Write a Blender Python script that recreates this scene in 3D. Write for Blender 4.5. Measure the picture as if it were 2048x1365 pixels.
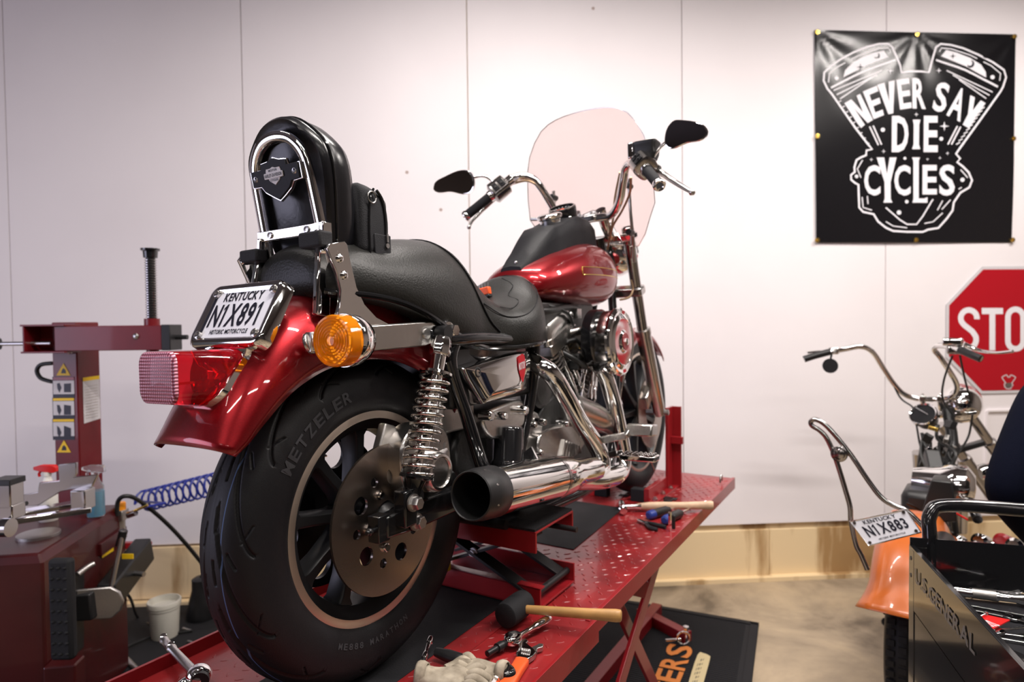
import bpy, bmesh, math, random
import numpy as np
from mathutils import Vector, Matrix, Euler
random.seed(7)
for o in list(bpy.data.objects): bpy.data.objects.remove(o)
SC = bpy.context.scene; COL = SC.collection
PI = math.pi
# ---------------------------------------------------------------- camera
FPX, PIT, ROL, H = 1261.6, .0255, .0112, 1.5
cd = bpy.data.cameras.new('camera'); cam = bpy.data.objects.new('camera', cd); COL.objects.link(cam)
cd.sensor_width = 36; cd.lens = FPX / 2048 * 36; cd.clip_start = .05
_fwd = Vector((0, math.cos(PIT), -math.sin(PIT))); _up = Vector((0, math.sin(PIT), math.cos(PIT))); _rt = Vector((1, 0, 0))
_cr = _rt * math.cos(ROL) - _up * math.sin(ROL); _cu = _rt * math.sin(ROL) + _up * math.cos(ROL)
_m = Matrix((_cr, _cu, -_fwd)).transposed().to_4x4(); _m.translation = (0, 0, H)
cam.matrix_world = _m
cd.dof.use_dof = True; cd.dof.focus_distance = 1.2; cd.dof.aperture_fstop = 3.6
SC.camera = cam
# ---------------------------------------------------------------- exposure, world
SC.view_settings.view_transform = 'Standard'; SC.view_settings.look = 'None'
SC.view_settings.exposure = 0.35; SC.view_settings.gamma = 1; SC.view_settings.use_curve_mapping = False
w = bpy.data.worlds.new('world'); SC.world = w; w.use_nodes = True
w.node_tree.nodes['Background'].inputs[0].default_value = (.62, .6, .66, 1); w.node_tree.nodes['Background'].inputs[1].default_value = .08
# ---------------------------------------------------------------- frames
PSI, LEAN = .5451, .0247
CO = Vector((-0.3242, 1.2745, -0.3786 + H))                 # rear axle in the world
BF = Vector((math.sin(PSI), math.cos(PSI), 0)); BR = Vector((math.cos(PSI), -math.sin(PSI), 0)); ZZ = Vector((0, 0, 1))
BU = ZZ * math.cos(LEAN) - BR * math.sin(LEAN); BL = -(BR * math.cos(LEAN) + ZZ * math.sin(LEAN))
def ray(px, py):
    return _fwd * FPX + _cr * (px - 1024) - _cu * (py - 682.5)
CAM = Vector((0, 0, H))
def tob(P):
    q = P - CO; return (q.dot(BF), q.dot(BL), q.dot(BU))
def Q(px, py, y):                                            # motorcycle frame, on its plane y
    d = ray(px, py); t = (y - (CAM - CO).dot(BL)) / d.dot(BL); return tob(CAM + d * t)
def QX(px, py, x):
    d = ray(px, py); t = (x - (CAM - CO).dot(BF)) / d.dot(BF); return tob(CAM + d * t)
def LW(x, y, z):                                             # lift frame: x along the table, y to its left, z world height
    return Vector((CO.x, CO.y, 0)) + BF * x - BR * y + ZZ * z
def WZ(px, py, z):                                           # world, on height z
    d = ray(px, py); t = (z - H) / d.z; return CAM + d * t
def WY(px, py, Y):                                           # world, on depth Y
    d = ray(px, py); return CAM + d * (Y / d.y)
W0 = Vector((-.2309, 3.5408, 0)); WA = .0727
WV = Vector((math.cos(WA), math.sin(WA), 0)); WN = Vector((-math.sin(WA), math.cos(WA), 0))
def WP(s, z, off=0):                                         # on the back wall: s along it, off towards the room
    return W0 + WV * s + ZZ * z - WN * off
def WS(px, py):
    d = ray(px, py); t = (W0 - CAM).dot(WN) / d.dot(WN); P = CAM + d * t - W0; return P.dot(WV), P.z
# ---------------------------------------------------------------- lamps
def area(name, loc, size, sy, power, col, look=None):
    l = bpy.data.lights.new(name, 'AREA'); l.shape = 'RECTANGLE'; l.size = size; l.size_y = sy; l.energy = power; l.color = col
    o = bpy.data.objects.new(name, l); COL.objects.link(o); o.location = loc
    d = Vector(look) - Vector(loc) if look else Vector((0, 0, -1))
    o.rotation_euler = d.to_track_quat('-Z', 'Y').to_euler()
    return o
CEIL = 3.7
TUBES = [(-1.35, 1.15), (.35, .75), (1.6, 1.5), (.1, 2.3), (2.9, 2.4), (-1.3, -.9), (.7, -1.0), (2.3, -.8), (-2.4, -2.8), (0, -3), (2.4, -3)]
for i, (x, y) in enumerate(TUBES):
    p = 47 if y > 0 else 11
    if x < -1 and y > 0: p = 11
    if y == 2.3: p = 30
    area('ceiling_lamp', (x, y, CEIL - .13), 1.2, .06, p, (1, .93, .88))
area('door_daylight', (-5.1, -.6, 1.5), 3.0, 2.4, 70, (.78, .76, 1.0), (0, 1.2, 1.1))
# ---------------------------------------------------------------- materials
def mat(name, base, rough=.5, metal=0, coat=0, bump=0, bscale=200, var=0, vscale=6, trans=0, ior=1.45, var_col=None, emit=0, spec=None, cr=.04):
    m = bpy.data.materials.new(name); m.use_nodes = True; nt = m.node_tree; n = nt.nodes; L = nt.links
    b = n['Principled BSDF']; b.inputs['Base Color'].default_value = (*base, 1); b.inputs['Roughness'].default_value = rough
    b.inputs['Metallic'].default_value = metal; b.inputs['Coat Weight'].default_value = coat; b.inputs['Coat Roughness'].default_value = cr
    b.inputs['Transmission Weight'].default_value = trans; b.inputs['IOR'].default_value = ior
    if spec is not None: b.inputs['Specular IOR Level'].default_value = spec
    if emit: b.inputs['Emission Color'].default_value = (*base, 1); b.inputs['Emission Strength'].default_value = emit
    tc = n.new('ShaderNodeTexCoord')
    if var:
        t = n.new('ShaderNodeTexNoise'); t.inputs['Scale'].default_value = vscale; t.inputs['Detail'].default_value = 6
        L.new(tc.outputs['Object'], t.inputs['Vector'])
        r = n.new('ShaderNodeValToRGB'); r.color_ramp.elements[0].position = .35; r.color_ramp.elements[1].position = .7
        c2 = var_col or tuple(c * (1 - var) for c in base)
        r.color_ramp.elements[0].color = (*base, 1); r.color_ramp.elements[1].color = (*c2, 1)
        L.new(t.outputs['Fac'], r.inputs['Fac']); L.new(r.outputs['Color'], b.inputs['Base Color'])
    if bump:
        t = n.new('ShaderNodeTexNoise'); t.inputs['Scale'].default_value = bscale; t.inputs['Detail'].default_value = 4
        L.new(tc.outputs['Object'], t.inputs['Vector'])
        bp = n.new('ShaderNodeBump'); bp.inputs['Strength'].default_value = bump; bp.inputs['Distance'].default_value = .002
        L.new(t.outputs['Fac'], bp.inputs['Height']); L.new(bp.outputs['Normal'], b.inputs['Normal'])
    return m
M = {}
M['chrome'] = mat('chrome', (.9, .89, .88), .06, 1)
M['chrome_dark'] = mat('chrome_dark', (.45, .43, .42), .16, 1)
M['alum'] = mat('aluminium', (.62, .6, .58), .24, 1, bump=.1, bscale=90)
M['alum_dull'] = mat('dull_aluminium', (.5, .48, .46), .42, 1, bump=.3, bscale=150)
M['rim_alum'] = mat('machined_rim', (.80, .70, .60), .36, 1, var=.2, vscale=9)
M['disc'] = mat('brake_disc_steel', (.42, .36, .32), .26, 1)
M['steel'] = mat('steel', (.55, .54, .53), .3, 1)
M['black'] = mat('gloss_black', (.008, .008, .009), .12, coat=.6)
M['black_satin'] = mat('satin_black', (.012, .012, .013), .38)
M['black_mat'] = mat('matte_black', (.009, .009, .011), .5, bump=.2, bscale=120, spec=.2)
M['tire'] = mat('tyre_rubber', (.007, .007, .009), .5, bump=.12, bscale=500, var=.3, vscale=5, var_col=(.012, .011, .012), spec=.32)
M['tire_stripe'] = mat('blue_stripe', (.06, .11, .25), .6)
M['rubber'] = mat('rubber', (.013, .013, .015), .72, bump=.3, bscale=300, spec=.3)
M['leather'] = mat('black_leather', (.013, .013, .012), .38, bump=.35, bscale=260, spec=.38)
M['leather_dark'] = mat('black_vinyl', (.008, .008, .01), .24, bump=.25, bscale=40)
M['nylon'] = mat('black_nylon', (.008, .008, .011), .75, bump=.5, bscale=600)
M['red'] = mat('candy_red', (.21, .002, .006), .30, .7, coat=.8, cr=.03, var=.1, vscale=400, var_col=(.26, .004, .008))
M['red_lift'] = mat('red_powder_coat', (.27, .010, .014), .3, .0, coat=.35, bump=.12, bscale=60, var=.3, vscale=5, var_col=(.24, .010, .013))
M['red_dark'] = mat('dark_red_paint', (.21, .006, .010), .33, coat=.25)
M['red_deck'] = mat('worn_red_deck', (.29, .016, .018), .32, .0, coat=.25, bump=.2, bscale=40, var=.5, vscale=7, var_col=(.15, .012, .014))
M['orange'] = mat('orange_paint', (.52, .12, .018), .3, coat=.35, var=.1, vscale=3)
M['orange_grip'] = mat('orange_grip', (.8, .1, .02), .4)
M['amber'] = mat('amber_lens', (1, .33, .01), .06, trans=.55, ior=1.35)
M['red_lens'] = mat('red_lens', (.75, .02, .035), .04, trans=.88, ior=1.25, coat=.5)
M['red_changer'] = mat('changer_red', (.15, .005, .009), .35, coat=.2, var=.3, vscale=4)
M['red_cabinet_shaded'] = mat('cabinet_red_shaded', (.055, .002, .003), .4, coat=.2, var=.3, vscale=4)  # cabinet's shade put into the colour: darker copy of the changer red
M['grey_ink'] = mat('grey_ink', (.10, .10, .11), .35)
M['glass'] = mat('clear_acrylic', (.85, .745, .73), .02, trans=1, ior=1.05)
M['clear'] = mat('clear_plastic', (.9, .93, .95), .06, trans=.9, ior=1.2)
M['blue_liquid'] = mat('blue_liquid', (.02, .35, .55), .1, trans=.5)
M['white_plastic'] = mat('white_plastic', (.75, .73, .68), .35)
M['bucket'] = mat('bucket_plastic', (.62, .6, .53), .4)
M['white'] = mat('white_ink', (.82, .8, .84), .5)
M['plate_white'] = mat('plate_white', (.78, .78, .84), .3, var=.1, vscale=12)
M['ink'] = mat('dark_ink', (.01, .01, .02), .4)
M['mirror'] = mat('mirror_glass', (.34, .33, .34), .03, 1)
M['sign_red'] = mat('sign_red', (.42, .006, .015), .35)
M['banner'] = mat('banner_vinyl', (.008, .0075, .009), .22, bump=.06, bscale=8)
M['gold'] = mat('brass', (.85, .58, .14), .25, 1)
M['wood_handle'] = mat('wood_handle', (.55, .3, .1), .42, var=.35, vscale=14)
M['wood_pale'] = mat('pale_wood_handle', (.72, .5, .33), .45, var=.3, vscale=18)
M['glove'] = mat('dirty_glove', (.46, .40, .31), .85, bump=.8, bscale=60, var=.5, vscale=30, var_col=(.17, .14, .10))
M['blue_handle'] = mat('blue_handle', (.02, .04, .22), .4)
M['blue_hose'] = mat('blue_hose', (.012, .025, .24), .35)
M['yellow'] = mat('yellow_label', (.85, .55, .01), .45)
M['label_white'] = mat('label_white', (.62, .6, .62), .5)
M['orange_cap'] = mat('orange_cap', (.85, .3, .01), .4)
M['bright_red'] = mat('bright_red_plastic', (.6, .01, .01), .35)
M['navy'] = mat('navy_cloth', (.0022, .003, .009), .95, bump=.4, bscale=400, spec=.1)
M['skin'] = mat('skin', (.55, .32, .23), .55)
M['hair'] = mat('brown_hair', (.05, .03, .02), .7)
M['jeans'] = mat('dark_denim', (.02, .025, .05), .85, bump=.4, bscale=500)
M['tan_wall'] = mat('tan_far_wall', (.20, .17, .15), .8)
M['ceil'] = mat('ceiling_paint', (.10, .09, .09), .9)
M['clutter'] = mat('dark_far_wall', (.08, .07, .07), .8, var=.6, vscale=1.3)
M['engine_black'] = mat('engine_black', (.012, .012, .012), .35, bump=.3, bscale=80)
M['cable'] = mat('cable', (.01, .01, .01), .4)
M['brown_cable'] = mat('braided_cable', (.3, .2, .12), .35, .7)
M['orange_print'] = mat('orange_print', (.62, .2, .04), .8)
M['cream_print'] = mat('cream_print', (.6, .5, .28), .8)
M['lamp_tube'] = mat('lamp_tube', (1, .95, .9), .5, emit=6)
# wall paint: white with faint marks
def wall_mat():
    m = mat('wall_paint', (.83, .79, .80), .62); nt = m.node_tree; n = nt.nodes; L = nt.links; b = n['Principled BSDF']
    tc = n.new('ShaderNodeTexCoord'); t = n.new('ShaderNodeTexNoise'); t.inputs['Scale'].default_value = 1.4; t.inputs['Detail'].default_value = 8
    L.new(tc.outputs['Object'], t.inputs['Vector'])
    r = n.new('ShaderNodeValToRGB'); r.color_ramp.elements[0].color = (.845, .80, .815, 1); r.color_ramp.elements[1].color = (.80, .755, .77, 1)
    r.color_ramp.elements[0].position = .4; r.color_ramp.elements[1].position = .75
    L.new(t.outputs['Fac'], r.inputs['Fac'])
    v = n.new('ShaderNodeTexVoronoi'); v.inputs['Scale'].default_value = 2.3; L.new(tc.outputs['Object'], v.inputs['Vector'])
    lt = n.new('ShaderNodeMath'); lt.operation = 'LESS_THAN'; lt.inputs[1].default_value = .022; L.new(v.outputs['Distance'], lt.inputs[0])
    mx = n.new('ShaderNodeMix'); mx.data_type = 'RGBA'; mx.inputs[7].default_value = (.42, .33, .3, 1)
    L.new(lt.outputs[0], mx.inputs[0]); L.new(r.outputs['Color'], mx.inputs[6]); L.new(mx.outputs[2], b.inputs['Base Color'])
    return m
M['wall'] = wall_mat()
def floor_mat():
    m = mat('concrete', (.4, .33, .25), .45); nt = m.node_tree; n = nt.nodes; L = nt.links; b = n['Principled BSDF']
    tc = n.new('ShaderNodeTexCoord'); t = n.new('ShaderNodeTexNoise'); t.inputs['Scale'].default_value = 1.8; t.inputs['Detail'].default_value = 10; t.inputs['Roughness'].default_value = .62
    t.inputs['Distortion'].default_value = .5
    L.new(tc.outputs['Object'], t.inputs['Vector'])
    r = n.new('ShaderNodeValToRGB'); e = r.color_ramp.elements; e[0].color = (.13, .10, .07, 1); e[0].position = .34; e[1].color = (.46, .36, .24, 1); e[1].position = .62
    x = e.new(.48); x.color = (.33, .26, .18, 1)
    L.new(t.outputs['Fac'], r.inputs['Fac']); L.new(r.outputs['Color'], b.inputs['Base Color'])
    bp = n.new('ShaderNodeBump'); bp.inputs['Strength'].default_value = .2; L.new(t.outputs['Fac'], bp.inputs['Height']); L.new(bp.outputs['Normal'], b.inputs['Normal'])
    return m
M['concrete'] = floor_mat()
def plank_mat():
    m = mat('bare_plywood', (.7, .5, .27), .6); nt = m.node_tree; n = nt.nodes; L = nt.links; b = n['Principled BSDF']
    tc = n.new('ShaderNodeTexCoord'); mp = n.new('ShaderNodeMapping'); mp.inputs['Scale'].default_value = (1, 1, .15)
    L.new(tc.outputs['Object'], mp.inputs['Vector'])
    t = n.new('ShaderNodeTexNoise'); t.inputs['Scale'].default_value = 5; t.inputs['Detail'].default_value = 8; L.new(mp.outputs[0], t.inputs['Vector'])
    r = n.new('ShaderNodeValToRGB'); e = r.color_ramp.elements; e[0].color = (.40, .24, .10, 1); e[0].position = .38; e[1].color = (.80, .62, .37, 1); e[1].position = .48
    L.new(t.outputs['Fac'], r.inputs['Fac']); L.new(r.outputs['Color'], b.inputs['Base Color'])
    return m
M['plank'] = plank_mat()
def lens_grid():
    m = M['red_grid'] = mat('faceted_lens', (.62, .04, .10), .22, coat=.15); nt = m.node_tree; n = nt.nodes; L = nt.links; b = n['Principled BSDF']
    tc = n.new('ShaderNodeTexCoord'); mp = n.new('ShaderNodeMapping'); mp.inputs['Scale'].default_value = (0, 200, 200); L.new(tc.outputs['Object'], mp.inputs['Vector'])
    s = n.new('ShaderNodeSeparateXYZ'); L.new(mp.outputs[0], s.inputs[0])
    def fr(o):
        f = n.new('ShaderNodeMath'); f.operation = 'PINGPONG'; f.inputs[1].default_value = .5; L.new(o, f.inputs[0]); return f
    a, c = fr(s.outputs['Y']), fr(s.outputs['Z'])
    mu = n.new('ShaderNodeMath'); mu.operation = 'MULTIPLY'; L.new(a.outputs[0], mu.inputs[0]); L.new(c.outputs[0], mu.inputs[1])
    r = n.new('ShaderNodeValToRGB'); e = r.color_ramp.elements; e[0].color = (.16, .0, .02, 1); e[0].position = .02; e[1].color = (.95, .45, .60, 1); e[1].position = .15
    L.new(mu.outputs[0], r.inputs[0]); L.new(r.outputs[0], b.inputs['Base Color'])
    bp = n.new('ShaderNodeBump'); bp.inputs['Strength'].default_value = 1; bp.inputs['Distance'].default_value = .004; L.new(mu.outputs[0], bp.inputs['Height']); L.new(bp.outputs[0], b.inputs['Normal'])
lens_grid()
def ringed(name, base, trans):
    m = M[name] = mat(name, base, .08, trans=trans, ior=1.35, coat=1); return m
# ---------------------------------------------------------------- builders
def V(*a): return Vector(a)
def vec(p): return Vector(p)
class MB:
    def __init__(s): s.v = []; s.f = []; s.mi = []
    def add(s, vs, fs, mi=0):
        k = len(s.v); s.v += [tuple(v) for v in vs]; s.f += [tuple(i + k for i in f) for f in fs]; s.mi += [mi] * len(fs); return s
    def box(s, c, size, rot=None, mi=0, taper=1):
        c = vec(c); R = rot if rot is not None else Matrix.Identity(3); a, b, d = [x / 2 for x in size]; vs = []
        for z in (-1, 1):
            k = taper if z > 0 else 1
            for x, y in ((-1, -1), (1, -1), (1, 1), (-1, 1)): vs.append(c + R @ V(x * a * k, y * b * k, z * d))
        return s.add(vs, [(3, 2, 1, 0), (4, 5, 6, 7), (0, 1, 5, 4), (1, 2, 6, 5), (2, 3, 7, 6), (3, 0, 4, 7)], mi)
    def bar(s, p, q, w, h, up=(0, 0, 1), mi=0):
        p, q = vec(p), vec(q); d = (q - p); L = d.length; d.normalize(); u = vec(up); x = u.cross(d)
        if x.length < 1e-4: x = V(1, 0, 0).cross(d)
        x.normalize(); y = d.cross(x); R = Matrix((d, x, y)).transposed(); return s.box((p + q) / 2, (L, w, h), R, mi)
    def loft(s, rings, cap=True, mi=0, close=True):
        n = len(rings[0]); vs = [v for r in rings for v in r]; fs = []
        for i in range(len(rings) - 1):
            for j in range(n if close else n - 1):
                k = (j + 1) % n; fs.append((i * n + j, i * n + k, (i + 1) * n + k, (i + 1) * n + j))
        if cap: fs += [tuple(reversed(range(n))), tuple((len(rings) - 1) * n + j for j in range(n))]
        return s.add(vs, fs, mi)
    def cyl(s, p, q, r, r2=None, n=24, mi=0, cap=True):
        return s.lathe(p, vec(q) - vec(p), [(0, r), ((vec(q) - vec(p)).length, r if r2 is None else r2)], n, mi, cap)
    def lathe(s, o, axis, prof, n=32, mi=0, cap=True):      # prof: (distance along axis, radius)
        o = vec(o); a = vec(axis).normalized(); t = V(0, 0, 1) if abs(a.z) < .9 else V(1, 0, 0); x = t.cross(a).normalized(); y = a.cross(x)
        rings = [[o + a * d + (x * math.cos(2 * PI * i / n) + y * math.sin(2 * PI * i / n)) * max(r, 1e-5) for i in range(n)] for d, r in prof]
        return s.loft(rings, cap, mi)
    def tube(s, pts, r, n=12, sm=6, mi=0, closed=False):
        pts = [vec(p) for p in pts]; rr = r if isinstance(r, (list, tuple)) else [r] * len(pts)
        P, Rr = [], []; m = len(pts)
        if sm > 1 and m > 2:
            rng = range(m if closed else m - 1)
            for i in rng:
                if closed: p0, p1, p2, p3 = pts[i - 1], pts[i], pts[(i + 1) % m], pts[(i + 2) % m]; ra, rb = rr[i], rr[(i + 1) % m]
                else: p0, p1, p2, p3 = pts[max(i - 1, 0)], pts[i], pts[i + 1], pts[min(i + 2, m - 1)]; ra, rb = rr[i], rr[i + 1]
                for k in range(sm):
                    t = k / sm; P.append(.5 * ((2 * p1) + (p2 - p0) * t + (2 * p0 - 5 * p1 + 4 * p2 - p3) * t * t + (3 * p1 - p0 - 3 * p2 + p3) * t ** 3)); Rr.append(ra + (rb - ra) * t)
            if not closed: P.append(pts[-1]); Rr.append(rr[-1])
        else: P, Rr = pts, list(rr)
        rings = []; x = None
        for i, p in enumerate(P):
            if closed: d = P[(i + 1) % len(P)] - P[i - 1]
            else: d = P[min(i + 1, len(P) - 1)] - P[max(i - 1, 0)]
            if d.length < 1e-9: d = V(0, 0, 1)
            d.normalize()
            if x is None: x = (V(0, 0, 1) if abs(d.z) < .9 else V(1, 0, 0)).cross(d).normalized()
            else: x = (x - d * x.dot(d)).normalized()
            y = d.cross(x); rings.append([p + (x * math.cos(2 * PI * j / n) + y * math.sin(2 * PI * j / n)) * Rr[i] for j in range(n)])
        if closed: rings.append(rings[0]); return s.loft(rings, False, mi)
        return s.loft(rings, True, mi)
    def sphere(s, c, r, n=20, mi=0, sc=(1, 1, 1)):
        c = vec(c); m = n // 2; rings = []
        for i in range(1, m):
            a = PI * i / m; rings.append([c + V(math.sin(a) * math.cos(2 * PI * j / n) * r * sc[0], math.sin(a) * math.sin(2 * PI * j / n) * r * sc[1], -math.cos(a) * r * sc[2]) for j in range(n)])
        return s.loft(rings, True, mi)
    def prism(s, poly, off, mi=0):                           # poly: 3D outline, off: thickness vector
        off = vec(off); a = [vec(p) for p in poly]; return s.loft([a, [p + off for p in a]], True, mi)
    def grid(s, P, mi=0):                                    # P[i][j]
        n = len(P[0]); vs = [v for r in P for v in r]
        return s.add(vs, [(i * n + j, i * n + j + 1, (i + 1) * n + j + 1, (i + 1) * n + j) for i in range(len(P) - 1) for j in range(n - 1)], mi)
    def build(s, name, mats, parent=None, smooth=True, bevel=0, solid=0, sub=0, T=None, ang=38, loc=None):
        me = bpy.data.meshes.new(name)
        vs = s.v if T is None else [tuple(T @ Vector(v)) for v in s.v]
        me.from_pydata(vs, [], s.f); ms = mats if isinstance(mats, (list, tuple)) else [mats]
        for m in ms: me.materials.append(M[m] if isinstance(m, str) else m)
        me.polygons.foreach_set('material_index', s.mi)
        bm = bmesh.new(); bm.from_mesh(me); bmesh.ops.recalc_face_normals(bm, faces=bm.faces); bm.to_mesh(me); bm.free()
        if smooth:
            me.polygons.foreach_set('use_smooth', [True] * len(me.polygons)); me.set_sharp_from_angle(angle=math.radians(ang))
        o = bpy.data.objects.new(name, me); COL.objects.link(o)
        if parent: o.parent = parent
        if loc is not None: o.location = loc
        if solid: k = o.modifiers.new('s', 'SOLIDIFY'); k.thickness = solid; k.offset = 0
        if bevel: k = o.modifiers.new('b', 'BEVEL'); k.width = bevel; k.segments = 2; k.limit_method = 'ANGLE'; k.angle_limit = math.radians(40); k.harden_normals = False
        if sub: k = o.modifiers.new('u', 'SUBSURF'); k.levels = sub; k.render_levels = sub
        return o
def cmesh(curve):                                            # a curve datablock turned into (verts, faces)
    t = bpy.data.objects.new('tmp', curve); COL.objects.link(t); bpy.context.view_layer.update()
    me = bpy.data.meshes.new_from_object(t.evaluated_get(bpy.context.evaluated_depsgraph_get()))
    vs = [v.co.copy() for v in me.vertices]; fs = [tuple(p.vertices) for p in me.polygons]
    bpy.data.objects.remove(t); bpy.data.meshes.remove(me); return vs, fs
def plate2(outlines, thick=0, bevel=0):                      # closed 2D outlines (first outer, then holes), filled
    c = bpy.data.curves.new('c', 'CURVE'); c.dimensions = '2D'; c.fill_mode = 'BOTH'; c.extrude = thick / 2; c.bevel_depth = bevel; c.bevel_resolution = 1
    for o in outlines:
        sp = c.splines.new('POLY'); sp.points.add(len(o) - 1)
        for i, p in enumerate(o): sp.points[i].co = (p[0], p[1], 0, 1)
        sp.use_cyclic_u = True
    r = cmesh(c); bpy.data.curves.remove(c); return r
def circ(cx, cy, r, n=32, r2=None): return [(cx + r * math.cos(2 * PI * i / n), cy + (r2 or r) * math.sin(2 * PI * i / n)) for i in range(n)]
def rrect(w, h, r, n=6, cx=0, cy=0):
    o = []
    for sx, sy, a0 in ((1, 1, 0), (-1, 1, 90), (-1, -1, 180), (1, -1, 270)):
        for i in range(n + 1):
            a = math.radians(a0 + 90 * i / n); o.append((cx + sx * (w / 2 - r) + r * math.cos(a), cy + sy * (h / 2 - r) + r * math.sin(a)))
    return o
def spl(pts, k=5, closed=True):                              # smooth 2D outline
    o = []; m = len(pts)
    for i in range(m if closed else m - 1):
        p0, p1, p2, p3 = [Vector(pts[j % m] if closed else pts[min(max(j, 0), m - 1)]) for j in (i - 1, i, i + 1, i + 2)]
        for q in range(k):
            t = q / k; o.append(tuple(.5 * ((2 * p1) + (p2 - p0) * t + (2 * p0 - 5 * p1 + 4 * p2 - p3) * t * t + (3 * p1 - p0 - 3 * p2 + p3) * t ** 3)))
    if not closed: o.append(tuple(pts[-1]))
    return o
def frame_m(o, x, y):                                        # matrix whose local x, y run along the given vectors
    x, y = vec(x), vec(y); xn = x.normalized(); z = xn.cross(y).normalized(); yn = z.cross(xn)
    m = Matrix((xn, yn, z)).transposed().to_4x4(); m.translation = vec(o); return m
def plate_mb(outlines, thick, m4, bevel=0, mb=None, mi=0):
    vs, fs = plate2(outlines, thick, bevel); mb = mb or MB(); return mb.add([m4 @ v for v in vs], fs, mi)
_gl = {}
def glyph(ch):
    if ch not in _gl:
        c = bpy.data.curves.new('g', 'FONT'); c.body = ch; c.size = 1; c.offset = .024; c.resolution_u = 3; vs, fs = cmesh(c); bpy.data.curves.remove(c)
        xs = [v.x for v in vs] or [0, 1]; ys = [v.y for v in vs] or [0, 1]
        x0, x1, y0, y1 = min(xs), max(xs), min(ys), max(ys)
        if ch in '-._\'': y0, y1 = 0, .7
        _gl[ch] = ([((v.x - x0) / (x1 - x0 + 1e-9), (v.y - y0) / (y1 - y0 + 1e-9)) for v in vs], fs, (x1 - x0) / .7)
    return _gl[ch]
ONE = ([(.34, 0), (.66, 0), (.66, 1), (.46, 1), (.08, .84), (.08, .72), (.34, .82)], [(0, 1, 2, 3, 6), (3, 4, 5, 6)], .55)
def put_glyph(mb, ch, quad, fn, mi=0):                       # quad: TL, TR, BR, BL in the plane that fn maps to 3D
    uv, fs, _ = ONE if ch == '1' else glyph(ch); a, b, c, d = [Vector(q) for q in quad]; vs = []
    for u, v in uv: p = (d * (1 - u) + c * u) * (1 - v) + (a * (1 - u) + b * u) * v; vs.append(fn(p.x, p.y))
    mb.add(vs, fs, mi)
def text_line(mb, txt, x0, y0, w, h, fn, mi=0, gap=.12):     # fitted into the box (x0,y0)-(x0+w,y0+h)
    ws = [(.5 if ch == ' ' else .62 if ch == '1' else max(glyph(ch)[2], .15)) for ch in txt]; tot = sum(ws) + gap * (len(txt) - 1) * 1.0; k = w / tot; x = x0
    for ch, a in zip(txt, ws):
        if ch != ' ': put_glyph(mb, ch, ((x, y0 + h), (x + a * k, y0 + h), (x + a * k, y0), (x, y0)), fn, mi)
        x += (a + gap) * k
def stroke(mb, pts, wd, fn, closed=False, mi=0):             # flat ribbon along 2D points
    m = len(pts); L, R = [], []
    for i in range(m):
        p = Vector(pts[i]); a = Vector(pts[i - 1] if (i or closed) else pts[i]); b = Vector(pts[(i + 1) % m] if (i < m - 1 or closed) else pts[i])
        d = b - a; d = d.normalized() if d.length > 0 else Vector((1, 0)); n = Vector((-d.y, d.x)) * wd / 2; L.append(fn(*(p + n))); R.append(fn(*(p - n)))
    if closed: L.append(L[0]); R.append(R[0])
    mb.add(L + R, [(i, i + 1, len(L) + i + 1, len(L) + i) for i in range(len(L) - 1)], mi)
def fillp(mb, pts, fn, mi=0):
    vs, fs = plate2([pts]); mb.add([fn(v.x, v.y) for v in vs], fs, mi)
def tag(o, label, cat, group=None, kind=None):
    o['label'] = label; o['category'] = cat
    if group: o['group'] = group
    if kind: o['kind'] = kind
    return o
def empty(name, loc, rot=None):
    o = bpy.data.objects.new(name, None); o.empty_display_size = .05; COL.objects.link(o)
    if rot is not None: m = rot.to_4x4(); m.translation = vec(loc); o.matrix_world = m
    else: o.location = loc
    return o
class Thing:                                                 # Empty at the base; parts are given in world coordinates
    def __init__(s, name, loc, label, cat, group=None, rot=None):
        s.o = empty(name, loc, rot); tag(s.o, label, cat, group)
        m = (rot.to_4x4() if rot is not None else Matrix.Identity(4)); m.translation = vec(loc); s.T = m.inverted()
    def part(s, mb, name, mats, parent=None, **k): return mb.build(name, mats, parent or s.o, T=s.T, **k)
def struct(mb, name, mats, **k):
    o = mb.build(name, mats, **k); o['kind'] = 'structure'; return o
# ---------------------------------------------------------------- the room
mb = MB().box((0, -.5, -.05), (12, 9.6, .1)); struct(mb, 'floor', 'concrete', smooth=False)
mb = MB()
ks = [-4.35] + list(range(-3, 5)) + [4.9]
for a, b in zip(ks[:-1], ks[1:]):
    s0, s1 = a * 1.2192 + .0022, b * 1.2192 - .0022
    c = WP((s0 + s1) / 2, 1.85 + .16, -.006); mb.box(c, (s1 - s0, .012, 3.38), Matrix.Rotation(WA, 3, 'Z'))
c = WP(.3, 1.85, -.04); mb.box(c, (12.6, .04, 3.7), Matrix.Rotation(WA, 3, 'Z'), 1)
mb2 = mb; struct(mb2, 'wall_back', ['wall', 'plank'], bevel=.0012, smooth=False)
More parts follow.
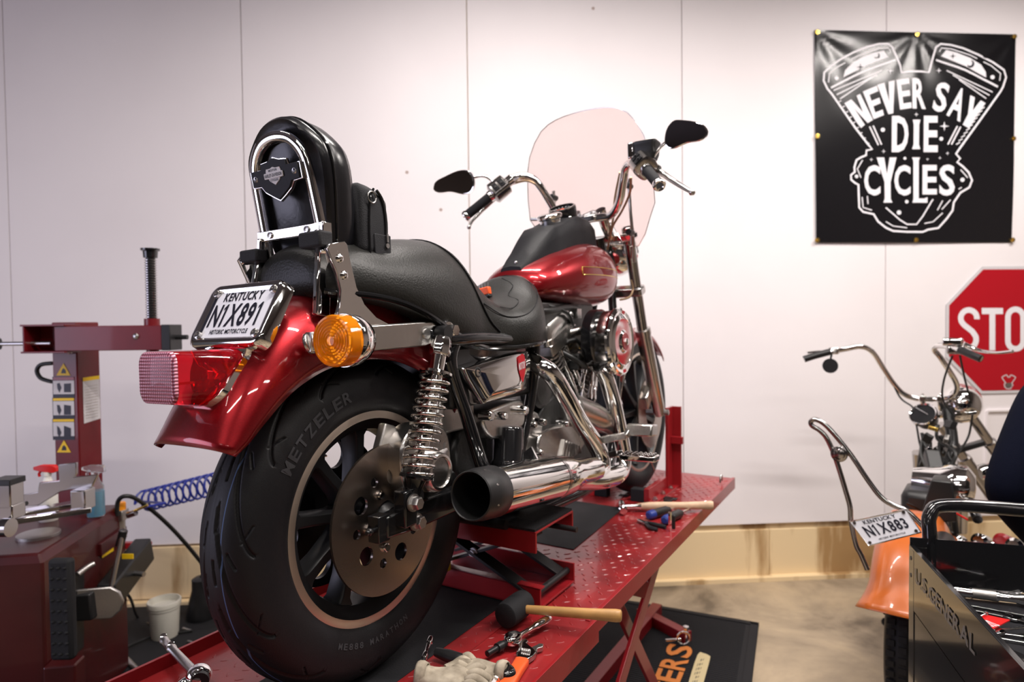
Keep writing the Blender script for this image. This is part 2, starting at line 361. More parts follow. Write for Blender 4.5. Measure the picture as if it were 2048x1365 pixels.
# bare wood boards along the foot of the wall, overlapping a little
mb = MB()
for s0, s1, z0, z1, o in ((-5.2, -2.05, .02, .30, .012), (-2.04, -.55, .03, .31, .016), (-.54, .9, .015, .295, .012), (.9, 1.72, .0, .292, .02), (1.725, 2.8, .02, .29, .014), (2.805, 4.2, .01, .29, .02), (4.2, 5.6, .01, .3, .014)):
    mb.box(WP((s0 + s1) / 2, (z0 + z1) / 2, o / 2 + .002), (s1 - s0, o, z1 - z0), Matrix.Rotation(WA, 3, 'Z'))
struct(mb, 'baseboard_back', 'plank', bevel=.002, smooth=False)
mb = MB().box(WP(.3, .012, .035), (11, .05, .024), Matrix.Rotation(WA, 3, 'Z')); struct(mb, 'trim_1', 'plank', smooth=False)
struct(MB().box((5.3, -.5, 1.85), (.1, 9.6, 3.7)), 'wall_right', 'tan_wall', smooth=False)
mb = MB().box((-5.3, 2.9, 1.85), (.1, 2.6, 3.7)).box((-5.3, -4, 1.85), (.1, 2.6, 3.7)).box((-5.3, -.55, 3.4), (.1, 4.4, .6)); struct(mb, 'wall_left', 'tan_wall', smooth=False)
struct(MB().box((0, -5.3, 1.85), (12, .1, 3.7)), 'wall_front', 'clutter', smooth=False)
struct(MB().box((0, -.5, CEIL + .05), (12, 9.8, .1)), 'ceiling', 'ceil', smooth=False)
for i, (x, y) in enumerate(TUBES):
    t = Thing('ceiling_light', (x, y, CEIL), 'long slim white strip lamp on the workshop ceiling', 'lamp', 'strip lamps on the ceiling')
    t.part(MB().box((x, y, CEIL - .04), (1.26, .14, .08)), 'housing', 'white_plastic', smooth=False)
# outlet box cover on the wall at the right
mb = MB(); s0, z0 = WS(1972, 822); s1, z1 = WS(2120, 985)
for a, b, c_, d in ((s0, z0, s1, z0), (s0, z1, s1, z1), (s0, z0, s0, z1), (s1, z0, s1, z1)): mb.bar(WP(a, b, .006), WP(c_, d, .006), .012, .012, tuple(WN))
struct(mb, 'trim_2', 'wall', smooth=False)
# ---------------------------------------------------------------- the lift table
FR = Matrix((BF, -BR, ZZ)).transposed()                      # columns: forward, left, up
LT = .80
T = Thing('lift_table', LW(.9, 0, 0), 'long red diamond-plate lift table under the red motorcycle', 'lift table', rot=FR)
def lb(mb, x0, x1, y0, y1, z0, z1, mi=0): return mb.box(LW((x0 + x1) / 2, (y0 + y1) / 2, (z0 + z1) / 2), (x1 - x0, y1 - y0, z1 - z0), FR, mi)
YR, YL = -.325, .335
mb = MB(); lb(mb, .40, 2.0, YR, YL, LT - .006, LT)
def diamonds(mb, x0, x1, y0, y1, skip):
    x = x0; i = 0
    while x < x1:
        y = y0 + (.018 if i % 2 else 0); j = 0
        while y < y1:
            if not skip(x, y):
                a = (45 if (i + j) % 2 else -45); a = math.radians(a); d = BF * math.cos(a) - BR * math.sin(a); e = BF * -math.sin(a) - BR * math.cos(a); c = LW(x, y, LT)
                r0 = [c + d * (.013 * math.cos(t)) + e * (.0042 * math.sin(t)) for t in [k * PI / 3 for k in range(6)]]
                r1 = [c + ZZ * .0018 + d * (.007 * math.cos(t)) + e * (.0018 * math.sin(t)) for t in [k * PI / 3 for k in range(6)]]
                mb.loft([r0, r1])
            y += .036; j += 1
        x += .03; i += 1
inmat = lambda x, y: (-.45 < x < .60 and -.10 < y < .12) or (.8 < x < 1.4 and -.10 < y < .2)
diamonds(mb, .43, 1.95, YR + .02, YL - .02, inmat)
deck = T.part(mb, 'deck', 'red_deck', smooth=False)
mb = MB(); lb(mb, -.75, .445, YR - .012, YL + .008, LT - .008, LT + .001); diamonds(mb, -.6, .43, YR + .012, YL - .02, inmat)
lb(mb, -.75, .445, -.165, -.159, LT, LT + .004)
T.part(mb, 'rear_deck', 'red_deck', smooth=False)
mb = MB(); lb(mb, .42, 2.0, YR - .004, YR + .008, LT - .045, LT + .004); T.part(mb, 'side_rail', 'red_lift', bevel=.001, smooth=False)
mb = MB(); lb(mb, .42, 2.0, YL - .008, YL + .004, LT - .045, LT + .02); T.part(mb, 'side_rail', 'red_lift', bevel=.001, smooth=False)
mb = MB(); lb(mb, -.75, .446, YR - .016, YR - .008, LT - .055, LT + .002); lb(mb, .438, .446, YR - .016, YR + .05, LT - .05, LT); T.part(mb, 'side_rail', 'red_lift', bevel=.001, smooth=False)
mb = MB(); lb(mb, -.75, .3, YL + .005, YL + .013, LT - .05, LT + .028); T.part(mb, 'side_rail', 'red_dark', bevel=.001, smooth=False)
def lbar(p, q, w, h, name='leg', m='red_dark', up=None):
    return T.part(MB().bar(p, q, w, h, up or tuple(BR)), name, m, bevel=.002, smooth=False)
A = WY(1322, 1085, 1.86); Bp = WY(1240, 1440, 1.80)          # outer scissor leg, right side
def onside(px, py, y):                                       # lift frame plane y
    d = ray(px, py); n = -BR; t = (y + (CO - CAM).dot(n)) / d.dot(n); return CAM + d * t
for dy, nm in ((-.27, 1), (.27, 0)):
    p0, p1 = onside(1325, 1085, -.27), onside(1225, 1420, -.27); q0, q1 = onside(1222, 1180, -.24), onside(1330, 1420, -.24)
    sh = -BR * (dy + .27) if dy > 0 else V(0, 0, 0)
    if dy > 0: sh = -BR * .5
    lbar(p0 + sh, p1 + sh, .012, .05, up=tuple(BF)); lbar(q0 + sh, q1 + sh, .012, .045, up=tuple(BF))
g = WZ(1280, 1226, .03); e = WZ(1376, 1276, .03); lbar(g, e, .05, .05, 'base_arm', up=(0, 0, 1))
mb = MB(); c = WZ(1372, 1258, .075); mb.cyl(c, c - ZZ * .07, .008).cyl(c + ZZ * .01, c - ZZ * .004, .014, n=6); mb.tube([c + V(-.02, -.03, -.03) + V(.03 * math.cos(a), 0, .03 * math.sin(a)) for a in [k * PI / 6 for k in range(12)]], .004, 8, 1, closed=True)
mb.cyl(c + V(-.1, -.02, -.045), c + V(-.03, -.02, -.04), .006)
T.part(mb, 'floor_bolt', 'chrome')
lbar(LW(2.2, .1, .03), LW(.2, .1, .03), .06, .05, 'base_bar')
g = onside(1165, 1160, -.2); lbar(onside(1200, 1157, -.18), onside(1292, 1178, -.30), .03, .05, 'cross_bar', up=(0, 0, 1))
# tie-down hook at the far corner
mb = MB(); c = LW(1.86, -.30, LT); mb.tube([c + BF * (.018 * math.cos(a)) + ZZ * (.012 + .03 * math.sin(a)) for a in [k * PI / 8 for k in range(9)]], .004, 8, 2); T.part(mb, 'tie_down_loop', 'steel')
mb = MB(); lb(mb, 1.48, 1.50, -.02, .02, .8, .802); T.part(mb, 'slot', 'black_mat')
# front wheel chock
ch = MB(); lb(ch, 1.43, 1.76, -.125, -.105, LT, LT + .055); lb(ch, 1.43, 1.76, -.155, -.105, LT, LT + .008)
w1 = T.part(ch, 'wheel_chock', 'red_lift', bevel=.0015, smooth=False)
up = MB(); lb(up, 1.66, 1.735, -.13, -.118, LT, 1.145); lb(up, 1.728, 1.74, -.165, -.118, LT, 1.145); lb(up, 1.70, 1.72, -.18, -.13, .99, 1.02); T.part(up, 'chock_plate', 'red_lift', parent=None, bevel=.0015, smooth=False)
up = MB(); lb(up, 1.54, 1.70, .125, .137, LT, 1.155); lb(up, 1.43, 1.76, .105, .16, LT, LT + .05); T.part(up, 'chock_plate', 'bright_red', bevel=.0015, smooth=False)
up = MB(); lb(up, 1.43, 1.47, -.105, -.05, LT, LT + .05); T.part(up, 'rubber_pad', 'rubber', bevel=.003, smooth=False)
up = MB(); lb(up, 1.43, 1.47, .05, .105, LT, LT + .055); T.part(up, 'rubber_pad', 'rubber', bevel=.003, smooth=False)
up = MB()
for x in (1.46, 1.56, 1.66): up.lathe(LW(x, -.14, LT + .008), ZZ, [(0, .011), (.007, .011), (.008, .007), (.013, .007)], 6)
T.part(up, 'bolt', 'steel')
# rubber mats on the deck
mb = MB(); z = LT + .0045
def matpoly(pts): return MB().prism([LW(x, y, LT + .0012) for x, y in pts], (0, 0, .0012))
tag(matpoly([(-.45, -.105), (.55, -.105), (.55, .13), (-.45, .13)]).build('rubber_mat', 'rubber', smooth=False), 'speckled black rubber mat on the lift table under the rear tyre', 'mat')
tag(matpoly([(.83, -.09), (1.32, -.065), (1.32, .2), (.83, .2)]).build('rubber_mat', 'rubber', smooth=False), 'black rubber mat on the lift table in front of the scissor jack', 'mat')
# ---------------------------------------------------------------- the scissor jack
J = Thing('scissor_jack', LW(.5, 0, LT + .006), 'red scissor jack with black rubber pad under the motorcycle frame', 'jack', rot=FR)
z0 = LT + .006
JB0, JB1 = -.205, .20
mb = MB(); lb(mb, .405, .412, JB0, JB1, z0, z0 + .052); lb(mb, .593, .60, JB0, JB1, z0, z0 + .052); lb(mb, .405, .60, JB0, JB1, z0, z0 + .006); lb(mb, .405, .43, JB0, JB1, z0 + .047, z0 + .052)
J.part(mb, 'base_frame', 'red_lift', bevel=.0012, smooth=False)
mb = MB(); zt = 1.015; lb(mb, .35, .357, -.225, .19, zt - .05, zt); lb(mb, .545, .552, -.225, .19, zt - .05, zt); lb(mb, .35, .552, -.225, .19, zt - .005, zt); J.part(mb, 'top_frame', 'red_lift', bevel=.0012, smooth=False)
mb = MB(); lb(mb, .352, .55, -.222, .187, zt, zt + .006); J.part(mb, 'pad', 'rubber', smooth=False)
def jl(x, y, z): return LW(x, y, z)
for x in (.42, .57):
    J.part(MB().bar(jl(x, -.18, z0 + .03), jl(x, .17, zt - .03), .008, .042, tuple(BF)), 'scissor_arm', 'black_satin', bevel=.001, smooth=False)
    J.part(MB().bar(jl(x + .01, .17, z0 + .03), jl(x + .01, -.19, zt - .03), .008, .034, tuple(BF)), 'scissor_arm', 'black_satin', bevel=.001, smooth=False)
mb = MB()
for x in (.415,): mb.lathe(jl(x, -.005, (z0 + zt) / 2), -BF, [(0, .012), (.006, .012), (.0065, .008), (.014, .008), (.0145, .003)], 16)
J.part(mb, 'pivot_bolt', 'label_white')
J.part(MB().cyl(jl(.41, -.185, z0 + .03), jl(.6, -.185, z0 + .03), .009), 'cross_rod', 'black_satin')
J.part(MB().cyl(jl(.5, -.26, zt - .03), jl(.5, .2, zt - .03), .007), 'screw_rod', 'black_satin')
mb = MB(); lb(mb, .375, .40, .06, .075, z0 + .05, zt - .05); J.part(mb, 'yellow_tag', 'yellow', smooth=False)
# ---------------------------------------------------------------- the red motorcycle
RB = Matrix((BF, BL, BU)).transposed()
base = CO - BU * .32
MC = empty('motorcycle', base, RB)
tag(MC, 'candy red cruiser motorcycle with chrome exhaust raised on the red lift table', 'motorcycle')
def P(mb, name, mats, parent=None, **k):
    if parent: return mb.build(name, mats, parent, **k)
    return mb.build(name, mats, MC, loc=(0, 0, .32), **k)
def tyre_mesh(cx, cz, Rout, rb, hw, nth, nt, groove, name, parent=None, tread=1.2):
    th = np.linspace(0, 2 * PI, nth, endpoint=False); t = np.concatenate([np.linspace(-2.35, -tread, 10, endpoint=False), np.linspace(-tread, tread, nt), np.linspace(tread, 2.35, 11)[1:]])
    hc = (Rout - rb) / 1.71; rc = Rout - hc
    TH, TT = np.meshgrid(th, t, indexing='ij')
    ct, st = np.cos(TT), np.sin(TT)
    r = rc + hc * np.sign(ct) * np.abs(ct) ** .92; y = hw * st * (1 + .05 * np.cos(TT * 2))
    dep = np.zeros_like(TH)
    if groove: dep = groove(TH, TT / tread)
    r = r - dep * np.maximum(ct, .15); y = y - dep * st * .8
    X = cx + r * np.cos(TH); Z = cz + r * np.sin(TH)
    n2 = len(t); vs = np.stack([X, y, Z], -1).reshape(-1, 3)
    i, j = np.meshgrid(np.arange(nth), np.arange(n2 - 1), indexing='ij'); a = i * n2 + j; b = ((i + 1) % nth) * n2 + j
    F = np.stack([a, b, b + 1, a + 1], -1).reshape(-1, 4)
    me = bpy.data.meshes.new(name); me.from_pydata(vs.tolist(), [], F.tolist()); me.materials.append(M['tire']); me.materials.append(M['tire_stripe'])
    tm = (t[:-1] + t[1:]) / 2 / tread
    mi = np.tile(((tm < -.285) & (tm > -.31)).astype(int), nth) if groove else np.zeros(len(F), int)
    me.polygons.foreach_set('material_index', mi.astype(np.int32)); me.polygons.foreach_set('use_smooth', [True] * len(F))
    me.set_sharp_from_angle(angle=math.radians(60))
    o = bpy.data.objects.new(name, me); COL.objects.link(o); o.parent = parent or MC
    if not parent: o.location = (0, 0, .32)
    return o
def rear_groove(TH, S):
    d = np.zeros_like(S); A = np.abs(S)
    N = 12; per = 2 * PI / N
    def g(dist, w, dep): return dep * np.clip(1.5 - np.abs(dist) / w * 1.0, 0, 1)
    for sg, ph in ((1, 0), (-1, per / 2)):
        m = (S * sg > .13) & (S * sg < 1.0); u = np.clip((A - .13) / .87, 0, 1)
        c = .75 * (1 - (1 - u) ** 1.7 * 1.0) ; th = (TH - ph - c)
        dist = (np.mod(th + per / 2, per) - per / 2) * .32
        slope = .75 * 1.7 * (1 - u) ** .7 / .87 / 1.2 / .075 * .32
        d = np.where(m, np.maximum(d, g(dist / np.sqrt(1 + slope ** 2), .0032, .0045)), d)
        # short slits near the centre
        m2 = (np.abs(S * sg - .13) < .05); q = np.mod(TH + ph * 1.3, per / 2) / (per / 2)
        d = np.where(m2 & (q > .2) & (q < .7), np.maximum(d, g((S * sg - .10 - .07 * q) * .09, .0019, .0035)), d)
        q = np.mod(TH + ph, per) / per
        m3 = (S * sg > .42) & (S * sg < .62); d = np.where(m3 & (q > .38) & (q < .55), np.maximum(d, g((A - .42 - 1.1 * (q - .38)) * .09, .0026, .0035)), d)
        m4 = (S * sg > .68) & (S * sg < .95); d = np.where(m4 & (q > .1) & (q < .3), np.maximum(d, g((A - .7 - 1.1 * (.3 - q)) * .09, .0018, .003)), d)
    d = np.maximum(d, g(S * .09, .0007, .0015))
    return d
rw = P(MB().cyl((0, -.045, 0), (0, .045, 0), .034, n=32).lathe((0, -.062, 0), (0, 1, 0), [(0, .022), (0, .026), (.02, .03)], 32), 'rear_wheel', 'black')
def mkrim(cx, cz, parent, rl, hw, nsp, lipw, rot=0, spw=.03):
    o = (cx, 0, cz)
    mb = MB().lathe((cx, -hw, cz), (0, 1, 0), [(0, rl), (0, rl - lipw)], 96, cap=False); mb.loft([[(cx + r * math.cos(a), y, cz + r * math.sin(a)) for a in [2 * PI * k / 96 for k in range(96)]] for r, y in ((rl, -hw + .006), (rl + .001, -hw - .001), (rl - .002, -hw - .003), (rl - lipw, -hw - .002), (rl - lipw, -hw + .01))], False)
    mb.build('rim_lip', 'rim_alum', parent)
    ri = rl - lipw
    mb = MB().lathe((cx, -hw - .001, cz), (0, 1, 0), [(0, ri), (.004, ri - .003), (.02, ri - .022), (hw - .004, ri - .028), (2 * hw - .02, ri - .022), (2 * hw, ri), (2 * hw, rl), (2 * hw - .012, rl), (hw + .02, rl - .02), (hw - .02, rl - .02), (.012, rl), (.004, rl - .001)], 96, cap=False)
    mb.build('rim_barrel', 'black_satin', parent, ang=30)
    for k in range(nsp):
        a = rot + 2 * PI * k / nsp; ca, sa = math.cos(a), math.sin(a); rings = []
        for r, w_, y0, y1 in ((.028, .019, -.03, .03), (.07, .013, -.026, .02), (.12, .012, -.024, .016), (ri - .035, .0135, -.026, .018), (ri - .02, .022, -.03, .024)):
            def pt(t, y): return (cx + r * ca - t * sa, y, cz + r * sa + t * ca)
            rings.append([pt(-w_, y1), pt(-w_, y0 + .006), pt(-w_ + .004, y0), pt(w_ - .004, y0), pt(w_, y0 + .006), pt(w_, y1)])
        MB().loft(rings).build('spoke', 'black_satin', parent, bevel=.001)
mkrim(0, 0, rw, .217, .051, 9, .023, .18)
rt_ = tyre_mesh(0, 0, .32, .206, .071, 1100, 96, rear_groove, 'tire', rw)
# lettering moulded on the sidewall
def arc_text(txt, cx, cz, r, y, h, a0, da, m, parent, yf=None, flip=1):
    mb = MB()
    for i, chh in enumerate(txt):
        if chh == ' ': continue
        a = a0 - da * i * flip
        def fn(u, v, a=a):
            rr = r + v * flip; aa = a - u * flip / r; return (cx + rr * math.cos(aa), y(rr) if callable(y) else y, cz + rr * math.sin(aa))
        w_ = min(da * r * .8, h * .9); put_glyph(mb, chh, ((-w_ / 2, h), (w_ / 2, h), (w_ / 2, 0), (-w_ / 2, 0)), fn)
    return mb.build('lettering', m, parent)
def ysw(R_out, rb, hw, off):
    hc = (R_out - rb) / 1.71; rc = R_out - hc
    def f(r):
        c = max(-1, min(1, (r - rc) / hc)); t = math.acos(c); return -hw * math.sin(t) * (1 + .05 * math.cos(2 * t)) - off
    return f
M['tire_letter'] = mat('tire_letter', (.035, .035, .04), .55)
arc_text('METZELER', 0, 0, .243, ysw(.32, .206, .071, .0012), .023, math.radians(147), math.radians(5.7), 'tire_letter', rt_)
arc_text('ME888 MARATHON', 0, 0, .243, ysw(.32, .206, .071, .001), .011, math.radians(-118), math.radians(3.4), 'tire_letter', rt_, flip=-1)
# sprocket-side pulley with round holes
hs = [circ(.112 * math.cos(a), .112 * math.sin(a), .03, 24) for a in [.3 + 2 * PI * k / 6 for k in range(6)]]
plate_mb([circ(0, 0, .158, 80)] + hs, .012, frame_m((0, .085, 0), (1, 0, 0), (0, 0, 1))).build('belt_pulley', 'black_satin', rw)
# brake disc
holes = [circ(.083 * math.cos(a), .083 * math.sin(a), .0175, 24) for a in [.1 + 2 * PI * k / 5 for k in range(5)]] + [circ(.085 * math.cos(a), .085 * math.sin(a), .0095, 20) for a in [.1 + PI / 5 + 2 * PI * k / 5 for k in range(5)]]
dk = plate_mb([circ(0, 0, .1455, 96), circ(0, 0, .036, 32)] + holes, .0055, frame_m((0, -.088, 0), (1, 0, 0), (0, 0, 1))).build('brake_disc', 'disc', rw)
mb = MB()
for k in range(5):
    a = .1 + PI / 5 + 2 * PI * k / 5; mb.lathe((.055 * math.cos(a), -.092, .055 * math.sin(a)), (0, -1, 0), [(-.002, .009), (.003, .009), (.0035, .0065), (.007, .0065)], 12)
mb.build('disc_bolt', 'chrome', dk)
MB().lathe((0, -.06, 0), (0, -1, 0), [(0, .04), (.02, .038), (.03, .03), (.045, .024)], 32).build('hub', 'black_satin', rw)
# swingarm
mb = MB(); mb.loft([[(x, y, z + dz) for y, dz in ((-.135, -h), (-.105, -h), (-.105, h), (-.135, h))] for x, z, h in ((-.05, 0, .02), (.03, .0, .026), (.2, .0, .024), (.5, .0, .03))])
sw = P(mb, 'swingarm', 'black', bevel=.004)
mb = MB().bar((-.05, .12, 0), (.5, .12, 0), .03, .045).bar((.33, -.13, 0), (.33, .13, 0), .05, .05); P(mb, 'swingarm', 'black', bevel=.004)
def hexbolt(mb, c, ax, r, h, washer=True):
    c = vec(c); ax = vec(ax)
    if washer: mb.lathe(c, ax, [(0, r * 1.35), (h * .2, r * 1.35), (h * .22, r * .9)], 24)
    mb.lathe(c + ax * h * .2, ax, [(0, r), (h * .7, r), (h * .85, r * .86)], 6)
    mb.lathe(c + ax * h * .9, ax, [(0, r * .45), (h * .05, r * .35), (h * .1, 0.0001)], 12); return mb
mb = hexbolt(MB(), (.026, -.138, -.008), (0, -1, 0), .013, .018); P(mb, 'axle_nut', 'steel')
mb = hexbolt(MB(), (-.012, -.165, .042), (0, -1, 0), .0125, .018); P(mb, 'shock_bolt', 'steel')
mb = MB().box((-.055, -.118, .0), (.03, .028, .05)).cyl((-.09, -.12, 0), (-.04, -.12, 0), .005).lathe((-.085, -.12, 0), (1, 0, 0), [(0, .008), (.008, .008)], 6); P(mb, 'axle_adjuster', 'black', bevel=.002)
mb = MB().box((-.01, -.145, .03), (.035, .03, .07)); P(mb, 'shock_mount', 'black', bevel=.004)
# brake caliper with round piston cap
mb = MB(); c0 = V(*Q(852, 925, -.12)); 
prof = [(-.065, -.05), (-.03, -.075), (.04, -.07), (.075, -.03), (.07, .045), (.03, .075), (-.03, .08), (-.075, .05), (-.08, 0)]
mb.prism([(c0.x + u, -.072, c0.z + v) for u, v in spl(prof, 4)], (0, -.055, 0)); cal = P(mb, 'brake_caliper', 'alum', bevel=.006)
k0 = V(*Q(883, 945, -.165)); MB().lathe((k0.x, -.12, k0.z), (0, -1, 0), [(0, .042), (.03, .041), (.042, .038), (.045, .036), (.046, .031), (.042, .029), (.042, .0001)], 40).build('piston_cap', 'alum', cal)
mb = MB().cyl((c0.x + .02, -.11, c0.z + .055), (c0.x + .055, -.11, c0.z + .10), .014).cyl((c0.x + .05, -.11, c0.z + .09), (c0.x + .065, -.11, c0.z + .115), .005).cyl((k0.x + .03, -.13, k0.z + .02), (k0.x + .07, -.12, k0.z + .03), .008)
mb.lathe((k0.x + .06, -.12, k0.z + .035), (.3, 0, 1), [(0, .009), (.012, .009)], 6).build('bleed_nipple', 'steel', cal)
mb = MB().prism([(c0.x - .09 + u, -.068, c0.z + v) for u, v in ((0, -.05), (.03, -.09), (.05, .02), (.04, .08), (.01, .09), (-.02, .02))], (0, -.02, 0)); P(mb, 'caliper_bracket', 'alum_dull', bevel=.004)
# ---- rear fender
def sect(Rc, a, hw, dep, n=22, pw=2.6):
    # cross-section at polar angle a: from the right edge over the crown to the left edge
    o = []
    for i in range(n + 1):
        t = -1 + 2 * i / n; ang = t * PI / 2; s_, c_ = math.sin(ang), math.cos(ang)
        y = hw * math.copysign(abs(s_) ** (2 / pw), s_); r = Rc - dep * (1 - abs(c_) ** (2 / pw))
        o.append((r * math.cos(a), y, r * math.sin(a)))
    return o
FE = [(151.2, .412, .098, .032), (150, .413, .099, .036), (147, .416, .1, .048), (140, .424, .101, .064), (130, .437, .102, .084), (118, .452, .102, .112), (105, .461, .102, .138), (90, .463, .102, .152), (75, .460, .102, .160), (60, .455, .10, .158), (48, .445, .095, .15), (38, .43, .09, .14)]
from bisect import bisect
def fint(a):
    for p, q in zip(FE[:-1], FE[1:]):
        if p[0] >= a >= q[0]: t = (p[0] - a) / (p[0] - q[0]); return [p[i] * (1 - t) + q[i] * t for i in (1, 2, 3)]
    return FE[-1][1:]
G = []
for i in range(61):
    a = 151.2 - (151.2 - 38) * i / 60; Rc, hw, dp = fint(a); G.append(sect(Rc, math.radians(a), hw, dp, 26))
fender = P(MB().grid(G), 'rear_fender', 'red', solid=.003, ang=70)
def crown(a, off=0):
    Rc, hw, dp = fint(a); return V((Rc + off) * math.cos(math.radians(a)), 0, (Rc + off) * math.sin(math.radians(a)))
# fender struts with bolt ends (chrome)
for sg in (-1, 1):
    y0 = sg * .112
    ol = [(p_[0], p_[2]) for p_ in [Q(x_, y_, -.137) for x_, y_ in ((630, 700), (630, 668), (740, 654), (905, 643), (918, 646), (925, 654), (925, 664), (918, 674), (905, 678), (878, 680), (855, 690), (700, 703))]]
    mb = plate_mb([ol], .012, frame_m((0, y0 + sg * .012, 0), (1, 0, 0), (0, 0, 1)), bevel=.003)
    st = P(mb, 'fender_strut', 'alum', ang=50)
    mb = hexbolt(MB(), (Q(903, 661, -.15)[0], y0 + sg * .028, Q(903, 661, -.15)[2]), (0, sg, 0), .0135, .022); mb.build('strut_bolt', 'chrome', st)
    MB().lathe((.085, y0 + sg * .0195, .359), (0, sg, 0), [(0, .011), (.004, .0105), (.004, .006)], 24).build('strut_screw', 'steel', st)
    MB().cyl((Q(620, 684, -.12)[0], y0 * 1.02, .348), (-.20, y0 * 1.08, .350), .0185).build('strut_tip', 'alum', st, bevel=.002)
    # sissy bar side plate
    op = [Q(x_, y_, -.122) for x_, y_ in ((655, 497), (659, 489), (688, 484), (693, 490), (700, 525), (712, 575), (728, 610), (752, 636), (790, 656), (800, 662), (660, 662), (672, 640), (680, 610), (682, 580), (674, 545))]
    mb = plate_mb([[(p[0], p[2]) for p in op]], .006, frame_m((0, sg * .119, 0), (1, 0, 0), (0, 0, 1)), bevel=.0012)
    sp = P(mb, 'side_plate', 'chrome', ang=50)
    mb = MB()
    for x_, y_ in ((680, 517), (689, 551)):
        q = Q(x_, y_, -.124); mb.lathe((q[0], sg * .1225, q[2]), (0, sg, 0), [(0, .0075), (.003, .0075), (.0055, .005), (.006, .0025), (.004, .0022)], 20)
    mb.build('screw', 'chrome', sp)
# tail lamp
def lamp_ring(x, hw, hh, zc, r, n=6): return [(x, y, z) for y, z in rrect(2 * hw, 2 * hh, r, n, 0, zc)]
def surf_x(z, y, off=0.0):                                   # fender surface behind the axle at height z
    lo, hi = 151.1, 100
    for _ in range(30):
        m_ = (lo + hi) / 2; Rc, hw, dp = fint(m_); c_ = (max(0, 1 - (abs(y) / hw) ** 2.6)) ** (1 / 2); k = Rc - dp * (1 - c_)
        if k * math.sin(math.radians(m_)) < z: lo = m_
        else: hi = m_
    return k * math.cos(math.radians(m_)) - off
zc = .305
ringA = lamp_ring(-.392, .0455, .037, zc, .018)
ringB = lamp_ring(-.386, .048, .040, zc, .019)
ringC = [(surf_x(z, y, .012), y, z) for _, y, z in lamp_ring(0, .0575, .0435, .301, .026)]
tl = P(MB().loft([ringB, [tuple((Vector(a) * .5 + Vector(b) * .5)) for a, b in zip(ringB, ringC)], ringC]), 'tail_lamp', 'red_lens', ang=50)
MB().loft([lamp_ring(-.3865, .048, .040, zc, .019), lamp_ring(-.391, .047, .039, zc, .019), lamp_ring(-.3935, .043, .035, zc, .017)]).build('lens_face', 'red_grid', tl)
ringD = [(surf_x(z, y, -.006), y, z) for _, y, z in lamp_ring(0, .063, .049, .300, .03, 14)]; ringE = [(p[0] - .017, p[1] * .98, p[2] + .009) for p in ringD]; ringF = [(p[0] - .017, p[1] * .9, (p[2] - .3) * .9 + .309) for p in ringD]
MB().loft([ringD, ringE, ringF]).build('lamp_bezel', 'chrome', tl)
mb = MB().lathe((-.33, .0, .3), (1, 0, 0), [(0, .03), (.02, .016), (.04, .01)], 20).box((-.345, 0, .296), (.07, .07, .004)); mb.build('reflector', 'red_lens', tl)
# licence plate
pm = frame_m((-.252, 0, .402), (0, -1, 0), (.055, 0, .1)); pn = (pm.to_3x3() @ V(0, 0, 1))
if pn.x > 0: pass
def pf(u, v, o=0): return pm @ V(u, v, o)
fr_o = rrect(.192, .122, .02); fr_i = rrect(.150, .086, .008)
sgn = 1 if (pm.to_3x3() @ V(0, 0, 1)).x < 0 else -1
mb = MB()
L0 = [pf(u, v, -sgn * .018) for u, v in rrect(.196, .126, .02)]; L1 = [pf(u, v, sgn * .002) for u, v in fr_o]; L2 = [pf(u, v, sgn * .006) for u, v in rrect(.182, .113, .017)]; L3 = [pf(u, v, sgn * .0055) for u, v in rrect(.170, .1, .012)]; L4 = [pf(u, v, sgn * .001) for u, v in rrect(.157, .088, .008)]
mb.loft([L0, L1, L2, L3, L4], False); lp = P(mb, 'license_plate', 'chrome', ang=50)
mb = MB(); fillp(mb, rrect(.176, .106, .01), lambda u, v: pf(u, v, sgn * .0012)); mb.build('plate_face', 'plate_white', lp)
mb = MB(); f_ = lambda u, v: pf(u, v, sgn * .0019)
text_line(mb, 'KENTUCKY', -.052, .026, .104, .017, f_); text_line(mb, 'N1X891', -.067, -.024, .134, .044, f_); text_line(mb, 'HISTORIC MOTORCYCLE', -.05, -.038, .10, .0085, f_, gap=.1)
fillp(mb, [(-.085, -.04), (-.072, -.04), (-.072, .04), (-.085, .04)], f_); mb.build('lettering', 'ink', lp)
for u in (-.078, .078):
    for v in (-.043, .045): MB().lathe(pf(u * .97, v * .93, sgn * .002), pm.to_3x3() @ V(0, 0, sgn), [(0, .0075), (.005, .007), (.006, .005), (.006, .002), (.003, .0015)], 20).build('plate_screw', 'alum', lp)
mb = MB().bar(V(-.232, 0, .400), V(-.20, 0, .385), .05, .03, (0, 1, 0)); mb.build('plate_bracket', 'black_satin', lp)
# turn signal
def signal(sg, parent_name='turn_signal'):
    c = V(-.205, sg * .207, .352) if sg < 0 else V(-.135, .165, .345); ax = V(-1, sg * .05, 0)
    mb = MB().lathe(c, ax, [(-.045, .012), (-.042, .022), (-.03, .034), (-.012, .0415), (.004, .043), (.008, .042), (.008, .038)], 40); ts = P(mb, parent_name, 'chrome')
    MB().lathe(c, ax, [(.004, .0415), (.03, .0405), (.033, .039), (.0335, .036), (.0325, .034), (.0335, .032), (.0325, .029), (.0335, .027), (.0325, .024), (.034, .022), (.033, .019), (.0345, .017), (.0335, .014), (.035, .012), (.034, .009), (.0355, .007), (.036, .0001)], 48).build('amber_lens', 'amber', ts, ang=20)
    MB().lathe(c, ax, [(-.01, .034), (.006, .02), (.012, .008), (.026, .007), (.03, .0001)], 24).build('bulb', 'gold', ts)
    MB().tube([c - ax * .025, c + V(.015, -sg * .045, .002), c + V(.01, -sg * .08, .002)], .0085, 12).build('stalk', 'chrome_dark', ts)
    return ts
signal(-1); signal(1)
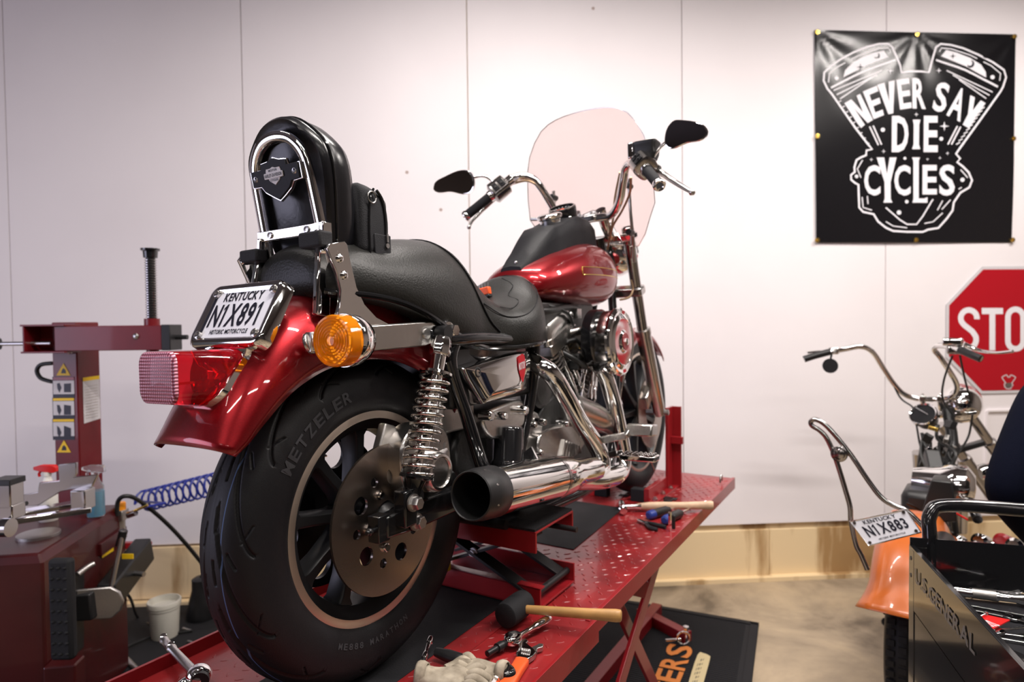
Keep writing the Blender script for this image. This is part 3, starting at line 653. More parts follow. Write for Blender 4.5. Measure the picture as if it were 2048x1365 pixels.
# shock absorbers
def shock(sg):
    q_ = Q(887, 666, -.15); a = V(q_[0], sg * .15, q_[2]); q_ = Q(826, 992, -.15); b = V(q_[0], sg * .15, q_[2]); d = (b - a).normalized(); Ls = (b - a).length
    mb = MB().lathe(a - d * .014, d, [(.022, .012), (.024, .017), (.03, .020), (.042, .0225), (.058, .0225), (.064, .02), (.066, .0001)], 8, cap=True); so = P(mb, 'shock_absorber', 'chrome', bevel=.0015)
    MB().lathe(a, d, [(.045, .015), (.085, .015), (.085, .034), (.09, .034), (.092, .015), (.215, .0165), (.217, .014), (.235, .014), (.235, .007), (Ls - .01, .0068)], 28).build('damper_body', 'chrome', so)
    MB().lathe(a, d, [(.195, .0169), (.212, .0169)], 28, cap=False).build('damper_band', 'black', so)
    x = V(0, 1, 0).cross(d).normalized(); y = d.cross(x); pts = []; rs = []; N = 12; s0, s1 = .094, Ls - .038
    for i in range(N * 20 + 1):
        t = i / (N * 20); an = 2 * PI * N * t; r = .0295; pts.append(a + d * (s0 + (s1 - s0) * t) + (x * math.cos(an) + y * math.sin(an)) * r)
    MB().tube(pts, .0042, 10, 1).build('spring', 'chrome', so)
    MB().lathe(a, d, [(Ls - .038, .034), (Ls - .033, .034), (Ls - .03, .02), (Ls - .015, .014), (Ls, .014)], 24).build('lower_cup', 'black', so)
    MB().cyl(b + V(0, -.013, 0), b + V(0, .013, 0), .017).build('bushing', 'black_satin', so); MB().cyl(a + V(0, -.013, 0), a + V(0, .013, 0), .015).build('bushing', 'black_satin', so)
shock(-1); shock(1)
# ---- sissy bar and back rest
def sx(z): return -.118 - .2 * (z - .55)
def padring(dx, k, z0=.0):
    pts = [(0, .760), (.045, .750), (.088, .715), (.103, .685), (.103, .64), (.09, .57), (.074, .512), (.05, .500), (0, .497)]
    full = pts + [(-y, z) for y, z in reversed(pts[1:-1])]; full = spl(full, 4); zc_ = .63
    return [(sx(z) + dx, y * k, zc_ + (z - zc_) * (1 - (1 - k) * .8)) for y, z in full]
bk = P(MB().loft([padring(.004, .86), padring(-.002, .93), padring(.004, .985), padring(.014, 1.0), padring(.02, .985), padring(.028, 1.0), padring(.054, .985), padring(.066, .94), padring(.071, .8)]), 'backrest_pad', 'leather_dark', ang=80)
mb = MB(); r_ = padring(.016, 1.0); mb.tube([(p[0], p[1] * 1.008, p[2]) for p in r_], .0024, 8, 1, closed=True); mb.build('piping', 'black', bk)
def bz_(y, z, dx=0): return (sx(z) - .012 + dx, y, z)
loop = [(.078, .50), (.076, .55), (.074, .61), (.072, .65), (.064, .685), (.042, .710), (.015, .720), (-.015, .720), (-.042, .710), (-.064, .685), (-.072, .65), (-.074, .61), (-.076, .55), (-.078, .50)]
lp2 = spl(loop, 5, False); rings = []
for i, (y, z) in enumerate(lp2):
    a, b = lp2[max(i - 1, 0)], lp2[min(i + 1, len(lp2) - 1)]; ty, tz = b[0] - a[0], b[1] - a[1]; l = math.hypot(ty, tz); ny, nz = -tz / l, ty / l
    w_ = .0095; rings.append([bz_(y + ny * w_ * c1, z + nz * w_ * c1, dx) for c1, dx in ((-1, .005), (-1, -.003), (-.75, -.006), (.75, -.006), (1, -.003), (1, .005))])
sb = P(MB().loft(rings), 'sissy_bar', 'chrome', ang=60)
mb = MB().box((sx(.553) - .018, 0, .553), (.006, .165, .02)); mb.box((sx(.55) - .01, -.084, .553), (.022, .012, .022)).box((sx(.55) - .01, .084, .553), (.022, .012, .022)); cb = mb.build('crossbar', 'chrome', sb, bevel=.002)
mb = MB()
for y in (-.05, .05): mb.lathe((sx(.553) - .021, y, .553), (-1, 0, 0), [(0, .0065), (.003, .006), (.0035, .003), (.002, .002)], 18)
mb.build('screw', 'steel', cb)
for sg in (-1, 1):
    MB().bar((sx(.55) - .012, sg * .078, .55), (-.13, sg * .082, .515), .012, .03, (1, 0, 0)).build('lower_leg', 'chrome', sb, bevel=.003)
    MB().bar((-.13, sg * .082, .53), (-.15, sg * .09, .395), .014, .032, (1, 0, 0)).build('lower_leg', 'chrome', sb, bevel=.004)
for sg in (-1, 1): MB().bar((-.15, sg * .116, .505), (-.13, sg * .08, .525), .03, .008).build('lower_bracket', 'chrome', sb, bevel=.002)
# shield emblem on the loop
def ef(u, v, o=0): return (sx(.652 + v * .58) - .021 - o, -u * .95, .652 + v * .58)
sh = [(0, .056), (.016, .047), (.036, .044), (.038, .026), (.07, .026), (.07, -.022), (.046, -.024), (.036, -.044), (.016, -.062), (0, -.075), (-.016, -.062), (-.036, -.044), (-.046, -.024), (-.07, -.022), (-.07, .026), (-.038, .026), (-.036, .044), (-.016, .047)]
em_m = Matrix(((0, 0, -1, 0), (-1, 0, 0, 0), (0, 1, 0, 0), (0, 0, 0, 1)))
def pl_em(ol, th, o, name, m_, par, bev=0):
    vs, fs = plate2([ol], th, bev); mb = MB(); mb.add([ef(v.x, v.y, o + v.z) for v in vs], fs); return mb.build(name, m_, par, ang=50)
e1 = pl_em(sh, .004, .0, 'emblem', 'chrome', sb, .001)
e2 = pl_em([(x * .93, y * .93 - .0005) for x, y in sh], .004, .003, 'emblem_field', 'black_mat', sb, .001)
sm = [(x * .36, y * .36 + .002) for x, y in [(0, .06), (.018, .05), (.045, .05), (.05, .03), (.046, -.01), (.03, -.045), (.012, -.062), (0, -.075), (-.012, -.062), (-.03, -.045), (-.046, -.01), (-.05, .03), (-.045, .05), (-.018, .05)]]
pl_em([(x * 1.15, y * 1.1) for x, y in sm], .002, .0065, 'badge', 'label_white', sb)
pl_em(rrect(.052, .017, .002, 2, 0, .001), .002, .0078, 'badge_bar', 'label_white', sb)
mb = MB(); f_ = lambda u, v: ef(u, v, .0092)
text_line(mb, 'HARLEY-DAVIDSON', -.024, -.004, .048, .010, f_); text_line(mb, 'MOTOR', -.012, .0125, .024, .0065, lambda u, v: ef(u, v, .0082)); text_line(mb, 'CYCLES', -.011, -.0165, .022, .0065, lambda u, v: ef(u, v, .0082)); mb.build('lettering', 'ink', sb)
mb = MB()
for u in (-.055, .055): mb.lathe(ef(u, .001, .005), (-1, 0, 0), [(0, .006), (.002, .005), (.001, .002)], 16)
mb.build('rivet', 'steel', sb)
# ---- seat
SE = [  # x, half width, z top (centre), z side lower edge, roundness of the top
    (-.150, .060, .500, .470, .01), (-.135, .10, .525, .462, .02), (-.08, .125, .545, .458, .02), (0.0, .135, .548, .448, .02), (.08, .14, .562, .425, .02), (.16, .142, .572, .39, .02), (.22, .140, .573, .368, .02), (.265, .136, .560, .352, .016), (.31, .132, .518, .338, .01), (.36, .138, .468, .326, .0), (.41, .150, .440, .318, -.006), (.46, .165, .440, .315, -.012), (.52, .166, .462, .32, -.012), (.57, .15, .495, .335, -.004), (.61, .12, .518, .36, .004), (.645, .085, .520, .40, .01), (.67, .045, .50, .45, .0)]
SE2 = []
xs = [s_[0] for s_ in SE]
for i in range(len(SE) - 1):
    for k in range(4):
        t = k / 4; p0, p1, p2, p3 = [SE[min(max(j, 0), len(SE) - 1)] for j in (i - 1, i, i + 1, i + 2)]
        SE2.append([.5 * (2 * b + (c - a) * t + (2 * a - 5 * b + 4 * c - d) * t * t + (3 * b - a - 3 * c + d) * t ** 3) for a, b, c, d in zip(p0, p1, p2, p3)])
SE2.append(list(SE[-1]))
def seat_ring(s_, n=30):
    x, hw, zt, zb, cr = s_; h = zt - zb; o = []
    for i in range(n + 1):
        t = -1 + 2 * i / n; ang = t * PI / 2; sn, cs = math.sin(ang), math.cos(ang)
        yy = hw * math.copysign(abs(sn) ** .75, sn); zz = zb + h * cs ** .62
        zz += cr * (1 - (yy / hw) ** 2) - cr
        if cr < 0: zz = zz
        o.append((x, yy, zz))
    return o
rg = [seat_ring(s_) for s_ in SE2]
def close_ring(r): return r + [(r[0][0], r[-1][1] * .9, r[-1][2] - .012), (r[0][0], r[0][1] * .9, r[0][2] - .012)]
seat = P(MB().loft([close_ring(r) for r in rg]), 'seat', 'leather', ang=75)
def seam_on(path):                                           # path of (row, column) fractions on the seat
    pts = []
    for u, v in path:
        i = u * (len(rg) - 1); j = v * (len(rg[0]) - 1); i0, j0 = min(int(i), len(rg) - 2), min(int(j), len(rg[0]) - 2); fi, fj = i - i0, j - j0
        p = (Vector(rg[i0][j0]) * (1 - fj) + Vector(rg[i0][j0 + 1]) * fj) * (1 - fi) + (Vector(rg[i0 + 1][j0]) * (1 - fj) + Vector(rg[i0 + 1][j0 + 1]) * fj) * fi; pts.append(p + V(0, math.copysign(.0012, p.y) if abs(p.y) > .05 else 0, .0008))
    return pts
mb = MB()
sm1 = [(.345, .5), (.352, .42), (.37, .33), (.40, .25), (.435, .18), (.475, .12), (.52, .06), (.56, .03)]; mb.tube(seam_on(sm1[::-1] + [(u, 1 - v) for u, v in sm1[1:]]), .0022, 6, 4)
mb.tube(seam_on([(.50, .12), (.6, .13), (.7, .15), (.8, .2), (.86, .3), (.885, .5), (.86, .7), (.8, .8), (.7, .85), (.6, .87), (.5, .88)]), .0014, 6, 4)
mb.tube(seam_on([(.60, .22), (.66, .24), (.72, .3), (.74, .4), (.8, .42), (.85, .5)]), .0011, 6, 4)
mb.build('seam', 'black_mat', seat)
mb = MB(); e_ = [(r[0][0], r[0][1] * .985, r[0][2] - .004) for r in rg[2:]]; mb.tube(e_, .006, 8, 1); mb.tube([(p[0], -p[1], p[2]) for p in e_], .006, 8, 1); mb.build('seat_pan_edge', 'black', seat)
# vinyl valance / under-seat filler between seat and frame
mb = MB().loft([[(x, y, z) for y, z in ((-w_, zb), (w_, zb), (w_, zt), (-w_, zt))] for x, w_, zb, zt in ((.14, .10, .33, .42), (.3, .12, .29, .36), (.5, .12, .29, .34), (.62, .10, .31, .36))]); P(mb, 'seat_base', 'black', bevel=.01)
# small rear seat tab and nut on the fender
mb = MB().lathe((-.10, -.03, crown(102).z + .006), (0, 0, 1), [(0, .012), (.004, .012), (.005, .008), (.014, .008)], 6).bar((-.1, -.03, .476), (-.02, -.02, .49), .014, .003); P(mb, 'seat_nut', 'chrome')
# ---- travel bag hung on the back rest (a thing of its own)
BG = Thing('travel_bag', CO + BF * .01 + BU * .53 - BL * 0, 'small black nylon bag hung on the front of the chrome backrest', 'bag', rot=RB)
TB = Matrix.Translation(CO) @ RB.to_4x4()                     # motorcycle frame to world
def bgp(mb, name, m, parent=None, **k):
    mb.v = [tuple(TB @ Vector(v)) for v in mb.v]; return BG.part(mb, name, m, parent, **k)
def bagr(x, k, z0, z1, w=.10): return [(x, y * k, z) for y, z in rrect(2 * w, (z1 - z0), .02, 5, 0, (z0 + z1) / 2)]
bd = bgp(MB().loft([bagr(-.052, .93, .515, .645), bagr(-.045, .99, .51, .65), bagr(-.028, 1, .508, .648), bagr(.005, 1, .508, .64), bagr(.018, .97, .51, .632), bagr(.023, .88, .52, .62)]), 'body', 'nylon', ang=70)
bgp(MB().tube([(x, -.1015, z) for x, z in ((-.035, .515), (-.035, .57), (-.03, .62), (-.02, .64))], .0022, 6, 4), 'seam', 'black', bd)
bgp(MB().tube([(x, -.1015, z) for x, z in ((.010, .535), (.012, .58), (.004, .62), (-.012, .638))], .003, 6, 4), 'zip', 'black_satin', bd)
bgp(MB().box((.0, -.101, .532), (.045, .004, .045)), 'side_pocket', 'nylon', bd, bevel=.002)
bgp(MB().box((.009, -.106, .548), (.004, .003, .016)).lathe((.009, -.105, .533), (0, -1, 0), [(0, .005), (.002, .005), (.002, .003)], 14), 'zip_pull', 'steel', bd)
bgp(MB().tube([(-.028 + .011 * math.cos(a), -.104, .622 + .011 * math.sin(a)) for a in [2 * PI * k / 12 for k in range(12)]], .0015, 6, 1, closed=True), 'strap_ring', 'steel', bd)
bgp(MB().tube([(.027 + .007 * math.cos(a), -.05, .592 + .007 * math.sin(a)) for a in [2 * PI * k / 12 for k in range(12)]], .0012, 6, 1, closed=True), 'front_ring', 'steel', bd)
bgp(MB().box((-.155, -.088, .528), (.03, .055, .028)), 'strap', 'nylon', bd, bevel=.004); bgp(MB().box((-.150, .088, .516), (.026, .05, .024)), 'strap', 'nylon', bd, bevel=.004)
bgp(MB().loft([[(x, y, z) for y, z in ((-w_, z0), (w_, z0), (w_, z1), (-w_, z1))] for x, w_, z0, z1 in ((-.125, .075, .498, .52), (-.06, .085, .50, .53))]), 'bottom_flap', 'leather_dark', bd, bevel=.006)
# ---- fuel tank
TK = [(.615, .03, .475, .50), (.63, .07, .462, .52), (.66, .102, .445, .548), (.75, .125, .435, .588), (.85, .140, .430, .62), (.95, .147, .428, .645), (1.05, .148, .43, .658), (1.12, .138, .437, .655), (1.17, .115, .455, .638), (1.20, .08, .485, .61), (1.212, .04, .52, .58)]
tk = []
for i in range(len(TK) - 1):
    for k in range(4):
        t = k / 4; p0, p1, p2, p3 = [TK[min(max(j, 0), len(TK) - 1)] for j in (i - 1, i, i + 1, i + 2)]
        tk.append([.5 * (2 * b + (c - a) * t + (2 * a - 5 * b + 4 * c - d) * t * t + (3 * b - a - 3 * c + d) * t ** 3) for a, b, c, d in zip(p0, p1, p2, p3)])
tk.append(list(TK[-1]))
def tring(x, w_, z0, z1, n=40):
    o = []
    for i in range(n):
        a = 2 * PI * i / n; c_, s_ = math.cos(a), math.sin(a); zz = (z0 + z1) / 2 - .012
        h = (z1 - zz) if s_ > 0 else (zz - z0)
        o.append((x, w_ * math.copysign(abs(c_) ** .85, c_), zz + h * math.copysign(abs(s_) ** .9, s_)))
    return o
tank = P(MB().loft([tring(*t) for t in tk]), 'fuel_tank', 'red', ang=80)
def tank_pt(x, z, sg=-1, off=.0008):
    for a, b in zip(tk[:-1], tk[1:]):
        if a[0] <= x <= b[0]: t = (x - a[0]) / (b[0] - a[0]); r = [p * (1 - t) + q * t for p, q in zip(a, b)]; break
    zz = (r[2] + r[3]) / 2 - .012; h = (r[3] - zz) if z > zz else (zz - r[2]); s_ = min(1, abs((z - zz) / h)) ** (1 / .9); c_ = math.sqrt(max(0, 1 - s_ * s_)); return (x, sg * (r[1] * c_ ** .85 + off), z)
mb = MB()
for sg in (-1, 1):
    o = [(.84, .53), (.845, .548), (.86, .552), (1.0, .557), (1.15, .555), (1.16, .545), (1.15, .533), (1.0, .533), (.86, .528), (.845, .525)]
    mb.tube([tank_pt(x, z, sg) for x, z in spl(o, 3)], .0013, 6, 1, closed=True)
mb.build('pinstripe', 'gold', tank)
# ---- dash console with speedometer and filler cap
CN = [(.645, .036, .545, .50), (.68, .042, .572, .53), (.72, .048, .600, .56), (.775, .054, .648, .58), (.82, .06, .680, .6), (.88, .062, .697, .62), (.94, .062, .722, .63), (1.0, .062, .738, .63), (1.08, .06, .736, .62), (1.14, .054, .715, .61), (1.165, .045, .69, .6)]
def cring(x, w_, zt, zb): return [(x, y, z) for y, z in ((-w_ * 1.12, zb), (-w_ * 1.05, zb + (zt - zb) * .5), (-w_ * .95, zt - .006), (-w_ * .85, zt), (0, zt + .004), (w_ * .85, zt), (w_ * .95, zt - .006), (w_ * 1.05, zb + (zt - zb) * .5), (w_ * 1.12, zb))]
dash = P(MB().loft([cring(*c) for c in CN]), 'dash_console', 'black_mat', ang=40)
sc_ = V(1.0, .0, .75); sa = V(-.42, 0, .9)
sp_ = MB().lathe(sc_ - sa * .03, sa, [(0, .044), (.035, .047), (.05, .047), (.054, .045), (.052, .039), (.046, .038)], 40, cap=False).build('speedometer', 'black', dash)
MB().lathe(sc_ + sa * .016, sa, [(0, .039), (.0005, .0001)], 40).build('dial', 'black_mat', sp_)
sm_ = frame_m(sc_ + sa * .0175, (0, -1, 0), (.9, 0, .42)); szs = 1 if (sm_.to_3x3() @ V(0, 0, 1)).dot(sa) > 0 else -1
mb = MB(); fn = lambda u, v: sm_ @ V(u, v, szs * .0006)
for k in range(13):
    a = math.radians(225 - 22.5 * k); stroke(mb, [(.027 * math.cos(a), .027 * math.sin(a)), (.034 * math.cos(a), .034 * math.sin(a))], .003, fn)
text_line(mb, 'MPH', -.007, -.022, .014, .006, fn); mb.build('dial_marks', 'label_white', sp_)
mb = MB(); fn2 = lambda u, v: sm_ @ V(u, v, szs * .0014); stroke(mb, [(.004, .004), (-.024, -.014)], .003, fn2); fillp(mb, circ(0, 0, .007, 16), fn2); mb.build('needle', 'orange_grip', sp_)
MB().lathe(sc_ + sa * .02, sa, [(0, .046), (.004, .0465), (.006, .044), (.006, .040)], 40, cap=False).build('bezel', 'chrome_dark', sp_)
fc = V(.905, .0, .708); MB().lathe(fc, V(-.3, 0, .95), [(-.02, .034), (.012, .036), (.016, .041), (.024, .042), (.028, .039), (.031, .030), (.031, .0001)], 40).build('fuel_cap', 'chrome', dash)
mb = MB()
for x, y, z in ((.955, -.045, .727), (.66, -.01, .560), (.955, .045, .727)): mb.sphere((x, y, z), .006, 12).build('dome_screw', 'chrome', dash); mb = MB()
MB().cyl((.93, .05, .73), (.93, .085, .735), .006).build('knob', 'steel', dash)
# ---- frame
fm = P(MB().tube([(.50, -.13, .335), (.30, -.135, .345), (.17, -.135, .345), (.10, -.12, .36)], .015, 12), 'frame', 'black')
mb = MB().tube([(.19, -.13, .345), (.17, -.128, .29), (.225, -.128, .17), (.28, -.125, .06), (.33, -.12, .0)], .015, 14, 5); mb.build('rear_tube', 'black', fm)
mb = MB().tube([(.155, -.128, .30), (.21, -.13, .18), (.27, -.125, .055)], .011, 12, 5); mb.build('rear_tube', 'black', fm)
mb = MB().tube([(.19, .13, .345), (.17, .128, .29), (.225, .128, .17), (.28, .125, .06), (.33, .12, .0)], .015, 12, 5); mb.build('rear_tube', 'black', fm)
mb = MB().tube([(.556, -.125, .40), (.556, -.118, .27), (.54, -.112, .18), (.50, -.105, .07), (.46, -.10, -.02), (.46, -.10, -.10)], .0145, 14, 5); mb.build('seat_post', 'black', fm)
mb = MB().tube([(.556, .125, .40), (.54, .112, .18), (.46, .10, -.10)], .0145, 12, 5); mb.build('seat_post', 'black', fm)
for sg in (-1, 1):
    MB().tube([(.40, sg * .11, -.12), (.7, sg * .11, -.14), (1.0, sg * .11, -.135), (1.14, sg * .09, -.06), (1.25, sg * .07, .2), (1.33, sg * .03, .52)], .016, 12, 5).build('lower_tube', 'black', fm)
MB().tube([(1.30, 0, .60), (1.1, 0, .47), (.6, 0, .42), (.3, 0, .36)], .022, 12, 4).build('backbone', 'black', fm)
MB().cyl((1.335, 0, .50), (1.265, 0, .70), .034).build('head_stock', 'black', fm)
MB().cyl((.34, -.15, -.10), (.34, .15, -.10), .012).cyl((.62, -.1, -.14), (.62, .1, -.14), .014).build('cross_tube', 'black_satin', fm)
mb = MB().loft([[(x, y, z) for y, z in ((-.07, z0), (.07, z0), (.07, z1), (-.07, z1))] for x, z0, z1 in ((.42, -.17, -.10), (.55, -.185, -.10), (.75, -.19, -.1), (.86, -.15, -.1))]); P(mb, 'oil_pan', 'engine_black', bevel=.01)
MB().lathe(Q(1004, 1030, -.07), (0, -1, 0), [(0, .028), (.02, .028), (.022, .0001)], 24).build('drain_plug', 'chrome', fm)
# ---- chrome side cover, tray and filter
co = [(Q(*p, -.15)[0], Q(*p, -.15)[2]) for p in ((928, 742), (935, 735), (1045, 704), (1056, 706), (1060, 716), (1060, 740), (1054, 768), (1046, 782), (975, 806), (966, 808), (960, 800))]
ctr = Vector((sum(p[0] for p in co) / len(co), sum(p[1] for p in co) / len(co)))
def cvr(k, y): return [(ctr.x + (p[0] - ctr.x) * k, y, ctr.y + (p[1] - ctr.y) * k) for p in spl(co, 3)]
sc2 = P(MB().loft([cvr(1.0, -.118), cvr(1.0, -.143), cvr(.985, -.150), cvr(.95, -.153), cvr(.5, -.1545), cvr(.05, -.155)]), 'side_cover', 'chrome', ang=60)
s1 = Q(957, 745, -.155); MB().lathe((s1[0], -.15, s1[2]), (0, -1, 0), [(0, .013), (.004, .012), (.005, .008), (.0, .007)], 20).build('cover_screw', 'black_satin', sc2)
s1 = Q(1057, 712, -.155); MB().lathe((s1[0] - .01, -.15, s1[2]), (0, -1, 0), [(0, .009), (.004, .008), (.005, .004)], 20).build('cover_screw', 'black_satin', sc2)
b0 = Q(1043, 736, -.156); fe = lambda u, v: (b0[0] + u, -.1565, b0[2] + v)
mb = MB(); fillp(mb, spl([(-.014, .026), (-.004, .032), (.006, .034), (.016, .028), (.02, .0), (.012, -.022), (.004, -.036), (-.008, -.02), (-.016, .002)], 3), fe); mb.build('badge', 'sign_red', sc2)
mb = MB(); text_line(mb, 'MOTOR', -.014, -.004, .030, .018, lambda u, v: (b0[0] + u, -.1572, b0[2] + v + u * .15)); mb.build('lettering', 'label_white', sc2)
mb = MB().loft([[(x, y, z) for y, z in ((-.115, z0), (.1, z0), (.1, z1), (-.115, z1))] for x, z0, z1 in ((.19, .19, .33), (.35, .19, .335), (.54, .19, .34))]); P(mb, 'battery_box', 'black_satin', bevel=.01)
g = P(MB().box((.245, -.045, .185), (.13, .09, .1)), 'tray', 'alum_dull', bevel=.006)
mb = MB().loft([[(x, y, z) for y, z in ((-.08, z0), (.06, z0), (.06, z1), (-.08, z1))] for x, z0, z1 in ((.235, .04, .10), (.27, .0, .14), (.38, .0, .14))]); P(mb, 'inner_fender', 'engine_black', bevel=.015)
mb = MB(); mb.loft([[(x, y, z) for y, z in ((-.075, z0), (.05, z0), (.05, z1), (-.075, z1))] for x, z0, z1 in ((.225, -.01, .045), (.36, -.02, .05))]); P(mb, 'splash_guard', 'black_satin', bevel=.008)
# starter / transmission top cover, chrome
def yprism(pts, y0, y1): return MB().prism([(x, y0, z) for x, z in pts], (0, y1 - y0, 0))
tc = [(Q(*p, -.12)[0], Q(*p, -.12)[2]) for p in ((965, 835), (1000, 812), (1040, 800), (1050, 812), (1050, 850), (1030, 862), (985, 880))]
tm = P(yprism(spl(tc, 3), -.12, -.02), 'transmission', 'alum', bevel=.008)
mb = MB()
for px, py, r in ((972, 832, .012), (1000, 832, .010), (1042, 821, .012)):
    q = Q(px, py, -.125); mb = MB().lathe((q[0], -.11, q[2]), (0, -1, 0), [(0, r), (.03, r), (.034, r * .7)], 16); mb.build('cover_bolt', 'chrome', tm)
q = Q(1022, 895, -.12); of = P(MB().lathe((q[0], -.115, q[2] + .055), (-.12, 0, -1), [(0, .02), (.004, .036), (.01, .04), (.085, .04), (.09, .043), (.098, .043), (.102, .034), (.104, .0001)], 40), 'oil_filter', 'black')
MB().lathe((q[0] - .009, -.115, q[2] - .03), (-.12, 0, -1), [(0, .042), (.008, .042)], 40, cap=False).build('filter_band', 'chrome', of)
# ---- engine
en = P(MB().loft([[(x, y, z) for x, z in spl([(.62, .10), (.70, .16), (.86, .17), (.99, .13), (1.05, .05), (1.03, -.05), (.92, -.10), (.70, -.10), (.60, -.05)], 3)] for y in (-.085, .085)]), 'engine', 'engine_black', bevel=.008)
mb = MB().loft([[(x, y, z) for x, z in spl([(.42, .10), (.50, .14), (.62, .13), (.66, .02), (.62, -.08), (.46, -.09), (.40, .0)], 3)] for y in (-.09, .10)]); mb.build('gearbox', 'alum_dull', en, bevel=.008)
# gearcase / cam cover with fins
cc = [(Q(*p, -.125)[0], Q(*p, -.125)[2]) for p in ((1078, 882), (1098, 858), (1140, 850), (1168, 862), (1172, 885), (1150, 915), (1120, 935), (1085, 935))]
cv = yprism(spl(cc, 3), -.125, -.07).build('cam_cover', 'alum', en, bevel=.006)
for i in range(7):
    q0, q1 = Q(1128 + i * 5, 882 + i * 2 - 2, -.127), Q(1118 + i * 7, 925 - i * 3, -.127)
    MB().bar((q0[0], -.128, q0[2]), (q1[0], -.128, q1[2]), .004, .008, (0, 1, 0)).build('cooling_fin', 'alum', cv)
mb = MB()
for px, py in ((1065, 850), (1085, 845), (1168, 862), (1130, 848), (1078, 905), (1052, 915)):
    q = Q(px, py, -.12); MB().lathe((q[0], -.095, q[2]), (0, -1, 0), [(0, .011), (.03, .010), (.036, .007), (.037, .0001)], 16).build('case_bolt', 'chrome', en)
q = Q(1058, 935, -.12); MB().lathe((q[0], -.10, q[2]), (0, -1, 0), [(0, .016), (.02, .016), (.024, .011)], 20).build('pivot_cap', 'steel', en)
q = Q(1090, 800, -.10); MB().lathe((q[0], -.05, q[2] + .03), (0, -1, 0), [(0, .055), (.04, .055), (.05, .045), (.055, .0001)], 36).build('cylinder_base', 'engine_black', en)
# starter / nose cone (polished)
a_, b_ = Q(1140, 815, -.12), Q(1222, 850, -.15)
MB().loft([[ (p.x, p.y, p.z) for p in [V(*c) + V(0, r * math.cos(t), r * math.sin(t)) for t in [2 * PI * k / 28 for k in range(28)]]] for c, r in ((a_, .045), (( (a_[0] + b_[0]) / 2, -.14, (a_[2] + b_[2]) / 2 ), .045), (b_, .036), ((b_[0] + .006, b_[1], b_[2]), .03))]).build('nose_cone', 'alum', en, ang=60)
q = b_; MB().lathe((q[0], q[1], q[2]), (1, 0, 0), [(0, .038), (.012, .038), (.016, .03)], 28).build('cone_cap', 'chrome', en)
# cylinders: tilted finned barrels with heads and rocker boxes
def cylinder(bx_, bz0, tilt, nm):
    ax = V(math.sin(tilt), 0, math.cos(tilt)); pr = V(math.cos(tilt), 0, -math.sin(tilt)); o = V(bx_, 0, bz0)
    R = Matrix((pr, V(0, 1, 0), ax)).transposed()
    cy = MB().lathe(o, ax, [(0, .060), (.21, .060)], 28).build(nm, 'engine_black', en)
    for k in range(9):
        d = .035 + k * .0145; mb = MB()
        mb.loft([[tuple(o + ax * (d + dz) + pr * u + V(0, v, 0)) for u, v in rrect(.150, .165, .035)] for dz in (0, .0035)]); mb.build('cooling_fin', 'alum_dull' , cy)
    mb = MB()
    for k in range(4):
        d = .168 + k * .014; mb = MB(); mb.loft([[tuple(o + ax * (d + dz) + pr * u + V(0, v, 0)) for u, v in rrect(.178, .188, .02)] for dz in (0, .006)]); mb.build('head_fin', 'alum', cy)
    MB().box(o + ax * .195, (.12, .12, .07), R).build('cylinder_head', 'alum', cy, bevel=.008)
    MB().box(o + ax * .240, (.185, .192, .035), R).build('rocker_base', 'alum', cy, bevel=.004)
    mb = MB(); mb.loft([[tuple(o + ax * dz + pr * u * k + V(0, v * k, 0)) for u, v in rrect(.188, .195, .025)] for dz, k in ((.255, 1), (.272, 1), (.274, .95), (.308, .93), (.325, .8))]); rb_ = mb.build('rocker_cover', 'alum', cy, ang=40)
    for u in (-.07, .07):
        for v in (-.072, .072): q = o + ax * .315 + pr * u + V(0, v, 0); MB().lathe(q, ax, [(0, .007), (.012, .007), (.013, .004)], 12).build('rocker_bolt', 'chrome', cy)
    return o, ax, pr, cy
o1, a1, p1, c1_ = cylinder(.875, .105, math.radians(-21), 'rear_cylinder')
o2, a2, p2, c2_ = cylinder(.965, .09, math.radians(24), 'front_cylinder')
def rod(p, q, m='chrome', par=None):
    p, q = V(*p), V(*q); d = q - p; L = d.length
    return MB().lathe(p, d, [(0, .010), (.02, .010), (.022, .0075), (L * .45, .0075), (L * .46, .0095), (L * .6, .0095), (L * .61, .0075), (L - .02, .0075), (L - .018, .010), (L, .010)], 14).build('pushrod_tube', m, par or en)
for p, q in (((1118, 700), (1158, 800)), ((1130, 690), (1170, 800))): rod(Q(*p, -.085), Q(*q, -.10))
for p, q in (((1168, 740), (1158, 805)), ((1185, 735), (1178, 800)), ((1192, 740), (1186, 800))): rod(Q(*p, -.085), Q(*q, -.115))
mb = MB()
for px, py in ((1158, 805), (1170, 806), (1182, 803)):
    q = Q(px, py, -.11); MB().lathe((q[0], q[1], q[2] - .03), (0, 0, 1), [(0, .014), (.022, .014), (.03, .010)], 16).build('tappet_block', 'chrome_dark', en)
# carburettor / manifold behind the air cleaner
MB().cyl((.94, -.03, .33), (.94, -.16, .32), .032).box((.94, -.09, .32), (.06, .07, .06)).build('carburetor', 'alum_dull', en, bevel=.004)
MB().tube([(.82, -.07, .345), (.86, -.11, .355), (.92, -.15, .36)], .014, 12, 4).build('breather_tube', 'alum', en)
MB().tube([(.78, -.075, .30), (.80, -.12, .27), (.86, -.13, .24)], .008, 10, 4).tube([(.76, -.05, .28), (.83, -.11, .33), (.9, -.12, .25)], .006, 8, 4).build('hose', 'cable', en)
MB().box((.86, -.10, .26), (.06, .04, .05)).build('bracket', 'engine_black', en, bevel=.004)
MB().lathe(Q(1160, 690, -.09), (.3, -.8, -.5), [(0, .010), (.02, .010), (.024, .006), (.05, .006)], 10).build('coil', 'gold', en)
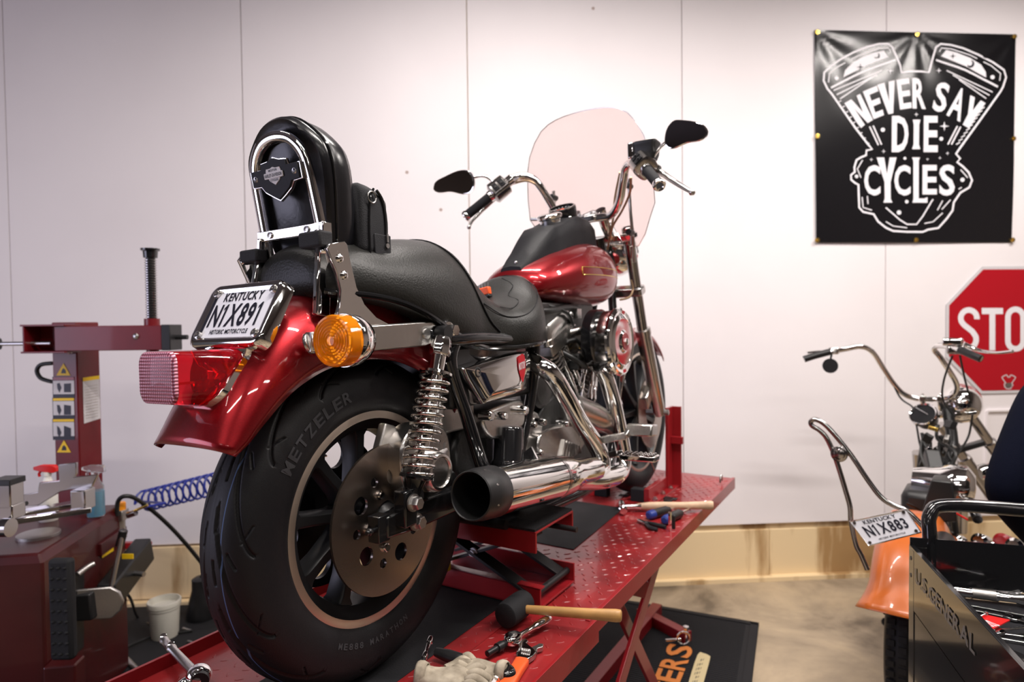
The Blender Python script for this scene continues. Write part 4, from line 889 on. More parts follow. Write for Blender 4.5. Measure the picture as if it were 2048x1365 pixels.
# under-tank wiring, petcock and horn mass
mb = MB().tube([(.60, -.06, .42), (.7, -.09, .415), (.85, -.08, .43), (1.0, -.07, .42)], .012, 10, 4).tube([(.68, -.07, .44), (.8, -.1, .41), (.86, -.09, .36)], .006, 8, 4); P(mb, 'wiring_loom', 'cable')
mb = MB().sphere((.86, -.075, .405), .016).lathe((.86, -.075, .42), (0, 0, -1), [(0, .01), (.04, .01), (.05, .006)], 12).box((.9, -.08, .41), (.03, .03, .03)); P(mb, 'fuel_tap', 'steel')
mb = MB().box((.82, -.01, .405), (.42, .15, .075)); P(mb, 'top_mount', 'engine_black', bevel=.006)
# ---- air cleaner
q = V(*Q(1236, 684, -.205)); ac_o = V(q.x - .0, -.15, q.z)
ac = P(MB().lathe((q.x, -.115, q.z), (0, -1, 0), [(0, .070), (.004, .092), (.05, .098), (.085, .1), (.09, .0995)], 64), 'air_cleaner', 'chrome_dark')
MB().lathe((q.x, -.20, q.z), (0, -1, 0), [(0, .0995), (.004, .106), (.012, .108), (.018, .104), (.021, .098), (.019, .088), (.024, .080), (.026, .074), (.020, .066), (.016, .052), (.018, .042), (.026, .036), (.030, .030), (.030, .0001)], 64).build('cover', 'chrome', ac, ang=25)
MB().lathe((q.x, -.221, q.z), (0, -1, 0), [(0, .078), (.0035, .0775), (.0035, .0735)], 64).build('cover_ring', 'chrome', ac)
MB().lathe((q.x, -.2305, q.z), (0, -1, 0), [(0, .027), (.0015, .026)], 32).build('badge_ring', 'red_dark', ac)
MB().lathe((q.x, -.23, q.z), (0, -1, 0), [(0, .012), (.006, .012), (.009, .007), (.009, .0001)], 6).build('center_bolt', 'chrome', ac)
MB().lathe((q.x - .02, -.13, q.z + .01), (0, -1, 0), [(0, .094), (.03, .094)], 48).build('backing_plate', 'black', ac)
# ---- exhaust
PB = [(.58, -.07, .30), (.545, -.125, .275), (.56, -.165, .245), (.62, -.175, .18), (.70, -.178, .10), (.785, -.18, .03), (.83, -.182, -.02), (.828, -.185, -.058), (.79, -.19, -.07), (.72, -.195, -.055)]
ex = P(MB().tube(PB, [.022, .024, .026, .0265, .0265, .0265, .0265, .028, .03, .032], 24, 8), 'exhaust_pipe', 'chrome', ang=60)
ex2 = P(MB().tube([(.93, -.07, .29), (.90, -.13, .265), (.905, -.17, .22), (.935, -.185, .13), (.975, -.19, .02), (.998, -.19, -.05), (.975, -.19, -.092), (.92, -.19, -.1), (.80, -.192, -.085), (.68, -.195, -.06), (.58, -.2, -.035)], [.022, .024, .0245, .0245, .0245, .0245, .027, .031, .032, .032, .036], 24, 8), 'exhaust_pipe', 'chrome', ang=60)
MB().lathe((.86, -.178, .255), (.75, -.3, -.5), [(0, .03), (.012, .03)], 24).build('pipe_clamp', 'chrome', ex2)
MB().tube([(.66, -.178, .145), (.655, -.20, .16)], .006, 8, 1).build('clamp_screw', 'steel', ex)
m0, m1 = V(.155, -.2, .022), V(.62, -.2, -.03); md = (m1 - m0).normalized(); mL = (m1 - m0).length
mu = P(MB().lathe(m0 + md * .03, md, [(0, .054), (.30, .054), (.302, .0525), (.306, .0525), (.308, .054), (.36, .053), (.40, .046), (.44, .040), (.50, .038), (.56, .034)], 48, cap=False), 'muffler', 'chrome', ang=30)
MB().lathe(m0, md, [(.05, .044), (0, .047), (-.028, .047), (-.03, .049), (-.028, .0515), (.0, .0545), (.05, .0555), (.052, .054)], 48, cap=False).build('muffler_tip', 'black_satin', mu)
MB().lathe(m0, md, [(.3, .03), (.06, .046), (-.02, .0465)], 36, cap=False).build('tip_liner', 'engine_black', mu)
mb = MB()
for k in range(8):
    a = 2 * PI * k / 8 + .3; x_ = V(0, 1, 0); y_ = md.cross(x_); n_ = x_ * math.cos(a) + y_ * math.sin(a); t_ = md.cross(n_); c_ = m0 + md * .016 + n_ * .0535
    MB().loft([[c_ + md * (.022 * math.cos(u) * s_) + t_ * (.0045 * math.sin(u) * s_) + n_ * h_ for u in [2 * PI * j / 14 for j in range(14)]] for s_, h_ in ((1, -.002), (1, .0007), (.8, .0009))]).build('milled_slot', 'alum', mu)
MB().lathe(m0 + md * .325, md, [(0, .0548), (.012, .0548)], 48, cap=False).build('muffler_band', 'chrome_dark', mu)
mb = MB().bar((.45, -.15, .06), (.44, -.19, -.0), .03, .006, (1, 0, 0)); mb.build('hanger', 'chrome', mu)
# ---- foot controls
pg = P(MB().bar(Q(1205, 880, -.20), Q(1252, 872, -.27), .018, .022), 'brake_pedal', 'alum', bevel=.003)
MB().bar(Q(1250, 874, -.27), Q(1264, 852, -.28), .016, .016).build('pedal_arm', 'alum', pg, bevel=.003)
p0 = V(*Q(1258, 858, -.27)); mb = MB().loft([[tuple(p0 + V(u, -dy, v)) for u, v in ((-.03, -.016), (.03, -.02), (.034, .012), (-.02, .018))] for dy in (0, .06, .078)]); mb.build('pedal_pad', 'alum', pg, bevel=.005)
fp = P(MB().bar(Q(1215, 912, -.16), Q(1240, 908, -.24), .022, .02), 'foot_peg', 'chrome', bevel=.003)
p1_ = V(*Q(1243, 907, -.24)); mb = MB().box(p1_ + V(0, -.055, -.008), (.045, .11, .018)); mb.build('peg_body', 'chrome', fp, bevel=.004)
for i in range(3):
    for j in range(7): MB().lathe(p1_ + V(-.015 + .015 * i, -.012 - .0145 * j, .001), (0, 0, 1), [(0, .005), (.004, .004), (.005, .0001)], 8).build('stud', 'chrome', fp)
MB().tube([p1_ + V(0, -.09, -.015), p1_ + V(.005, -.1, -.045)], .003, 6, 1).build('feeler', 'steel', fp)
# ---- front end: fork, wheel, fender
fk = P(MB().cyl((1.445, -.112, .31), (1.30, -.112, .72), .0205, n=28), 'fork', 'chrome_dark')
MB().cyl((1.445, .112, .31), (1.30, .112, .72), .0205, n=28).build('fork_tube', 'chrome_dark', fk)
for sg in (-1, 1):
    sl = MB().lathe((1.435, sg * .112, .345), V(.17, 0, -.345), [(-.012, .024), (-.01, .031), (.012, .031), (.014, .028), (.05, .029), (.2, .028), (.36, .026), (.385, .02), (.387, .0001)], 32).build('fork_slider', 'alum', fk, ang=30)
    MB().box((1.462, sg * .112, .325), (.05, .035, .022)).build('fork_bracket', 'chrome', sl, bevel=.004)
    MB().lathe((1.605, sg * .12, .01), (0, sg, 0), [(0, .012), (.03, .012), (.032, .008)], 8).build('axle_end', 'steel', sl)
MB().cyl((1.6, -.12, .01), (1.6, .12, .01), .012).build('front_axle', 'steel', fk)
t0, t1 = V(1.375, 0, .50), V(1.305, 0, .70)
for c_, w_, h_ in ((t0, .28, .035), (t1, .28, .03)): MB().box(c_, (.06, w_, h_), Matrix.Rotation(math.radians(-19.5), 3, 'Y')).build('triple_clamp', 'chrome_dark' if c_ is t0 else 'chrome', fk, bevel=.008)
for sg in (-1, 1):
    MB().lathe(t1 + V(0, sg * .112, .018), (-.34, 0, .94), [(0, .024), (.014, .024), (.02, .016), (.021, .0001)], 24).build('fork_cap', 'chrome', fk)
    MB().tube([(1.20, sg * .05, .79), (1.24, sg * .05, .74), (1.29, sg * .05, .70)], .019, 14, 4).build('riser', 'chrome', fk)
fw = P(MB().cyl((1.6, -.05, .01), (1.6, .05, .01), .03), 'front_wheel', 'black_satin')
mkrim(1.6, .01, fw, .2555, .034, 9, .02, .35)
tyre_mesh(1.6, .01, .331, .245, .049, 160, 40, None, 'tire', fw)
plate_mb([circ(0, 0, .146, 64), circ(0, 0, .06, 32)], .005, frame_m((1.6, -.075, .01), (1, 0, 0), (0, 0, 1))).build('brake_disc', 'disc', fw)
mb = MB().prism([(1.50, -.065, .03), (1.56, -.065, .09), (1.535, -.065, .13), (1.48, -.065, .08)], (0, -.04, 0)); P(mb, 'front_caliper', 'alum', bevel=.006)
G = []
for i in range(25):
    a = math.radians(152 - 112 * i / 24); R_ = .352
    G.append([(1.6 + (R_ - (.045 * (1 - math.cos(t * PI / 2) ** .8))) * math.cos(a), .062 * math.sin(t * PI / 2), .01 + (R_ - (.045 * (1 - math.cos(t * PI / 2) ** .8))) * math.sin(a)) for t in [-1 + k / 6 for k in range(13)]])
P(MB().grid(G), 'front_fender', 'red', solid=.003, ang=70)
# ---- headlamp (ahead of the fork)
hl = P(MB().lathe((1.36, 0, .66), (1, 0, 0), [(0, .03), (.02, .07), (.07, .09), (.11, .092)], 32), 'headlamp', 'chrome'); MB().lathe((1.47, 0, .66), (1, 0, 0), [(0, .09), (.01, .086), (.014, .08), (.022, .0001)], 32).build('headlamp_lens', 'clear', hl)
# ---- handlebar
HR = [QX(1186, 437, 1.185), QX(1201, 435, 1.18), QX(1222, 430, 1.165), QX(1238, 405, 1.13), QX(1246, 365, 1.095), QX(1251, 338, 1.075), QX(1263, 325, 1.05), QX(1280, 328, 1.0), QX(1300, 348, .94), QX(1319, 371, .885)]
HL = [QX(1163, 442, 1.185), QX(1140, 445, 1.18), QX(1118, 435, 1.165), QX(1100, 405, 1.13), QX(1082, 376, 1.10), QX(1065, 358, 1.08), QX(1042, 353, 1.06), QX(1018, 362, 1.02), QX(988, 387, .98), QX(930, 434, .92)]
hb = P(MB().tube(HL[::-1] + HR, .0142, 20, 6), 'handlebar', 'chrome', ang=60)
MB().bar(V(*HL[1]) * .5 + V(*HL[0]) * .5, V(*HR[1]) * .5 + V(*HR[0]) * .5, .04, .022).build('bar_clamp', 'chrome', hb, bevel=.004)
for q in (HR[0], HL[0]):
    for dx in (-.014, .014): MB().lathe(V(*q) + V(dx, 0, .01), (0, 0, 1), [(0, .005), (.012, .005), (.013, .003)], 10).build('clamp_bolt', 'steel', hb)
def control(H_, sg):
    e = V(*H_[9] if False else H_[-1]); d = (e - V(*H_[-2])).normalized(); s_ = e - d * .118
    g_ = MB().lathe(s_, d, [(0, .0175), (.004, .0165), (.106, .0165), (.108, .015)], 28).build('grip', 'rubber', hb)
    MB().lathe(s_ + d * .106, d, [(0, .0185), (.004, .0195), (.012, .0195), (.016, .017), (.015, .012), (.012, .010), (.012, .0001)], 28).build('grip_end', 'chrome', hb)
    MB().lathe(s_ - d * .006, d, [(0, .02), (.008, .0205), (.014, .019)], 28).build('grip_collar', 'chrome', hb)
    u_ = V(0, 0, 1); u_ = (u_ - d * u_.dot(d)).normalized(); f_ = V(1, 0, 0); f_ = (f_ - d * f_.dot(d)).normalized()
    R_ = Matrix((f_, -d.cross(f_) if False else f_.cross(d) , d)).transposed()
    R_ = Matrix((f_, d.cross(f_), d)).transposed()
    c = s_ - d * .04
    sh_ = MB(); sh_.loft([[tuple(c + R_ @ V(x * k, y * k, z)) for x, y in spl([(-.032, 0), (-.028, .028), (0, .036), (.026, .028), (.032, 0), (.026, -.028), (0, -.034), (-.028, -.028)], 3)] for z, k in ((-.034, .7), (-.03, .95), (.028, 1), (.034, .75))]); sh_ = sh_.build('switch_housing', 'chrome_dark', hb, ang=40)
    for z in (-.014, .012):
        MB().box(c + R_ @ V(-.029, .004, z), (.012, .030, .019), R_).build('switch_recess', 'black_mat', sh_, bevel=.001)
        MB().box(c + R_ @ V(-.036, .006, z), (.006, .008, .008), R_).build('switch_button', 'black_satin', sh_, bevel=.001)
    c2 = s_ - d * .088; MB().lathe(c2 - d * .012, d, [(0, .019), (.024, .019)], 20).build('lever_clamp', 'chrome', hb, bevel=.002)
    return e, d, s_, f_, u_, c2
e, d, s_, f_, u_, c2 = control(HR, -1)
LR = [c2 + f_ * .02, QX(1322, 346, 1.02), QX(1340, 358, .99), QX(1362, 372, .965), QX(1384, 385, .935)]
LR = [V(*p) for p in LR]; lv = MB().tube(LR, [.010, .010, .009, .008, .006], 12, 5); lv.sphere(LR[-1], .010, 12); lv.build('brake_lever', 'alum', hb)
MB().bar(c2 + f_ * .005, V(*QX(1318, 340, 1.02)), .035, .026).build('lever_mount', 'black_satin', hb, bevel=.005)
mc = V(*QX(1293, 300, 1.04)); 
mb = MB().loft([[tuple(mc + V(x * k, y * k, z)) for x, y in rrect(.065, .075, .012)] for z, k in ((-.035, .75), (-.02, .9), (.012, 1), (.014, 1.04), (.022, 1.04))]); mr = mb.build('brake_reservoir', 'black_satin', hb, ang=40)
MB().box(mc + V(-.002, 0, .024), (.05, .06, .004)).build('reservoir_lid', 'chrome_dark', mr, bevel=.002)
MB().box(mc + V(.0, .045, -.0), (.055, .02, .05)).build('reservoir_side', 'chrome', mr, bevel=.004)
e, d, s_, f_, u_, c2 = control(HL, 1)
LLv = [V(*p) for p in (c2 + f_ * .02, QX(973, 412, 1.03), QX(958, 428, 1.0), QX(945, 442, .975), QX(938, 455, .955))]
lv = MB().tube(LLv, [.009, .009, .0065, .0055, .005], 12, 5); lv.sphere(LLv[-1], .008, 12); lv.build('clutch_lever', 'alum', hb)
# mirrors: teardrop heads on stems
def mirror(pts, x, stem, slit=None):
    pp = [V(*QX(*p, x)) for p in spl(pts, 4)]; cen = sum(pp, V(0, 0, 0)) / len(pp)
    def rg_(k, dx): return [tuple(cen + (p - cen) * k + V(dx, 0, 0)) for p in pp]
    mo = P(MB().loft([rg_(.9, -.002), rg_(1, 0), rg_(1.0, .006), rg_(.85, .016), rg_(.5, .022), rg_(.1, .024)]), 'mirror', 'chrome', ang=60)
    MB().loft([rg_(.93, -.0025), rg_(.93, -.003)]).build('mirror_glass', 'mirror', mo)
    MB().tube(stem, .0055, 12, 5).build('mirror_stem', 'chrome', mo)
    return mo
mirror([(1332, 262), (1345, 243), (1362, 240), (1400, 246), (1416, 262), (1405, 280), (1375, 286), (1345, 298), (1330, 290)], .98, [QX(1297, 330, 1.03), QX(1308, 312, 1.03), QX(1322, 293, 1.0), QX(1335, 284, .985)])
ml = mirror([(867, 375), (872, 363), (890, 353), (915, 342), (935, 341), (947, 352), (949, 370), (942, 385), (925, 389), (900, 384), (880, 386), (869, 382)], .98, [QX(948, 355, .985), QX(962, 352, 1.0), QX(975, 355, 1.02), QX(988, 366, 1.03)])
# cables
mb = MB()
for pts in ([QX(1262, 355, 1.08), QX(1260, 385, 1.12), QX(1245, 420, 1.18), QX(1225, 455, 1.22), QX(1215, 500, 1.25)], [QX(1240, 345, 1.08), QX(1230, 395, 1.2), QX(1226, 440, 1.24), QX(1216, 492, 1.26)], [QX(1025, 368, 1.04), QX(1055, 362, 1.06), QX(1083, 378, 1.1), QX(1110, 412, 1.16)], [QX(1262, 560, 1.3), QX(1266, 580, 1.3), QX(1258, 595, 1.28), QX(1240, 600, 1.25)]):
    MB().tube(pts, .004, 8, 6).build('cable', 'brown_cable', hb)
# ---- windshield with its brackets
ys = [-.248, -.24, -.225, -.2, -.17, -.14, -.11, -.08, -.04, 0, .04, .08, .11, .14, .17, .2, .225, .24, .248]
def interp(y, tab):
    y = abs(y)
    for (a, b), (c, d_) in zip(tab[:-1], tab[1:]):
        if a <= y <= c: return b + (d_ - b) * (y - a) / (c - a)
    return tab[-1][1]
ZT = [(0, 1.152), (.05, 1.15), (.1, 1.143), (.14, 1.128), (.17, 1.108), (.2, 1.07), (.225, 1.02), (.24, .96), (.248, .86)]
ZB = [(0, .80), (.07, .78), (.085, .70), (.12, .655), (.17, .652), (.2, .69), (.225, .745), (.24, .775), (.248, .79)]
def wsp(y, z): return (1.245 - .16 * (z - .8) - .9 * y * y * .6, y, z)
G = [[wsp(y, interp(y, ZB) + (interp(y, ZT) - interp(y, ZB)) * k / 12) for k in range(13)] for y in ys]
wsd = P(MB().grid(G), 'windshield', 'glass', solid=.003, ang=80)
edge = [G[i][0] for i in range(len(G))] + G[-1][1:] + [G[i][12] for i in range(len(G) - 2, -1, -1)] + G[0][11:0:-1]
MB().tube([tuple(V(*p) + V(-.001, 0, 0)) for p in edge], .0014, 6, 1, closed=True).build('windshield_edge', 'chrome_dark', wsd)
for sg in (-1, 1):
    MB().tube([(1.225, sg * .15, .89), (1.235, sg * .15, .78), (1.255, sg * .148, .70), (1.29, sg * .14, .60)], .006, 10, 4).build('windshield_bracket', 'steel', wsd)
    for z in (.865, .70): MB().cyl((1.205, sg * .15, z), (1.245, sg * .15, z), .011).build('bracket_knob', 'black_satin', wsd, bevel=.002)
    MB().tube([(1.24, sg * .15, .70), (1.30, sg * .13, .67), (1.32, sg * .12, .62)], .008, 10, 4).build('bracket_clamp', 'chrome', wsd)
mb = MB()
# ---------------------------------------------------------------- tools on the lift table
TZ = LT + .001
def LP(px, py, z=.012): return WZ(px, py, LT + z)
def handle_prof(p, q, prof, n=20):
    p, q = vec(p), vec(q); return MB().lathe(p, q - p, [(t * (q - p).length, r) for t, r in prof], n)
# rubber mallet: head stands on its face, handle pokes out over the table edge
hp = LW(.345, -.168, LT + .004)
t = Thing('rubber_mallet', hp, 'black rubber mallet with a tan wooden handle lying across the table edge', 'mallet')
hc = LP(1030, 1218, .036); tip = LP(1243, 1233, .052)
ax = (LP(1060, 1205, .04) - LP(1004, 1248, .04)).normalized()
t.part(MB().lathe(hc - ax * .046, ax, [(0, .024), (.003, .028), (.02, .030), (.072, .030), (.089, .028), (.092, .024)], 32), 'head', 'rubber')
hd = (tip - hc).normalized()
t.part(MB().loft([[hc + hd * s_ + (ZZ * math.sin(a) * r * 1.15 + hd.cross(ZZ) * math.cos(a) * r) for a in [2 * PI * k / 16 for k in range(16)]] for s_, r in ((.025, .0085), (.1, .0095), (.18, .0105), ((tip - hc).length - .012, .0125), ((tip - hc).length - .002, .0115), ((tip - hc).length, .009))]), 'handle', 'wood_handle', ang=50)
# ball-peen style hammer with pale handle
hc = LP(1244, 1014, .018); tip = LP(1426, 1011, .028); hd = (tip - hc).normalized()
t = Thing('hammer', LP(1244, 1014, 0), 'steel hammer with a pale wooden handle at the far end of the table', 'hammer')
ax = hd.cross(ZZ).normalized()
t.part(MB().lathe(hc - ax * -.03, -ax * -1, [(0, .014), (.002, .016), (.012, .016), (.016, .011), (.03, .012)], 20), 'head', 'chrome')
t.part(MB().tube([hc + ax * .0, hc + ax * -.03 + ZZ * .006, hc - ax * .07 + ZZ * -.006], [.013, .011, .006], 12, 5), 'peen', 'steel')
t.part(MB().tube([hc + hd * .01, hc + hd * .04, hc + hd * .07], [.010, .009, .012], 12, 4), 'neck', 'chrome')
L_ = (tip - hc).length
t.part(MB().loft([[hc + hd * s_ + (ZZ * math.sin(a) * r + ax * math.cos(a) * r * .8) for a in [2 * PI * k / 16 for k in range(16)]] for s_, r in ((.055, .011), (.1, .0155), (.15, .016), (.22, .0135), (.3, .015), (L_ - .01, .017), (L_, .014))]), 'handle', 'wood_pale', ang=50)
# ratchet
def ratchet(c, e, label, mt, hname='ratchet_wrench', anvil=True):
    c, e = vec(c), vec(e); d = e - c; L_ = d.length; d.normalize(); sd = d.cross(ZZ).normalized(); nn = sd.cross(d).normalized()
    t = Thing(hname, V(c.x, c.y, TZ), label, 'ratchet')
    t.part(MB().loft([[c + ZZ * h_ + (d * math.cos(a) * .022 * k + sd * math.sin(a) * .0185 * k) for a in [2 * PI * j / 28 for j in range(28)]] for h_, k in ((-.008, .8), (-.006, .95), (0, 1), (.007, .97), (.010, .85))]), 'head', mt, ang=50)
    t.part(MB().lathe(c + ZZ * .0095, ZZ, [(0, .010), (.002, .009), (.0022, .005), (.004, .004)], 20), 'cap', 'alum_dull'); t.part(MB().bar(c - d * .012 + ZZ * .012, c - d * .004 + ZZ * .012, .008, .004), 'lever', 'black_satin')
    t.part(MB().loft([[c + d * s_ + (ZZ * math.sin(a) * r * .8 + sd * math.cos(a) * r) for a in [2 * PI * k / 14 for k in range(14)]] for s_, r in ((.014, .009), (.03, .006), (.06, .0055), (.075, .0075), (.078, .0085), (L_ * .62, .0095), (L_ * .7, .0085), (L_ * .72, .0095), (L_ * .9, .0100), (L_ - .006, .009), (L_, .006))]), 'handle', mt, ang=40)
    return t, d, sd
t, d, sd = ratchet(LP(1026, 1279, .022), LP(1100, 1236, .022), 'short chrome ratchet lying beside the rubber mallet handle', 'chrome')
c = LP(1022, 1281, .017); t.part(MB().cyl(c - d * .015, c - d * .03, .008).cyl(c - d * .03, c - d * .045, .010).cyl(c - d * .045, c - d * .075, .0065), 'extension', 'black_satin')
# adjustable wrench with orange grip
c = LP(1056, 1305, .010); e = LP(1000, 1395, .010); d = (e - c).normalized(); sd = d.cross(ZZ).normalized()
t = Thing('adjustable_wrench', V(c.x, c.y, TZ), 'adjustable wrench with an orange handle near the table edge', 'wrench')
def aw(u, v): return c + d * u + sd * v
sgn_ = -1
jaw = [(.035, -.012), (.02, -.02), (.0, -.021), (-.018, -.026), (-.03, -.034), (-.040, -.030), (-.042, -.018), (-.034, -.010), (-.026, -.012), (-.02, -.006), (-.012, .004), (-.006, .012), (.006, .020), (.02, .018), (.035, .012)]
t.part(MB().prism([aw(u, -v) + ZZ * -.006 for u, v in jaw], ZZ * .012), 'jaw_head', 'chrome_dark', bevel=.0015)
t.part(MB().prism([aw(u, -v) + ZZ * -.005 for u, v in ((.0, .019), (-.012, .017), (-.022, .026), (-.034, .024), (-.034, .014), (-.026, .012), (-.014, .004), (-.006, .012))], ZZ * .010), 'sliding_jaw', 'steel', bevel=.001)
k_ = aw(.010, .001) + ZZ * .006; mb = MB(); mb.lathe(k_ - sd * .009, sd, [(0, .005), (.002, .0065), (.004, .0045), (.006, .0065), (.008, .0045), (.010, .0065), (.012, .0045), (.014, .0065), (.016, .0045), (.018, .006)], 16); t.part(mb, 'knurl', 'steel')
t.part(MB().loft([[aw(u, w_ * x) + ZZ * (h_ * z) for x, z in rrect(1, 1, .25, 3)] for u, w_, h_ in ((.034, .024, .013), (.04, .029, .018), (.08, .027, .018), (.16, .031, .019), (.165, .026, .014))]), 'grip', 'orange_grip', ang=60)
# black ratcheting pry tool and chrome socket extension
c = LP(1000, 1345, .016); e = LP(872, 1305, .018); d = (c - e).normalized()
t = Thing('ratchet_wrench', V(c.x, c.y, TZ), 'long black-handled ratchet lying over the pair of work gloves', 'ratchet')
sd = d.cross(ZZ).normalized()
t.part(MB().tube([e, e + d * .03, e + d * .06, e + d * .075, c - d * .03, c], [.009, .0125, .0125, .008, .008, .012], 14, 4), 'handle', 'black_satin')
t.part(MB().loft([[c + d * .01 + ZZ * h_ + (d * math.cos(a) * .024 * k + sd * math.sin(a) * .020 * k) for a in [2 * PI * j / 28 for j in range(28)]] for h_, k in ((-.012, .8), (-.010, .98), (.006, 1), (.011, .85), (.012, .5))]), 'head', 'black', ang=50)
q = LP(990, 1362, .016); t.part(MB().cyl(q, q + (q - c).normalized() * .04, .009, n=8).cyl(q, q - (q - c).normalized() * .012, .010), 'socket', 'chrome')
a_, b_ = LP(862, 1276, .03), LP(844, 1330, .012); d = b_ - a_
t = Thing('socket_extension', V(b_.x, b_.y, TZ), 'small chrome socket extension leaning beside the rear tyre', 'socket extension'); L_ = d.length
t.part(MB().lathe(a_, d, [(0, .0055), (.002, .0065), (.016, .0065), (.018, .0048), (.045, .0048), (.047, .0062), (.06, .0062), (.062, .0045)], 18), 'shaft', 'chrome')
t.part(MB().lathe(a_ + d.normalized() * .062, d, [(0, .0045), (L_ - .066, .0045), (L_ - .062, .006), (L_ - .05, .0055)], 12), 'drive_end', 'black_satin')
# work gloves: palm, five fingers and cuff each
def glove(pts, label, thumb):
    base, pal, fings, cuff = pts
    t = Thing('work_glove', V(base.x, base.y, TZ), label, 'glove', 'work gloves on the lift table')
    return t
def mkglove(c, ang, scl, label, curl=.5, z=.02):
    t = Thing('work_glove', V(c.x, c.y, TZ), label, 'glove', 'work gloves on the lift table')
    R_ = Matrix.Rotation(ang, 3, 'Z'); f = lambda x, y, zz: vec((c.x, c.y, LT + z)) + R_ @ V(x * scl, y * scl, zz * scl)
    rings = []
    rn = random.Random(5)
    for x, w_, h_, zo in ((-.085, .036, .024, .004), (-.08, .038, .026, .004), (-.06, .034, .022, .002), (-.04, .036, .018, .0), (0, .046, .018, .002), (.03, .048, .016, .003), (.05, .044, .013, .0)):
        rings.append([f(x + rn.uniform(-.003, .003), w_ * math.cos(a) * (1 + rn.uniform(-.05, .05)), zo + h_ * math.sin(a) * (1 + rn.uniform(-.12, .12))) for a in [2 * PI * k / 20 for k in range(20)]])
    pm_ = t.part(MB().loft(rings), 'palm', 'glove', ang=80, sub=1)
    t.part(MB().lathe(f(-.088, 0, .004), R_ @ V(1, 0, 0), [(0, .03 * scl), (.004, .033 * scl), (.012, .033 * scl), (.02, .028 * scl)], 24, cap=False), 'cuff', 'glove', solid=.003)
    for i, (y, L_) in enumerate(((-.036, .052), (-.013, .062), (.011, .066), (.034, .056))):
        p = [f(.04, y, .0), f(.04 + L_ * .45, y * 1.15, .012), f(.04 + L_ * .85, y * 1.2 + .003, .004 - curl * .01), f(.04 + L_, y * 1.2 + .004, -.008)]
        t.part(MB().tube(p, [.0125 * scl, .0125 * scl, .0115 * scl, .008 * scl], 12, 5), 'finger', 'glove', ang=80)
    t.part(MB().tube([f(-.02, .038, 0), f(.01, .062, .004), (f(.04, .070, .002)), f(.055, .066, -.004)], [.014 * scl, .014 * scl, .012 * scl, .008 * scl], 12, 5), 'thumb', 'glove', ang=80)
mkglove(LP(900, 1368, .01), math.radians(-8), .74, 'dirty cream work glove nearest the rear tyre at the frame bottom', z=.020)
mkglove(LP(962, 1347, .01) , math.radians(160), .62, 'cream work glove lying under the black ratchet head', z=.018)
# pliers with black handles, and two screwdrivers with blue handles
c = LP(1283, 1045, .008); 
t = Thing('pliers', V(c.x, c.y, TZ), 'small pliers with black handles on the right side of the table', 'pliers')
t.part(MB().bar(LP(1276, 1041, .008), LP(1293, 1048, .008), .014, .010), 'jaws', 'chrome_dark', bevel=.003)
t.part(MB().tube([LP(1290, 1046, .008), LP(1300, 1056, .008), LP(1315, 1060, .008)], [.005, .007, .006], 10, 5), 'handle', 'black_satin')
t.part(MB().tube([LP(1291, 1045, .008), LP(1310, 1050, .008), LP(1332, 1055, .008)], [.005, .0075, .006], 10, 5), 'handle', 'black_satin')
def driver(a, b, tipp, label):
    d = (b - a); L_ = d.length
    t = Thing('screwdriver', V(a.x, a.y, TZ), label, 'screwdriver')
    h = t.part(MB().lathe(a, d, [(0, .010), (.004, .015), (.02, .017), (.03, .0165)], 14), 'handle_cap', 'blue_handle')
    t.part(MB().lathe(a + d.normalized() * .03, d, [(0, .0165), (L_ - .045, .0165), (L_ - .035, .011), (L_ - .03, .011)], 12), 'grip', 'black_satin')
    t.part(MB().cyl(b, tipp, .0035), 'shaft', 'chrome'); return t
driver(LP(1296, 1032, .017), LP(1338, 1020, .017), LP(1365, 1014, .014), 'blue and black screwdriver behind the black-handled pliers')
driver(LP(1328, 1042, .017), LP(1362, 1026, .017), LP(1390, 1014, .014), 'second blue and black screwdriver, nearer the table edge')
c = LP(1340, 1045, .03); t = Thing('steel_blade_tool', V(c.x, c.y, TZ), 'bright steel blade tool standing on edge by the screwdrivers', 'tool')
t.part(MB().loft([[c + BF * u + ZZ * v + BR * o_ for u, v in spl([(-.006, -.028), (.006, -.028), (.009, .02), (.005, .034), (-.005, .034), (-.009, .02)], 3)] for o_ in (-.003, .003)]), 'blade', 'chrome')
t.part(MB().bar(c + BR * .012 - ZZ * .022, c + BR * .012 + ZZ * .026, .012, .008, tuple(BF)), 'body', 'black_satin', bevel=.003)
# black pieces beside the chock
c = LP(1338, 1000, .004); tag(MB().box(c, (.05, .03, .008), FR).box(c + BF * .02, (.03, .05, .006), FR).build('clip', 'black_satin', bevel=.002), 'flat black clip beside the pale hammer handle', 'clip')
# breaker bar with universal joint, lower left
p = [LP(326, 1280, .03), LP(358, 1314, .03), LP(392, 1352, .03)]
# it lies on the left rim of the table, joint towards the tyre
t = Thing('breaker_bar', V(p[2].x, p[2].y, TZ), 'chrome ratchet handle with a flexible head at the left edge of the lift', 'ratchet')
d = (p[1] - p[0]).normalized()
t.part(MB().lathe(p[0], d, [(0, .0065), (.002, .009), (.012, .0095), (.016, .0082), (.045, .0085), (.048, .0098), (.06, .0098), (.064, .0082), ((p[2] - p[0]).length - .012, .010), ((p[2] - p[0]).length, .011)], 24), 'handle', 'alum')
for q in (p[0] + d * .003, p[0] + d * .054): t.part(MB().lathe(q + ZZ * .009 - d * 0, ZZ + V(.3, -.5, 0), [(-.004, .0062), (.001, .0062), (.0015, .003)], 16), 'detent', 'chrome')
c = LP(398, 1352, .022); t.part(MB().sphere(c, .024, 28, sc=(1, 1, .9)), 'swivel_head', 'chrome'); t.part(MB().cyl(c + V(.01, -.012, 0), c + V(.012, -.02, 0), .016), 'lock_ring', 'black_satin')
